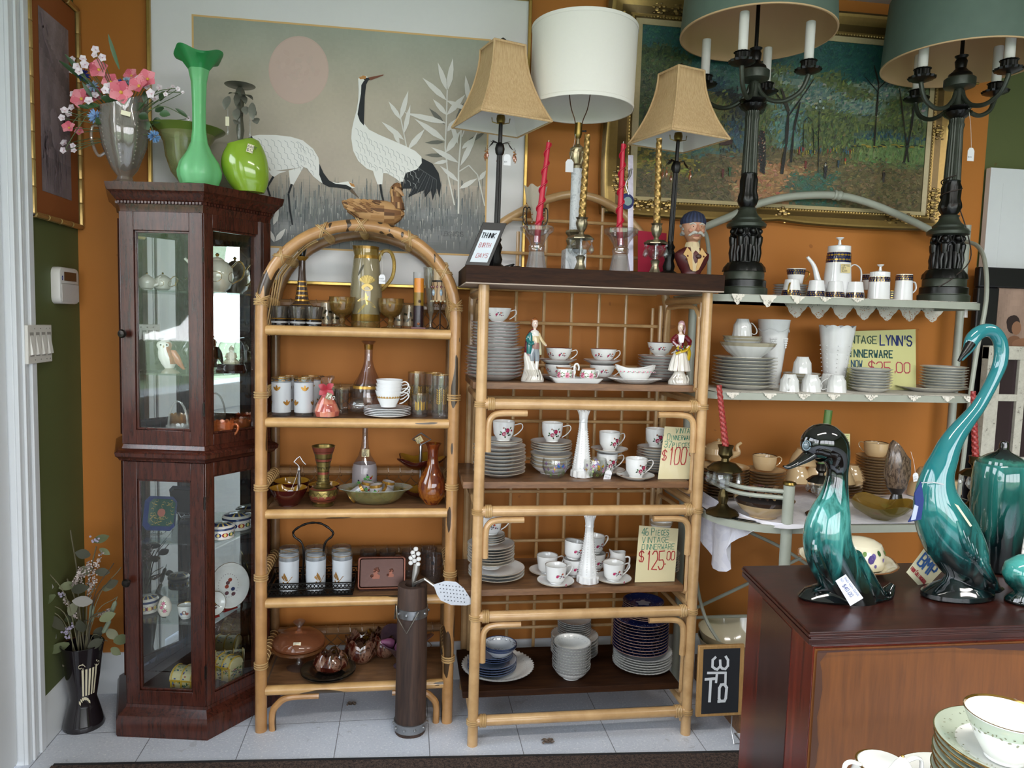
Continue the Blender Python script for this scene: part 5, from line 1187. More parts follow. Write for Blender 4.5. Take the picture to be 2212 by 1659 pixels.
# --- tier 1: amber and gilt glass
DK=(.10,.06,.04)
def decanter():
 x=put(652,2.62,Z1);k=K(652,2.62);t=T('gilt_decanter','tall black and gold banded decanter with a black pointed stopper','decanter',x)
 m=MB();P=[(28,0),(30,2),(30,8),(29,30),(27,40),(16,50),(13,62),(10,85),(8,105),(7,125),(7,138),(13,144),(14,146),(10,146)]
 m.lathe([(r,h*1.0)for r,h in P],k,32,(*DK,.62),[(3,4,(*L(0x1A0E08),.9)),(10,14,(*L(0xB88A3A),1.0))])
 Rf=interp(P,k)
 for h,w_ in[(36,2),(44,1.5),(52,3.5),(62,3.5),(72,3),(82,3),(92,3)]:
  pr=[(Rf(h*k)/k+.5,h),(Rf((h+w_)*k)/k+.5,h+w_)];m.lathe(pr,k,32,(*L(0xB88A3A),1.0))
 m.build('body',GILT,t)
 s=MB();s.lathe([(5,140),(6,146),(9,158),(11,168),(11,172),(10,174),(9,178),(7,190),(0.01,196)],k,20,0x0C0A09,[(4,5,GOLD)]);s.build('stopper',GLAZE,t)
decanter()
def shot(px,Y,lab,first=[None]):
 p=put(px,Y,Z1)
 if first[0]is None:
  k=K(px,Y)*1.04;t=T('shot_glass',lab,'glass',p,0,'smoky gold-banded shot glasses');m=MB();P=[(14,0),(16,1),(15,5),(16.5,9),(15,13),(16,15),(19,40),(18,40),(15,16),(0,12)]
  m.lathe(P,k,28,(.42,.38,.32,.22),[(0,2,(*L(0x0E0806),.95)),(2,3,(*L(0xC0C0C0),.9)),(3,4,(*L(0x0E0806),.9)),(4,5,(*L(0xB88A3A),1.0)),(6,7,(*L(0xC49A4A),.8))]);m.build('bowl',GILT,t);first[0]=t;return t
 return dup(first[0],p,label=lab)
for px,Y,l in[(603,2.53,'smoky shot glass with gold bands, leftmost on the top tier'),(644,2.53,'smoky shot glass in front of the black and gold decanter'),(678,2.53,'smoky shot glass right of the decanter front'),(625,2.585,'smoky shot glass behind the two leftmost ones'),(668,2.67,'smoky shot glass at the back right of the decanter')]:shot(px,Y,l)
def tumbler(px,Y,z,lab,group,w_,h_,col,deco=None,name='tumbler',base=None,first={},band=None,mat=None,cat='glass'):
 key=(name,group);p=put(px,Y,z)
 if key in first:return dup(first[key],p,radians(px*37%360)if deco else 0,lab)
 t=T(name,lab,cat,p,0,group);m=MB();r=w_/2;P=[(r*.9,0),(r*.93,.002),(r*.94,h_*.1),(r,h_),(r-.0015,h_),(r*.9,h_*.12),(0,h_*.08)]
 bd=[(0,2,(.85,.87,.87,.12))]
 if band:bd.append((2,3,band))
 P.insert(3,(r*.985,h_*.88));bd=[(0,2,(*col[:3],.12))]+([(2,3,band)]if band else[])+[(4,5,(*L(0xB88A3A),.8))]if deco!='x' else[]
 P.insert(4,(r*.998,h_*.985))
 m.lathe(P,1,30,col,bd);Rf=interp(P[:6])
 if deco and deco!='x':deco(m,Rf,h_)
 m.build('body',mat or GILT,t);first[key]=t;return t
def goldleafs(m,Rf,h):
 G=(*L(0xB4843C),1.0)
 for i in range(6):
  th=-1.9+i*1.05;zz=h*(.3 if i%2 else .68)
  for a in(-.8,0,.8):patch(m,Rf,th,zz,[(p[0]+.008*sin(a),p[1]+.008*cos(a))for p in circ(.0100,7,.4,pi/2-a)],G,.001)
 for i in range(10):patch(m,Rf,i*.63,h*.93,[(-.006,-.0012),(.006,-.0012),(.006,.0012),(-.006,.0012)],G,.0008)
def darkleaf(m,Rf,h):
 for i in range(7):patch(m,Rf,-2.2+i*.5,h*(.35+.25*(i%2)),circ(.009,7,.45,i),(*L(0x2A2A18),.95),.0008)
FA=(.80,.74,.60,.30)
for px,Y,l in[(705,2.60,'frosted amber tumbler left of the tall pitcher'),(722,2.67,'frosted amber tumbler behind the left goblet'),(862,2.66,'frosted amber tumbler behind the right goblet'),(883,2.62,'frosted amber tumbler beside the layered candle')]:
 tumbler(px,Y,Z1,l,'frosted amber tumblers of the pitcher set',.040,.082,FA,darkleaf,'amber_tumbler')
def goblet(px,Y,lab,first=[None]):
 p=put(px,Y,Z1)
 if first[0]:return dup(first[0],p,label=lab)
 k=K(px,Y);t=T('amber_goblet',lab,'glass',p,0,'amber pressed glass sherbet goblets');m=MB();am=(.42,.26,.07,.42)
 P=[(20,0),(21,1.5),(10,4),(5,8),(7,13),(4.5,19),(7,23),(17,28),(23,36),(26,50),(27,54),(27,62),(28,64),(26,64),(24,50),(18,32),(0,27)]
 m.lathe(P,k,40,am,[(7,9,(.30,.17,.04,.55)),(9,10,(.42,.30,.1,.5))],wave=lambda a,q,r,h:(1+.04*abs(cos(10*a))if 6<q<11 else 1,0));m.build('body',CARN,t);first[0]=t
goblet(738.6,2.55,'amber stemmed goblet left of the tall pitcher');goblet(844,2.55,'amber stemmed goblet right of the tall pitcher')
def pitcher():
 Y=2.60;k=K(790,Y);t=T('amber_pitcher','tall frosted amber glass pitcher with a gold flower','pitcher',put(790,Y,Z1));m=MB()
 P=[(30,0),(31,3),(30,12),(30.5,14),(31,28),(34,50),(34,70),(31,110),(27,145),(25.5,152),(26,165),(26.5,171),(25,171),(25,150),(32,60),(29,14),(0,10)]
 am=(.60,.45,.16,.35);fr=(.50,.44,.28,.55)
 m.lathe(P,k,48,fr,[(0,3,am),(3,4,(*L(0xA07A30),.8)),(8,9,(*L(0xB08A3A),.8)),(9,11,am),(10,12,(*L(0x8E6C2C),.9))],wave=lambda a,q,r,h:(1+.12*max(0,cos(a-pi))**8 if q in(10,11,12)else 1,2*max(0,cos(a-pi))**6 if q in(11,12)else 0));Rf=interp(P[:12],k);G=(*L(0xC2A860),.95)
 for i in range(15):
  a=-1.1+i*.157*1.0;patch(m,Rf,-1.45,92*k,[(p[0]+.013*sin(a)*1.2,p[1]+.013*cos(a))for p in circ(.017,8,.22,pi/2-a)],G if i%2 else(*L(0xA08A48),.95),.0009)
 patch(m,Rf,-1.45,84*k,circ(.02,12,.6),G,.0012)
 for a0,z0,r0 in[(-1.7,60,.4),(-1.9,120,1.1),(-1.2,50,2.5),(-1.8,40,.8),(-1.5,60,1.7)]:patch(m,Rf,a0,z0*k,circ(.022,9,.18,r0),(*L(0x4A4630),.9)if z0>100 else G,.0009)
 m.build('body',GILT,t)
 h=MB();h.tube(crom([(24*k,0,140*k),(34*k,0,162*k),(50*k,0,162*k),(58*k,0,140*k),(55*k,0,110*k),(40*k,0,88*k),(32*k,0,80*k)],5),.0065,10,(.55,.38,.10,.55));h.build('handle',GILT,t)
 price_tag(t,(34*k,-30*k,112*k),.021,(30*k,-8*k,160*k),('BOHEM','PITCHER'))
pitcher()
def candletube():
 Y=2.52;k=K(903,Y);t=T('layered_candle','tall glass tube candle with orange, yellow and dark layers','candle',put(903.5,Y,Z1));m=MB()
 m.box(-15*k,15*k,-13*k,13*k,0,4*k,0x5A1418);m.lathe([(10.5,4),(10.5,50),(10.5,78),(10.5,108),(0,108)],k,20,0x24101A,[(1,2,0x8A6A1C),(2,4,0xE08A2C)])
 rn=random.Random(1)
 for i in range(16):m.ball((7*k*cos(i),7*k*sin(i)-4*k*(i%2),(10+rn.random()*55)*k),3.4*k,6,rn.choice([0x5A1A20,0x3A2010,0x8A4A18]))
 m.build('wax',SATIN,t);g=MB();g.lathe([(12.5,4),(12.5,121),(12,121),(11.6,5)],k,24,(.95,.96,.96,0));g.build('glass_tube',FILM,t)
candletube()
def flutecandle():
 Y=2.66;k=K(928,Y);t=T('glass_flute','tall amber-footed crackle glass flute behind the tube candle','glass',put(930,Y,Z1));m=MB()
 m.lathe([(16,0),(16,1),(4,4),(3,26),(6,34),(13,90),(16,112),(18,130),(17,130),(12,90),(0,36)],k,28,(.66,.62,.52,.35),[(6,8,(.85,.85,.85,.18))]);m.build('body',CARN,t)
 Y=2.56;k=K(949,Y);t=T('candle_stand','cream pillar candle in a beaded cup on a twisted wire stand','candle holder',put(950,Y,Z1));W=MB()
 W.lathe([(19,60),(17,62),(19,100),(19.5,104),(16,104),(15,64)],k,24,0xC9A880,[(2,4,0x2A2420)]);W.build('cup',SATIN,t)
 c=MB();c.lathe([(15,64),(15,140),(13,143),(0,142)],k,24,0xD9BE96);c.build('candle',SATIN,t)
 w_=MB();bz=(0x4A3628,.5)
 w_.tube([(0,0,0),(0,0,60*k)],1.8*k,8,bz)
 for s in(-1,1):
  w_.tube([(s*(4+2.2*i*(1-i/22))*k*.6+s*8*k*0,0,55*k)if False else(s*(8+5*(1-i/20)*cos(i*.6))*k,0,(50+5*(1-i/20)*sin(i*.6))*k)for i in range(18)],.9*k,5,bz)
  w_.tube(crom([(0,0,40*k),(s*10*k,0,28*k),(s*18*k,-4*k,12*k),(s*12*k,-8*k,2*k),(0,0,12*k)],5),1*k,5,bz)
 w_.tube(crom([(0,0,20*k),(0,14*k,10*k),(0,16*k,1*k)],4),1*k,5,bz);w_.build('twisted_stem',METAL,t)
 b=MB()
 for i in range(7):
  a=-2.9+i*.45;x,y=20*k*cos(a),20*k*sin(a);b.tube([(x,y,100*k),(x,y,62*k)],.5*k,4,0x3A2A20);b.ball((x,y,60*k),2.4*k,8,0xCFC8A8);b.ball((x,y,90*k),2.4*k,6,0x6A1A20,1,1,1.2)
  if i%2:b.ball((x,y,78*k),4*k,8,0x9FB4C4,.8,.5,1.8)
 b.build('bead_fringe',GLAZE,t);price_tag(t,(24*k,-20*k,50*k),.0155,(20*k,-20*k,100*k))
flutecandle()
# --- tier 2
for px,Y,l in[(608,2.53,'frosted tumbler with gold leaves at the left end, front'),(656,2.53,'frosted tumbler with gold leaves beside the potpourri bag'),(622,2.60,'frosted tumbler with gold leaves, back left'),(672,2.62,'frosted tumbler with gold leaves behind the potpourri bag')]:
 tumbler(px,Y,Z2,l,'frosted tumblers with gold leaves',.066,.128,(.80,.81,.83,.0),goldleafs,'gold_leaf_tumbler',band=(.74,.76,.79,.75))
def potpourri():
 Y=2.50;k=K(705,Y);t=T('potpourri_bag','clear bag of coral potpourri tied with a dusty red bow','bag',put(706,Y,Z2));rn=random.Random(3);m=MB()
 m.lathe([(10,0),(24,3),(26,14),(20,30),(10,48),(0,50)],k,18,0xC9604A,wave=lambda a,q,r,h:(1+.06*sin(5*a+q),0),cfun=lambda a,q,c:[0xC9604A,0xD97A5A,0xB04A3A,0xD98A6A][int(a*5+q*3)%4]);m.build('potpourri',MATTE,t)
 g=MB();g.lathe([(12,0),(25.5,2),(28,14),(22,32),(10,52),(5,60),(7,66),(13,84),(16,88)],k,26,(.9,.88,.88,.10),wave=lambda a,q,r,h:(1+.07*sin(7*a+q*2),2*sin(6*a)if q>6 else 0));g.build('cellophane',GLASS,t)
 r=MB();r.lathe([(6,58),(7,60),(7,63),(5,65)],k,12,0x9A2A34)
 for s,a in((-1,.5),(1,.7),(-1,-.9),(1,-.9),(-.3,-1.2)):leaf(r,(0,-7*k,62*k),(s,-.2,a),(0,-1,.2),20*k,7*k,0xA83440,.3)
 r.build('ribbon',SATIN,t);sticker(t,(6*k,-22*k,48*k),.018,.022,(.1,-1,.4),-.4,('TAG',),0x8A8468,0xE8E8E0)
potpourri()
for px,Y,l in[(738,2.60,'small clear tumbler with a gold rim left of the decanter'),(722,2.66,'small clear tumbler with a gold rim behind the bag'),(770,2.68,'small clear gold-rimmed tumbler behind the clear decanter')]:tumbler(px,Y,Z2,l,'small clear gold-rimmed tumblers',.048,.088,(.84,.82,.80,.07),lambda m,R,h:None,'juice_glass')
def cleardec():
 Y=2.65;k=K(794,Y);m=MB();P=[(28,0),(31,3),(35,20),(36,40),(30,64),(20,80),(12,96),(9,115),(9,135),(10,146),(16,153),(14,154),(8,146),(8,110),(30,50),(28,5),(0,4)];m.lathe(P,k,36,(.82,.74,.70,.08),[(8,9,(*L(0xB08A3A),.5))])
 m.lathe([(33.5,52),(32.2,58)],k,36,(*L(0xC49A4A),.95));S('clear_decanter',m,GILT,'clear long-necked decanter with a gold band, no stopper','decanter',put(794.6,Y,Z2))
cleardec()
def lying():
 Y=2.52;k=K(760,Y);m=MB();R=Matrix.Rotation(radians(80),4,'Y');q=MB();q.lathe([(13,0),(13,1),(3,4),(3,12),(10,18),(17,28),(18,38),(15,48),(14,48),(16,36),(9,20),(0,14)],k,26,(.90,.90,.90,.05));m.join(q,R);S('lying_goblet',m,GLASS,'small clear glass goblet lying on its side on the second tier','glass',(onx(738,Y,Z2),Y,Z2+18*k))
lying()
def corelle():
 Y=2.53;x,y,_=put(836.6,Y,Z2);W_=0xE9EAEA;G=0xB08A4A;rn=random.Random(2)
 def pat(m,Rf,h,n=26):
  for i in range(n):patch(m,Rf,i*2*pi/n,h*.62,circ(.0042,7,.9,i),G);patch(m,Rf,(i+.5)*2*pi/n,h*.60,circ(.002,4),G)
 pl=plate(.079,.011,W_,None);
 for i in range(24):a=i*2*pi/24;pl.poly([(.068*cos(a)+p[0],.068*sin(a)+p[1],.0092)for p in circ(.004,6)],G)
 stack(5,pl,'saucer',lad('white saucer with a golden flower border'),'white saucers with golden flowers','saucer',836.6,Y,Z2,.0055)
 zc=Z2+5*.0055+.006;first=None
 P=[(.024,0),(.026,.001),(.027,.006),(.036,.024),(.043,.048),(.0455,.056)]
 for i in range(4):
  l=lad('white cup with golden flower band')(i,4)
  first=first or cup(l,(x+.003,y,zc),radians(-12),.0455,.026,.056,W_,deco=lambda m,Rf:pat(m,Rf,.056),prof=P,hk='ear',hout=.030,group='nested white cups with golden flowers',flat=.7)
  if i:dup(first,(x+.003+.001*i,y,zc+i*.0125),radians(-12+rn.uniform(-14,22)),l)
corelle()
def wheat(m,Rf,h):
 for th in(-1.9,-1.2,-.4,.5,1.6,2.6):
  for j in range(7):
   for s in(-1,1):patch(m,Rf,th,h*(.35+.05*j),[(p[0]+s*.004,p[1])for p in circ(.0048,5,.35,pi/2-s*.6)],(*L(0xC09A4A),.95),.0008)
for px,Y,l in[(951.5,2.52,'tall clear tumbler with gold wheat at the right end'),(936,2.60,'tall clear wheat tumbler behind the rightmost one'),(899,2.62,'tall clear wheat tumbler behind the rocks glass')]:tumbler(px,Y,Z2,l,'tall clear tumblers with gold wheat',.064,.148,(.88,.88,.88,.05),wheat,'wheat_tumbler')
tumbler(906,2.54,Z2,'short clear rocks glass with a gold rim',None,.058,.078,(.88,.87,.86,.06),wheat,'rocks_glass')
# --- tier 3
BRN=0x3A0E0A;OCH=0x9A7020
def triple():
 t=T('triple_bowl','brown and ochre three-part ceramic server with a chrome centre handle','bowl',put(652,2.59,Z3));O=Vector(put(652,2.59,Z3));k=K(640,2.55)
 for px,Y,w_,h_ in[(623,2.535,40,38),(630,2.645,40,38),(700,2.60,34,36)]:
  q=Vector(put(px,Y,Z3))-O;m=bowl(w_*k,h_*k,BRN,None,.5,34,wave=lambda a,q,r,h:(1+.02*cos(6*a),0));
  m.c=[BRN if i<34*6 else OCH for i in range(len(m.c))];o=m.build('bowl',GLAZE,t);o.location=q
 q=Vector(put(646,2.585,Z3))-O;c=MB();c.lathe([(9*k,16*k),(9*k,19*k),(3*k,24*k),(4*k,44*k),(3*k,66*k),(4.5*k,70*k),(2.5*k,76*k)],1,14,CHR,cx=q.x,cy=q.y);zt=76*k
 c.tube([q+Vector(p)*k for p in[(0,0,76),(-4,0,82),(-11,0,88),(-4,0,96),(1,0,100),(8,0,88),(14,0,82)]],1.5*k,8,CHR,up=(0,1,0));c.build('centre_handle',METAL,t)
 q2=Vector(put(630,2.50,Z3))-O;price_tag(t,(q2.x-.004,q2.y-.0,37*k),.026,(q.x,q.y-.004,78*k),('BMP','LUXURY'),h=.030)
triple()
def brassvase():
 Y=2.53;k=K(698,Y);P=[(22,0),(23,3),(19,6),(27,12),(31,24),(29,36),(17,42),(14,46),(16,49),(12.5,53),(12,72),(15,92),(20,115),(24.5,129),(25,131),(22,130),(16,112),(10,70),(0,50)]
 C1,C2=(0x8A7844,.85),(0x9A5040,.7);m=MB()
 m.lathe(P,k,36,C1,[(4,5,C1),(12,13,C2),(3,4,C2)]);Rf=interp(P[:14],k)
 for h0,h1,c in[(8,11,C2),(37,39,C2),(69,74,C2),(98,103,C2),(120,126,C2)]:m.lathe([(Rf(h0*k)/k+.4,h0),(Rf(h1*k)/k+.4,h1)],k,36,c)
 for i in range(14):
  th=i*2*pi/14;patch(m,Rf,th,26*k,circ(7*k,4,1,0),(0x6E6034,.8),.0006);patch(m,Rf,th,26*k,circ(5.4*k,4),(0xA08C50,.85),.001);patch(m,Rf,th,84*k,circ(4.5*k,3,1,-pi/2),(0x5A4E2C,.8),.0007);patch(m,Rf,th+.2,60*k,circ(3.2*k,3,1,-pi/2),(0x5A4E2C,.8),.0007)
 for h in(15,40,54,75,96,104,118):m.lathe([(Rf(h*k)/k+.6,h),(Rf((h+.9)*k)/k+.6,h+.9)],k,36,(0x3A3018,.8))
 S('engraved_vase',m,METAL,'engraved brass vase with copper bands and a flared trumpet neck','vase',put(698,Y,Z3))
brassvase()
FR=[(0x3E7A3A,0),(0xC8322A,0),(0xD8A82A,0)]
def fruit(m,Rf,th,z,s):
 for dx,dz,r,c in[(-.8,0,.5,0x3E7A3A),(-.2,.5,.5,0x4E8A42),(0,-.4,.5,0x2E6A34),(.6,.2,.35,0xC8322A),(.9,.5,.3,0xD8A82A),(-.5,-.7,.3,0xC8322A),(.5,-.6,.4,0x3E7A3A),(-.3,1.0,.28,0x2A2440)]:patch(m,Rf,th,z,[(p[0]+dx*s,p[1]+dz*s)for p in circ(r*s,7,.7,dx)],(*L(c),1.0),.0008)
def fruitbottle():
 Y=2.66;k=K(787,Y);P=[(24,0),(26,2),(27,30),(26.5,62),(24,72),(14,88),(8,110),(6,135),(5.5,160),(7,163),(6,163),(5,130),(0,90)];t=T('fruit_decanter','frosted long-necked bottle painted with fruit, behind the glass dish','bottle',put(787,Y,Z3));m=MB()
 m.lathe(P,k,32,(.72,.70,.70,.10),[(0,4,(.46,.42,.44,.70))]);Rf=interp(P[:9],k)
 for th,z,s in[(-1.9,30,9),(-1.2,42,9),(-1.5,18,7),(-.9,22,7)]:fruit(m,Rf,th,z*k,s*k)
 m.build('body',GILT,t);sticker(t,(2*k,-11*k,96*k),.026,.026,(0,-1,.25),0,('LOT','$20'),0xDCCB98)
fruitbottle()
def glassdish():
 Y=2.56;k=K(810,Y);m=MB();P=[(36,0),(40,1),(56,12),(66,26),(80,33),(80,35),(66,29),(54,14),(38,4),(0,4)]
 m.lathe(P,k,56,(.50,.47,.22,.38),[(4,6,(.55,.58,.5,.42))],wave=lambda a,q,r,h:(1+.015*cos(16*a),0),sy=.6);S('oval_glass_dish',m,CARN,'oval pale amber pressed glass dish holding painted glasses','dish',put(810.6,Y,Z3))
 first=None
 for i,(px,dy,zz,ry,rz_,l)in enumerate([(757,0,20,62,20,'leaning to the left'),(790,.02,14,8,0,'upright at the back left'),(815,-.02,14,-6,10,'upright in the centre'),(833,.025,16,10,60,'upright at the back right'),(848,-.01,22,50,200,'leaning to the right')]):
  lab='small frosted fruit-painted glass, '+l+' in the oval dish';x,y,_=put(px,Y+dy,Z3)
  if first is None:
   t=T('fruit_glass',lab,'glass',(x,y,Z3+zz*k*.5),0,'fruit-painted glasses in the oval dish');g=MB();PP=[(13,0),(14,1),(14,8),(14,30),(14,36),(13,36),(12.5,9),(0,6)];g.lathe(PP,k,24,(.68,.66,.68,.55),[(0,1,(.8,.8,.8,.15)),(1,2,(*L(0xB88A3A),.8)),(3,5,(*L(0xB88A3A),.8))]);Rf=interp(PP[:5],k);fruit(g,Rf,-1.6,20*k,7*k);fruit(g,Rf,.6,20*k,6*k);g.build('body',GILT,t);first=t
  else:t=dup(first,(x,y,Z3+zz*k*.5),label=lab)
  t.rotation_euler=(0,radians(ry if i!=0 else 55),radians(rz_ if i==4 else 0))
glassdish()
def tiered():
 Y=2.63;k=K(907,Y);O=Vector(put(907,Y,Z3));t=T('tiered_server','two-tier brown drip-glaze leaf server with a chrome handle','server',O)
 for z,w_,h_ in((6,44,16),(66,50,22)):
  m=MB();m.lathe([(10,0),(12,-4),(w_*.6,2),(w_,h_*.9),(w_+1,h_),(w_-2,h_),(w_*.55,5),(0,3)],k,40,BRN,[(5,7,OCH)],z=z*k,wave=lambda a,q,r,h:(1+.12*cos(5*a+.5)if q>2 else 1,4*cos(5*a)if 2<q<6 else 0));m.build('tier',GLAZE,t)
 c=MB();c.lathe([(3,6),(2.5,60),(4,72),(3,78),(4.5,86),(3,100),(4,112),(2.5,116)],k,12,CHR);c.tube([Vector(p)*k for p in[(0,0,116),(-5,0,122),(-19,0,128),(-8,0,136),(0,0,142),(12,0,134),(22,0,128),(8,0,120),(0,0,116)]],1.6*k,8,CHR,up=(0,1,0));c.build('centre_handle',METAL,t)
 sticker(t,(-4*k,-3*k,128*k),.024,.022,(0,-1,0),.5,('B MT','SET'),0xDCCB98)
tiered()
DRIP=None
def dripglaze(name,stops,sc=(30,30,5),z0=0,z1=.15,mixn=.5):
 t=NT(name);v=t.coord(scale=sc);n=t.noise(v,1,5,.6,1.0);c=t.n('TexCoord');s=t.n('SeparateXYZ');t.t.links.new(c.outputs['Object'],s.inputs[0])
 h=t.math('DIVIDE',t.math('SUBTRACT',s.outputs['Z'],z0),z1-z0);f=t.math('ADD',t.math('MULTIPLY',h,1-mixn),t.math('MULTIPLY',n,mixn*1.3),clamp=True)
 t.bsdf(t.ramp(f,stops),.07,0.0,None,Coat_Weight=.5,Coat_Roughness=.03,Specular_IOR_Level=.6);MATS[name]=t.m;return t.m
BROWND=dripglaze('brown_drip_glaze',[(.12,0x1E0806),(.34,0x5A220E),(.46,0x8A5018),(.62,0x4E1A0C),(.82,0x7A3A14),(.95,0x9A7A2A)],(34,34,7),0,.21,.75)
def brownvase():
 Y=2.54;k=K(933,Y);m=MB();m.lathe([(16,0),(17,2),(29,18),(32,34),(30,50),(22,68),(14,84),(11.5,100),(12,118),(15,128),(18.5,133),(17,133),(10,118),(9,90),(0,60)],k,36,wave=lambda a,q,r,h:(1+.02*cos(3*a+h*.05),0));S('drip_glaze_vase',m,BROWND,'glossy brown drip-glaze bottle vase with a slender neck','vase',put(933,Y,Z3))
brownvase()
# --- tier 4
def basket():
 Y=2.56;x,y,_=put(677,Y,Z4);k=K(677,Y);t=T('wire_basket','black filigree wire tray with a twisted arched handle','basket',(x,y,Z4));w_,d_,h_=88*k,.075,30*k
 m=MB();B_=(0x181512,.5);m.box(-w_,w_,-d_,d_,0,.003,B_)
 for h in(.004,h_*.55,h_):
  m.tube([(-w_-h*.15,-d_-h*.15,h),(w_+h*.15,-d_-h*.15,h),(w_+h*.15,d_+h*.15,h),(-w_-h*.15,d_+h*.15,h)],.0022,5,B_,closed=True)
 for i in range(22):
  xx=-w_+(i+.5)*2*w_/22
  for s in(-1,1):
   for zz in(.27,.75):m.tube([(xx+.0062*cos(a),s*(d_+.003),h_*zz+.0062*sin(a))for a in[j*pi/3 for j in range(6)]],.0017,4,B_,closed=True)
 for i in range(12):
  yy=-d_+(i+.5)*2*d_/12
  for s in(-1,1):m.tube([(s*(w_+.003),yy+.006*cos(a),h_*.5+.011*sin(a))for a in[j*pi/3 for j in range(6)]],.0017,4,B_,closed=True)
 m.build('filigree_tray',METAL,t)
 h=MB();P=crom([(-24*k,0,.004),(-22*k,0,92*k),(-42*k,0,118*k),(-40*k,0,132*k),(-14*k,0,146*k),(14*k,0,146*k),(38*k,0,130*k),(40*k,0,118*k),(22*k,0,92*k),(24*k,0,.004)],6)
 h.tube(P,[.0028+.0016*abs(sin(i*.9))for i in range(len(P))],8,B_,up=(0,1,0));h.build('handle',METAL,t)
 def goose(m,Rf,h):
  G=(*L(0x9A7038),1.0)
  for th in(-1.6,1.5):
   for pts in[[(-.016,-.008),(.004,-.006),(.014,.008),(.020,.010),(.014,.004),(.002,-.012),(-.014,-.016)],[(-.004,-.006),(-.014,.012),(-.010,.024),(-.002,.010),(.003,-.003)],[(-.008,-.006),(-.020,.006),(-.018,.014),(-.010,.004)]]:patch(m,Rf,th,h*.42,pts,G,.0009)
   for dx in(-.01,.0,.01):patch(m,Rf,th,h*.16,[(p[0]+dx,p[1])for p in circ(.004,5,.2)],G,.0009)
 for px,Y2,l in[(624,2.515,'frosted goose tumbler at the left front of the wire tray'),(682,2.515,'frosted goose tumbler at the centre front of the wire tray'),(739,2.515,'frosted goose tumbler at the right front of the wire tray'),(624,2.60,'frosted goose tumbler at the back left of the wire tray'),(680,2.60,'frosted goose tumbler at the back centre of the wire tray'),(737,2.60,'frosted goose tumbler at the back right of the wire tray')]:
  tumbler(px,Y2,Z4+.0035,l,'frosted tumblers with golden flying geese',.068,.132,(.86,.87,.88,.06),goose,'goose_tumbler',band=(.62,.65,.68,.78))
basket()
def coppertray():
 Y=2.53;x,y,_=put(824,Y,Z4);k=K(824,Y);t=T('copper_tray','copper plaque tray with two embossed profile busts, leaning on a stand','tray',(x,y,Z4+.004));W_,H_=53*k,72*k;C=(0x3A1E14,.6);C2=(0x5E3424,.7)
 R=Matrix.Rotation(radians(-17),4,'X');m=MB()
 def rr(w_,h_,r,y):return[(sx*(w_-r)+r*cos(a),y,h_/2*0+sz*(h_-r)+r*sin(a)+H_/2)for q,(sx,sz)in enumerate([(1,1),(-1,1),(-1,-1),(1,-1)])for a in[pi/2*q+pi/2*i/4 for i in range(5)]]
 m.skin([m.ring(rr(W_,H_/2,.012,.004)),m.ring(rr(W_,H_/2,.012,-.006)),m.ring(rr(W_*.97,H_/2*.95,.010,-.008)),m.ring(rr(W_*.92,H_/2*.88,.008,-.007)),m.ring(rr(W_*.88,H_/2*.82,.006,.001))],C,cf=lambda q:C2 if q in(1,2)else C)
 m2=MB();m2.join(m,R);m2.build('tray',METAL,t)
 for cx_,s in((-.022,1.0),(.030,.75)):
  e=MB()
  def pl(pts,dy,c=C2):e.poly([R@Vector((cx_+px*s*.01,-.0035*dy+.0005,H_/2+pz*s*.01))for px,pz in pts],c)
  pl([(-1.0,-2.0),(1.4,-2.0),(1.6,-.9),(.6,-.3),(.5,.3),(-.2,.2),(-.5,-.5),(-1.2,-1.1)],.3);pl([(-.9,-.2),(-.5,.3),(-.8,.8),(-.4,1.3),(.3,1.5),(.9,1.1),(1.0,.3),(.5,-.3),(-.3,-.4)],.7)
  for i in range(10):q=R@Vector((cx_+s*(.004+.007*cos(i)),-.002,H_/2+s*(.010+.006*sin(i*1.7))));e.ball(tuple(q),.0034*s,6,C2,1,.6,1)
  for i in range(4):q=R@Vector((cx_-s*(.012+.003*cos(i*1.6)),-.002,H_/2+s*(-.010+.003*sin(i*1.6))));e.ball(tuple(q),.003*s,6,C2,1,.5,1)
  e.build('embossed_bust',METAL,t)
 b=MB();b.prism([(-W_*.9,-.012,0),(W_*.9,-.012,0),(W_*.9,.05,0),(-W_*.9,.05,0)],(0,0,.004),(0x3A1E14,.5));b.build('lower_tray',METAL,t);t.location.z=Z4+.0005
coppertray()
for px,Y,l in[(795,2.66,'clear glass mug behind the left end of the copper tray'),(837,2.66,'clear glass mug behind the right end of the copper tray'),(884,2.66,'smoky glass mug behind the wooden post'),(936,2.60,'clear glass mug at the right end of the fourth tier'),(926,2.68,'clear glass mug in the back right corner')]:
 x,y,z=put(px,Y,Z4)
 if px==795:
  g0=T('glass_mug',l,'mug',(x,y,z),0,'clear glass mugs on the fourth tier');m=MB();m.lathe([(.028,0),(.03,.003),(.030,.1),(.0285,.1),(.027,.008),(0,.006)],1,28,(.78,.74,.72,.08));m.build('body',GLASS,g0);h=MB();handle(h,.029,.02,.075,.024,.004,(.7,.66,.64,.2),1,'box');h.build('handle',GLASS,g0)
  sticker(g0,(-.012,-.0285,.078),.009,.012,(-.3,-1,0),0,(),0x14141A)
 else:dup(g0,(x,y,z),radians(px%5*14),l)
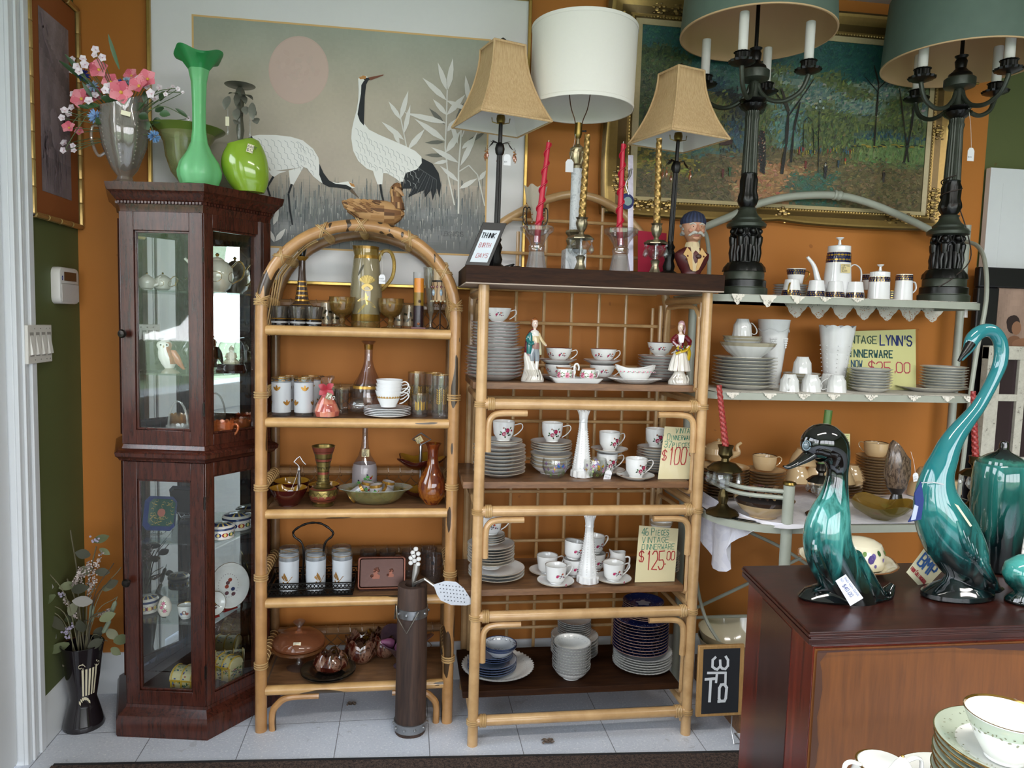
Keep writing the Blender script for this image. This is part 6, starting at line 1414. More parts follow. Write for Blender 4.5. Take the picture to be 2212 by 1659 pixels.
# --- tier 5
def compote():
 Y=2.60;k=K(645,Y)*1.0;t=T('amber_candy_dish','lidded amber glass candy dish on a clear foot','dish',put(646,Y,Z5));m=MB();am=(.50,.22,.08,.35)
 m.lathe([(26,0),(27,1.5),(8,9),(5,14),(5,22),(14,28),(44,38),(60,48),(61,52),(56,53),(40,42),(0,32)],k,44,am,[(0,5,(.80,.74,.70,.12))]);m.build('bowl',GLASS,t)
 l=MB();l.lathe([(55,54),(57,60),(54,68),(40,78),(20,84),(6,86),(4,90),(5,95),(12,103),(13,106),(0,107)],k,44,(.50,.20,.09,.42),[(6,11,(.8,.74,.7,.15))],wave=None);l.build('lid',GLASS,t);sticker(t,(2*k,-46*k,74*k),.025,.011,(0,-1,.8),0,('COMPOTE','$20'),0xDFD8BC)
compote()
PURP=dripglaze('purple_brown_glaze',[(.2,0x0C0303),(.42,0x240A07),(.58,0x46180E),(.68,0x7A5A48),(.76,0x260C08),(.95,0x7A5A1E)],(26,26,12),0,.09,.85)
def petalbowl(name,lab,px,Y,z,R,H,n,k2=.75,sharp=False,c=None):
 m=MB();P=[(R*.5,0),(R*.6,.002),(R*.95,H*.3),(R,H*.55),(R*.85,H*.82),(R*k2,H),(R*(k2-.06),H*.98),(R*.78,H*.7),(R*.8,H*.4),(0,H*.2)]
 m.lathe(P,1,n*10,c,wave=lambda a,q,r,h:(1+(.09*abs(cos(n*a/2))-.05 if 1<q<9 else 0),((H*.28*(abs(cos(n*a/2))**(2.2 if sharp else .8))-H*.16)if q in(5,6)else(H*.12*abs(cos(n*a/2))-H*.06 if q in(4,7)else 0))));return S(name,m,PURP if c is None else GLAZE,lab,'bowl',put(px,Y,z)if px else None)
x,y,_=put(709,2.545,Z5)
sm_=plate(.094,.014,(0x1E1A16,0),None,(0x3A3428,0),44)
stack(2,sm_,'smoky_plate',lad('dark smoked plate under the brown petal bowl'),'dark smoked plates under the petal bowl','plate',709,2.545,Z5,.006)
o=petalbowl('petal_bowl','round glossy brown petal-edged bowl on two dark plates',714,2.545,Z5+.012,.060,.062,5,.62)
petalbowl('tulip_bowl','tall brown and mustard tulip-petal bowl at the back',780,2.635,Z5,.058,.088,6,.95,True)
petalbowl('tulip_bowl','second brown and mustard tulip bowl, half behind the purple glass',830,2.67,Z5,.05,.084,6,.95,True)
def purplebowl():
 Y=2.58;X,_,_=put(868,Y,Z5);t=T('ruffled_glass_bowl','smoky purple ruffled glass bowl holding pink pears','bowl',(X,Y,Z5));m=MB()
 m.lathe([(.030,0),(.031,.002),(.014,.014),(.022,.03),(.05,.07),(.09,.098),(.088,.099),(.046,.07),(0,.03)],1,60,(.22,.14,.18,.5),wave=lambda a,q,r,h:(1+(.25*cos(3*a)if q in(5,6)else .1*cos(3*a)if q in(4,7)else 0),.018*cos(3*a+.4)if q in(5,6)else 0));m.build('bowl',GLASS,t)
 first=None
 for i,(dx,dy,dz,r)in enumerate([(-.012,-.01,.075,0),(.012,.014,.085,1),(-.026,.02,.092,2)]):
  l=['pink glass pear in the purple bowl, front','pink glass pear in the purple bowl, middle','pink glass pear in the purple bowl, lying at the left with its stem out'][i]
  m=MB();m.lathe([(.0001,0),(.014,.004),(.019,.016),(.016,.03),(.009,.042),(.006,.050),(.0001,.053)],1,20,0x9A5A80);m.tube([(0,0,.052),(.002,0,.064)],.0012,5,0x4A3420)
  o=S('glass_pear',m,SATIN,l,'pear',(X+dx,Y+dy,Z5+dz-.02),0,'pink pears');o.rotation_euler=(0,radians([10,30,-75][i]),0)
purplebowl()
# --- the wooden post vessel and the two metal pieces standing in it
def post():
 Y=2.376+.05;k=K(890,Y);X=onx(886,Y,0.0);t=T('wooden_post_vessel','tall dark weathered wooden post vessel with riveted metal bands','vessel',(X,Y,0));H=zat(897,1262,Y);R=.0525
 W_=woodmat('weathered_log',0x1E120E,0x4A3428,(30,30,2.2),.7,1.2,.5,0,1.0)
 m=MB();m.lathe([(R,0),(R,.02),(R*.985,H*.5),(R*.93,H-.004),(R*.90,H),(R*.5,H),(R*.48,H-.03),(0,H-.03)],1,28,wave=lambda a,q,r,h:(1+.015*sin(5*a+h*9),0));m.build('log_body',W_,t)
 for z0,r in((.012,R*1.03),(H-.105,R*.965)):
  b=MB();b.lathe([(r,z0),(r+.002,z0+.001),(r+.002,z0+.030),(r,z0+.031)],1,32,(0x9A9C9E,.9))
  for i in range(10):a=i*2*pi/10-1.3;b.ball(((r+.003)*cos(a),(r+.003)*sin(a),z0+.016),.0055,8,(0xA8AAAC,.9),1,1,1)
  b.build('metal_band',METAL,t)
 h=MB();c=(0x8A8478,.9);z0=H-.085
 h.tube([(-.052,-.02,z0+.02),(-.050,-.042,z0-.01),(-.018,-.062,z0-.058),(.020,-.058,z0+.012)],.0022,6,c);h.tube([(-.055,-.01,z0-.03),(-.056,-.012,z0+.022),(-.060,-.012,z0-.028)],.0022,6,c);h.build('wire_bail',METAL,t)
 zt=H-.03
 f=T('disc_handled_server','silver serving piece with a cluster of round discs as its handle','utensil',(X+.004,Y,zt));m=MB();SV=(0xB8B4AC,.9)
 m.tube([(0,0,0),(.0,0,.05),(.006,0,.075),(.008,0,.1)],[.007,.008,.012,.010],10,SV,flat=.5)
 for dx,dz in[(0,.112),(-.012,.105),(.012,.100),(-.012,.122),(.014,.118),(-.006,.140),(.012,.136),(.004,.152),(-.003,.128)]:
  m.prism([(dx+p[0],-.004,dz+p[1])for p in circ(.0078,14)],(0,.004,0),SV);m.prism([(dx+p[0],-.0052,dz+p[1])for p in circ(.005,12)],(0,.0015,0),(0xD8D4CC,.9))
 m.build('handle',METAL,f)
 g=T('cake_server','perforated silver cake server blade reaching out to the right','utensil',(X,Y,zt));P=[at(x_,y_,2.340)-Vector((X,Y,zt))for x_,y_ in[(936,1262),(962,1254),(985,1256),(1002,1270),(1020,1298),(1018,1304),(1006,1307),(975,1306),(952,1296),(944,1284)]]
 m=MB();m.prism([p+Vector((0,-.004,0))for p in P],(0,.0016,0),(0xCDD0D4,.55));rn=random.Random(1)
 for i in range(9):
  for j in range(5):
   x_,y_=950+i*7+j,1262+j*8+i*.8
   if x_<1010-abs(j-2.2)*3 and x_>944+j*3.5:q=at(x_,y_,2.340)-Vector((X,Y,zt));m.poly([(q.x+p[0],q.y-.0046,q.z+p[1])for p in circ(.0022,6)],(0x5A5C60,.6))
 m.build('blade',METAL,g,smooth=0,recalc=False);h=MB();q=P[0];h.tube([(0,0,0),(.004,-.012,.035),(q.x*.6,q.y*.8,q.z+.012),(q.x+.004,q.y,q.z-.006)],.005,8,(0xB8B4AC,.9));h.build('shank',METAL,g)
post()
# ---------------------------------------------------------------- rattan shelf with boards
RY,RB=2.32,2.70
RX0,RX1=.238,.976;RXM=(RX0+RX1)/2;RT_=zat(1290,622,RY)+.0
RBZ=[zat(1280,y,RY)for y in(875,1102.5,1325,1545)]
Rk=T('rattan_shelf','open rattan shelf of poled frames with a lattice back and arched top','shelf',(RXM,(RY+RB)/2,0));RO=Vector((RXM,(RY+RB)/2,0));hw=(RX1-RX0)/2;ry,rb=RY-RO.y,RB-RO.y
for s in(-1,1):
 m=MB();m.tube([(s*hw,ry,0),(s*hw,ry,RT_)],.0175,14);m.build('front_post',RAT,Rk)
 m=MB();m.tube([(s*(hw-.0),ry+.032,.03),(s*hw,ry+.032,RT_-.02)],.012,10);m.build('inner_post',RAT,Rk)
 m=MB();m.tube([(s*(hw+.0),rb,0),(s*hw,rb,RT_-.03)],.0165,10);m.tube([(s*(hw-.03),rb-.02,0),(s*(hw-.03),rb-.02,RT_-.04)],.009,8);m.build('back_post',RAT,Rk)
 for i,z in enumerate(RBZ+[RT_-.025]):
  m=MB();m.tube([(s*hw,ry,z+(.012 if i<4 else 0)),(s*hw,rb,z+(.012 if i<4 else 0))],.014,10);m.build('side_rail',RAT,Rk)
  if i:zl=RBZ[i-1]if i<4 else RBZ[0]
 for z0,z1 in[(RBZ[3],RBZ[2]),(RBZ[2],RBZ[1]),(RBZ[1],RBZ[0]),(RBZ[0],RT_-.02)]:
  m=MB();m.tube(crom([(s*(hw-.012),ry+.03,z0+.06),(s*(hw-.012),ry+.03,z1-.09),(s*(hw-.012),ry+.05,z1-.045),(s*(hw-.012),ry+.1,z1-.028),(s*(hw-.012),rb-.1,z1-.028),(s*(hw-.012),rb-.04,z1-.05),(s*(hw-.012),rb-.03,z0+.1),(s*(hw-.012),rb-.06,z0+.05),(s*(hw-.012),ry+.1,z0+.045),(s*(hw-.012),ry+.045,z0+.05),(s*(hw-.012),ry+.03,z0+.06)],4),.0075,8);m.build('side_cane',RAT,Rk)
for i,z in enumerate(RBZ):
 m=MB();m.tube([(-hw+.01,ry,z),(hw-.01,ry,z)],.0175,14);m.build('front_rail',RAT,Rk)
 for s in(-1,1):
  m=MB()
  for k in range(4):m.tube([(s*(hw-.024-k*.0055),ry+.0195*cos(a),z+.0195*sin(a))for a in[j*pi/8 for j in range(16)]],.0028,5,closed=True)
  for k in range(3):m.tube([(s*hw+.0195*cos(a),ry+.0195*sin(a),z-.008+k*.0065)for a in[j*pi/8 for j in range(16)]],.0028,5,closed=True)
  m.build('cane_binding',CANE,Rk)
  if i<3:m=MB();m.tube(crom([(s*(hw-.026),ry,z-.155),(s*(hw-.026),ry,z-.075),(s*(hw-.034),ry,z-.045),(s*(hw-.062),ry,z-.031),(s*(hw-.15),ry,z-.0295)],6),.0105,10);m.build('corner_brace',RAT,Rk)
pk_=at(1240,420,RB).z
m=MB();L_,R_=at(1062,520,RB).x-RO.x,at(1420,560,RB).x-RO.x
m.tube(crom([(-hw+.0,rb,RT_-.04),(L_-.02,rb,at(1062,520,RB).z),(at(1130,455,RB).x-RO.x,rb,at(1130,455,RB).z),(at(1240,420,RB).x-RO.x,rb,pk_),(at(1340,458,RB).x-RO.x,rb,at(1340,458,RB).z),(R_,rb,at(1420,560,RB).z),(hw,rb,RT_-.04)],8),.0155,12);m.build('arched_back_rail',RAT,Rk)
vx=[onx(p,RB,1.2)-RO.x for p in(1032,1096,1161,1228,1295,1360)];vx=[-hw+.055+i*(2*hw-.11)/6 for i in range(7)]
hz=[at(1230,y,RB).z for y in(480,552,630,700,790,860,910,990,1060,1165,1225,1296,1350)]
m=MB()
for x in vx:
 P=at(pix((x+RO.x,RB,1.9))[0],500,RB);u=(x-(at(1240,420,RB).x-RO.x))/.245;top=RT_-.05 if abs(u)>=1 else max(RT_-.05,pk_-.3*(1-sqrt(max(0,1-u*u)))*1.0-.012)
 m.tube([(x,rb,.12),(x,rb,top)],.0065,8)
for z in hz:
 a,b=(-hw,hw)if z<RT_ else((L_,R_)if z<at(1240,500,RB).z else(at(1105,480,RB).x-RO.x,at(1372,480,RB).x-RO.x));m.tube([(a,rb-.008,z),(b,rb-.008,z)],.0062,8)
m.build('lattice_back',RAT,Rk)
# boards lying on the side rails: things of their own
BZ=[zat(1270,y,2.36)for y in(829,1040,1268,1482)];RS=[]
for i,(pl,pr,lab,mat)in enumerate([(1013,1503,'brown board, top shelf of the rattan unit',SHELFW),(996,1490,'brown board with a chipped left end, second shelf of the rattan unit',SHELFW),(992,1478,'rough dark-edged plank, third shelf of the rattan unit',SHELFW),(1000,1468,'dark brown board, lowest shelf of the rattan unit',WALNUT)]):
 zt=BZ[i];x0,x1=onx(pl,2.35,zt),onx(pr,2.35,zt);x0=max(x0,.19)if i else .215;m=MB()
 m.box(x0,x1,2.356,2.675,-.022,0);S('shelf_board',m,mat,lab,'board',(0,0,zt),group=None,bevel=.001);RS.append(zt+.0006)
R1,R2,R3,R4=RS
# top: a thick dark board
TZ=zat(1290,583,2.27);TZB=zat(1290,622,2.27)
x0,x1=at(1006,600,2.27).x,at(1566,612,2.27).x
m=MB();m.box(x0,x1,2.27,2.60,TZB+.004,TZ);t=T('walnut_top_board','thick dark walnut board laid across the top of the rattan shelf','board',(0,0,0));m.build('board',WALNUT,t,bevel=.0015)
MB().box(x0+.001,x1-.001,2.271,2.60,TZB,TZB+.004,0xA9988A).build('pale_bottom_edge',MATTE,t)
ZB2=TZ+.0008
# --- shelf 1: floral porcelain
W1=0xE8E8E6;DKR=0x6A3A34
def sprigcup(m,Rf,h=.05):
 for th in(-2.4,-1.25,.2,1.5):spray(m,Rf,th,h*.55,.0125,'sprig')
def wcup(label,loc,rz=0,first={},kind='floral',group=None):
 if kind in first:return dup(first[kind],loc,rz,label)
 if kind=='floral':t=cup(label,loc,rz,.046,.022,.047,W1,DKR,lambda m,R:sprigcup(m,R,.047),hk='spur',hout=.022,group='white floral teacups on the top shelf')
 elif kind=='rose':t=cup(label,loc,rz,.037,.027,.066,W1,None,lambda m,R:[spray(m,R,th,.033,.0185,'rose')for th in(-1.45,1.7)],hk='spur',hout=.03,group='red rose teacups on the second shelf',prof=[(.022,0),(.023,.001),(.022,.004),(.025,.009),(.034,.024),(.0365,.048),(.037,.066)])
 else:t=cup(label,loc,rz,.038,.027,.063,W1,0x9A9088,lambda m,R:[spray(m,R,th,.033,.0165,'sprig')for th in(-1.5,1.6)],hk='spur',hout=.028,group='sprigged coffee cups on the third shelf',prof=[(.021,0),(.022,.001),(.021,.004),(.027,.008),(.031,.014),(.035,.04),(.038,.063)])
 first[kind]=t;return t
scal=lambda n,a:(lambda th,q,r,h:(1+a*cos(n*th)*(q in(2,3,4,5)),a*.04*cos(n*th)*(q in(3,4,5))))
BIGP=plate(.102,.020,W1,DKR,wave=scal(10,.012));SMP=plate(.083,.017,W1,DKR,wave=scal(10,.012));SAU=plate(.068,.016,W1,DKR,wave=scal(8,.015));
x,y,z=stack(9,BIGP,'dinner_plate',lad('large white dinner plate with dark rim, left of the top shelf'),'large white plates, left of the top shelf','plate',1068,2.47,R1,.0115)
x,y,z=stack(8,SMP,'side_plate',lad('smaller white plate on top of the large left stack'),'smaller white plates on the left stack','plate',1070,2.47,z+.004,.0100)
wcup('white floral teacup crowning the tall left plate stack',(x+.005,y,z+.006),radians(-15))
for px,Y,l in[(1204,2.50,'left'),(1300,2.52,'middle')]:
 x,y,_=put(px,Y,R1);z=R1
 stack(1,SAU,'saucer',lad('white floral saucer under the lower teacup, %s pair'%l),'white floral saucers','saucer',px,Y,z,.01)
 wcup('lower white floral teacup of the %s pair'%l,(x,y,z+.007),radians(-20));z+=.056
 stack(1,SAU,'saucer',lad('white floral saucer between the %s pair of teacups'%l),'white floral saucers','saucer',px,Y,z,.01)
 wcup('upper white floral teacup of the %s pair'%l,(x+.002,y,z+.007),radians(-10 if l=='left' else 8))
x,y,z=stack(8,SMP,'side_plate',lad('white plate in the stack behind the lady figurine'),'white plates behind the lady figurine','plate',1425,2.54,R1,.0105)
wcup('white floral teacup on the plates behind the lady figurine',(x-.004,y,z+.006),radians(-25))
def roseset():
 Y=2.40;x,y,_=put(1243,Y,R1);t=T('rose_tray','rectangular white tray with upturned rim under the rose creamer and sugar','tray',(x,y,R1));w_,d_=.082,.040;m=MB()
 def rr(w_,d_,r,z):return[(sx*(w_-r)+r*cos(a),sy*(d_-r)+r*sin(a),z)for q,(sx,sy)in enumerate([(1,1),(-1,1),(-1,-1),(1,-1)])for a in[pi/2*q+pi/2*i/4 for i in range(5)]]
 m.skin([m.ring(rr(w_*.9,d_*.85,.012,0)),m.ring(rr(w_,d_,.012,.009)),m.ring(rr(w_*1.06,d_*1.08,.012,.016)),m.ring(rr(w_*1.04,d_*1.05,.012,.0165)),m.ring(rr(w_*.96,d_*.93,.011,.008)),m.ring(rr(w_*.9,d_*.85,.01,.004))],W1);m.build('tray',GLAZE,t)
 m=MB();m.tube(crom([(-.006,0,.004),(-.006,0,.04),(-.004,0,.058),(.004,-.002,.062),(.010,0,.052),(.009,0,.04)],5),.0032,8,W1);m.build('carrying_handle',GLAZE,t)
 for i,(px,nm,lab)in enumerate([(1219,'rose_creamer','bulging creamer with big pink roses on the small tray'),(1270,'rose_sugar_bowl','open sugar bowl with big pink roses on the small tray')]):
  x2=onx(px,Y,R1);P=[(.018,0),(.02,.001),(.027,.012),(.029,.022),(.025,.034),(.022,.040),(.024,.044)];m=MB()
  m.lathe(P+[(.0225,.0435),(.02,.038),(.02,.01),(0,.006)],1,32,W1,[(5,8,0x9A6A4A)],wave=lambda a,q,r,h:(1+(.25*max(0,cos(a-pi))**4 if q in(5,6,7,8)and i==0 else 0),(.004*max(0,cos(a-pi))**4 if q in(6,7)and i==0 else 0)))
  for th in(-1.45,-2.5,-.5):spray(m,interp(P),th,.021,.0095,'bigrose')
  t2=T(nm,lab,'creamer' if i==0 else 'sugar bowl',(x2,Y,R1+.0045));m.build('body',GLAZE,t2)
  h=MB();handle(h,.024,.01,.034,.012,.002,W1);h.build('handle',GLAZE,t2)
roseset()
def gravy():
 Y=2.41;x,y,_=put(1371,Y,R1);pl=plate(.094,.017,W1,None,wave=flute(24,.012));o=S('gravy_underplate',pl,GLAZE,'oval fluted white underplate of the gravy boat','plate',(x,y,R1));o.scale=(1,.62,1)
 t=T('gravy_boat','fluted white gravy boat with a band of tiny pink roses','gravy boat',(x,y,R1+.0045));m=MB();P=[(.030,0),(.034,.002),(.046,.014),(.055,.030),(.059,.044),(.061,.053)]
 m.lathe(P+[(.059,.053),(.055,.042),(.045,.02),(0,.008)],1,60,W1,sy=.60,wave=lambda a,q,r,h:((1+.012*cos(30*a)+(.14*abs(cos(a))**6 if q>3 else 0)),(.013*abs(cos(a))**3-.007 if q in(5,6,7)else 0)))
 for i in range(9):
  a=-2.75+i*.30;r=.0565;cx_,cy_=r*cos(a)*1.05,r*.60*sin(a)*1.05
  for dx,dz,c,s_ in[(0,0,0xC4557A,.0026),(.006,.001,0x7FA08A,.0018),(-.004,-.002,0x7FA08A,.0018),(.010,-.001,0xD08AA0,.0015)]:m.poly([(cx_+(dx+p[0])*1.0,cy_-.0016+(dx)*-.0,.036+dz+p[1])for p in circ(s_,7)],c)
 m.build('body',GLAZE,t)
gravy()
def fig_man():
 Y=2.41;x,y,_=put(1150,Y,R1);k=K(1150,Y);t=T('gentleman_figurine','porcelain gentleman in teal coat and maroon cape on a scrolled base','figurine',(x,y,R1));q=lambda X,Z,d=0:(X*k,d*k,Z*k)
 b=MB();b.loft([(q(0,0),25*k,16*k),(q(0,6),25*k,17*k),(q(-1,18),20*k,14*k),(q(-6,34),13*k,10*k),(q(-13,52),8*k,7*k),(q(-16,62),4*k,4*k)],20,0xDAD5CC)
 for i in range(7):b.tube(crom([q(-20+i*6,4,-16),q(-14+i*5,14,-15),q(-18+i*5,26,-12)],4),1.8*k,5,0xCFC9BE)
 b.build('scrolled_base',GLAZE,t)
 m=MB()
 for s,X in((-1,-3),(1,8)):m.tube([q(X,14,-6),q(X-s,30,-5),q(X,46,-4)],[3.4*k,4*k,4.2*k],10,0xE2DED6);m.tube([q(X,44,-4),q(X-1,60,-4),q(3,78,-3)],[5*k,6*k,6.5*k],10,0x8E949C);m.ball(q(X+s,13,-10),4*k,8,0x2A2A30,1,1.6,.6)
 m.loft([(q(3,70,-3),10*k,7*k),(q(3,84,-4),9*k,7*k),(q(2,98,-3),11*k,7*k),(q(1,108,-2),9*k,6*k),(q(1,112,-2),3.5*k,3.5*k),(q(1,117,-3),3.4*k,3.4*k)],16,0xB09890,cf=lambda p:[0x9A6E66,0xC9B48A,0xE2DED6,0xE2DED6,0xE2C9B8][min(4,p)])
 m.loft([(q(1,115,-3),3.2*k,3.2*k),(q(1,119,-4),6*k,6.4*k),(q(1,124,-4),7*k,7.4*k),(q(1,131,-3),6*k,6.6*k),(q(1,135,-2),1*k,1*k)],14,0xE6CFC0);m.build('body',GLAZE,t)
 c=MB()
 c.loft([(q(-7,56,2),13*k,9*k),(q(-8,76,2),11*k,8*k),(q(-3,96,1),14*k,8*k),(q(0,107,1),11*k,7*k),(q(1,113,0),5*k,5*k)],16,0x6E1A24);c.tube([q(-10,60,-4),q(-9,82,-5),q(-8,100,-5)],[6*k,7*k,5*k],10,0x1F6E6C);c.tube([q(14,58,2),q(12,84,1),q(8,104,0)],[5*k,5*k,4*k],10,0xC9C4A4)
 c.tube(crom([q(-7,104,-5),q(-15,92,-8),q(-10,82,-13),q(-2,84,-12)],4),[4*k]*13,8,0x1F6E6C);c.ball(q(0,85,-13),3*k,8,0xE6CFC0);c.tube(crom([q(10,104,-3),q(16,90,-6),q(24,80,-9)],4),[3.4*k]*9,8,0xC9B48A);c.ball(q(25,79,-9),2.6*k,8,0xE6CFC0);c.build('coat',GLAZE,t)
 h=MB();h.loft([(q(0,121,0),6.8*k,6.2*k),(q(0,128,0),7.6*k,7.2*k),(q(0,134,-1),6.6*k,6.8*k),(q(1,138,-1),1*k,1*k)],14,0x9A5A2A)
 h.build('hair',GLAZE,t);f=MB()
 for dx in(-1.6,3.4):f.ball(q(dx,126,-10.8),.8*k,6,0x2A2420)
 f.ball(q(1,123.5,-11.6),1*k,6,0xE0BFAE);f.ball(q(1,121,-10.6),1.3*k,6,0xB0404A,1,.5,.5);f.build('face',GLAZE,t)
fig_man()
def fig_lady():
 Y=2.40;x,y,_=put(1466,Y,R1);k=K(1466,Y);t=T('lady_figurine','porcelain lady with a flower basket and yellow sash over a white skirt','figurine',(x,y,R1));q=lambda X,Z,d=0:(X*k,d*k,Z*k)
 b=MB();b.loft([(q(0,0),24*k,15*k),(q(0,6),24*k,16*k),(q(0,16),17*k,13*k),(q(0,24),12*k,10*k),(q(0,30),10*k,9*k)],20,0xDAD5CC)
 for i in range(6):b.tube(crom([q(-16+i*6,3,-15),q(-19+i*7,12,-14),q(-12+i*5,20,-11)],4),1.8*k,5,0xCFC9BE)
 b.build('scrolled_base',GLAZE,t)
 m=MB();m.lathe([(20,28),(23,30),(19,50),(14,66),(9,76)],k,60,0xE2DDD4,wave=lambda a,p,r,h:(1+.10*cos(13*a)*(1-p*.2),0),sy=.8,cfun=lambda a,p,c:0xA08A7A if int(a*13/6.28*4)%17==0 else c);m.build('skirt',GLAZE,t)
 m=MB();m.loft([(q(0,72),9*k,7*k),(q(-1,84),8*k,6.5*k),(q(-1,98),11*k,7*k),(q(-1,106),9*k,6*k),(q(-1,110),3.4*k,3.4*k),(q(-1,115),3.2*k,3.2*k)],16,0x5E1420,cf=lambda p:0x5E1420 if p<3 else 0xE6CFC0)
 m.loft([(q(-3,113,-2),3*k,3*k),(q(-3,118,-3),5.6*k,6*k),(q(-3,124,-3),6*k,6.6*k),(q(-2,130,-2),5*k,5*k),(q(-2,133,-2),1*k,1*k)],14,0xE6CFC0);m.poly([q(-9,106,-6.6),q(6,106,-6.6),q(3,90,-8),q(-5,90,-8)],0xE8E6E0);m.build('body',GLAZE,t)
 a=MB()
 for P in([q(-9,104,-2),q(-19,94,-4),q(-12,84,-11)],[q(8,104,-2),q(19,92,-3),q(15,82,-9)]):a.tube(crom(P,4),[5.5*k]*5+[4.5*k]*4,8,0x6A1822);a.ball(P[2],3.6*k,8,0xE6E0D8);a.ball((P[2][0]+(4*k if P[2][0]<0 else -4*k),P[2][1]-2*k,P[2][2]-2*k),2.6*k,8,0xE6CFC0)
 a.build('sleeves',GLAZE,t)
 s=MB();s.tube(crom([q(17,84,-8),q(8,74,-12),q(-6,70,-12),q(-14,66,-10)],5),[4.5*k]*16,8,0xC9A81E,flat=.6);s.tube(crom([q(14,80,-8),q(18,66,-7),q(16,52,-6)],5),[4*k]*11,8,0xC9A81E,flat=.6);s.build('yellow_sash',GLAZE,t)
 f=MB();rn=random.Random(2)
 for i in range(34):f.ball(q(rn.uniform(-15,3),rn.uniform(71,82),rn.uniform(-17,-11)),2.2*k,6,rn.choice([0x3A6A3A,0x2A4A8A,0x6A3A7A,0x4A8A5A,0xC9B43A,0xA03048]))
 f.build('flowers',GLAZE,t)
 h=MB();h.loft([(q(1,117,1),5.5*k,5.5*k),(q(0,125,1),7*k,7*k),(q(0,129,0),6.8*k,6.8*k)],14,0x7A3A1E);h.loft([(q(0,127,0),7.4*k,7.4*k),(q(0,132,0),7*k,7*k),(q(1,136,1),4*k,4*k),(q(1,137,1),1*k,1*k)],14,0xC9A0A8);h.tube([q(6,130,3),q(8,118,4),q(9,108,4)],[3*k,3.5*k,1*k],8,0xC9A0A8);h.build('cap',GLAZE,t)
 e=MB()
 for dx in(-5.4,-1.2):e.ball(q(dx,121.5,-9.2),.7*k,6,0x2A2420)
 e.ball(q(-3.4,117.4,-8.8),1*k,6,0xB0404A,1,.5,.5);e.build('face',GLAZE,t)
fig_lady()
# --- shelf 2: red roses
G1_=0xA89A84
def roserim(m,R,h):
 for a in(-1.2,.9,2.9):
  for dx,dy,r,c in[(0,0,.007,0x8E1F3F),(.008,.003,.005,0xB0385C),(-.007,.004,.004,0x3E5A3A),(.002,-.007,.004,0x2E4A2C)]:m.poly([(R*.78*cos(a)+dx+p[0],R*.78*sin(a)+dy+p[1],h*.62)for p in circ(r,7)],c)
P2=plate(.090,.017,W1,G1_);roserim(P2,.09,.017);S2=plate(.066,.015,W1,G1_);roserim(S2,.066,.015);B2=bowl(.076,.035,W1,G1_,.5)
m=MB();m.join(P2);x,y,z=stack(8,P2,'rose_plate',lad('white gold-edged plate in the left rose stack'),'white plates in the left rose stack','plate',1078,2.465,R2,.0125)
x,y,z=stack(2,S2,'saucer',lad('rose saucer on the left plate stack'),'rose saucers on the left plate stack','saucer',1087,2.45,z+.005,.006)
wcup('red rose teacup on the left plate stack',(x,y,z+.005),0,kind='rose')
x,y,z=stack(4,B2,'rose_bowl',lad('white bowl in the stack left of the bud vase'),'white bowls left of the bud vase','bowl',1190,2.50,R2,.0125)
x,y,z=stack(4,plate(.073,.016,W1,G1_),'saucer',lad('white saucer on the bowl stack left of the bud vase'),'white saucers on the bowl stack','saucer',1190,2.50,z+.022,.0085)
wcup('red rose teacup on the tall bowl stack',(x+.002,y,z+.005),radians(-5),kind='rose')
def budvase(px,yt,Y,z,lab,first=[]):
 if first:return dup(first[0],put(px,Y,z),label=lab,scale=(1,1,(zat(px,yt,Y)-z)/first[1]))
 H=zat(px,yt,Y)-z;m=MB();m.lathe([(.036,0),(.038,.002),(.037,H*.10),(.032,H*.11),(.033,H*.13),(.029,H*.22),(.022,H*.45),(.016,H*.68),(.014,H*.82),(.0155,H*.83),(.0155,H*.845),(.014,H*.86),(.016,H*.93),(.0215,H*.99),(.020,H),(.013,H*.93),(.011,H*.6),(0,H*.5)],1,48,0xE9E9E8,wave=lambda a,q,r,h:(1+(.05*cos(12*a)if q in(2,1,11,12,13)else .035*cos(8*a)),.003*cos(12*a)if q in(13,14)else 0))
 Rf=lambda zz:.034-(.034-.0145)*min(1,max(0,(zz/H-.13)/.6))**.8
 for i in range(8):
  for j in range(17):
   zz=H*(.15+.036*j);a=i*pi/4+.39;r=Rf(zz);m.ball((r*cos(a),r*sin(a),zz),.0021,5,0xE9E9E8,1.2,1.2,.9)
 first+=[S('milk_glass_vase',m,GLAZE,lab,'vase',put(px,Y,z),group='tall white milk glass bud vases'),H];first[0]['group']='tall white milk glass bud vases'
 return first[0]
budvase(1256,887,2.44,R2,'tall white milk glass bud vase on the second shelf');budvase(1269,1113,2.41,R3,'tall white milk glass bud vase among the coffee cups')
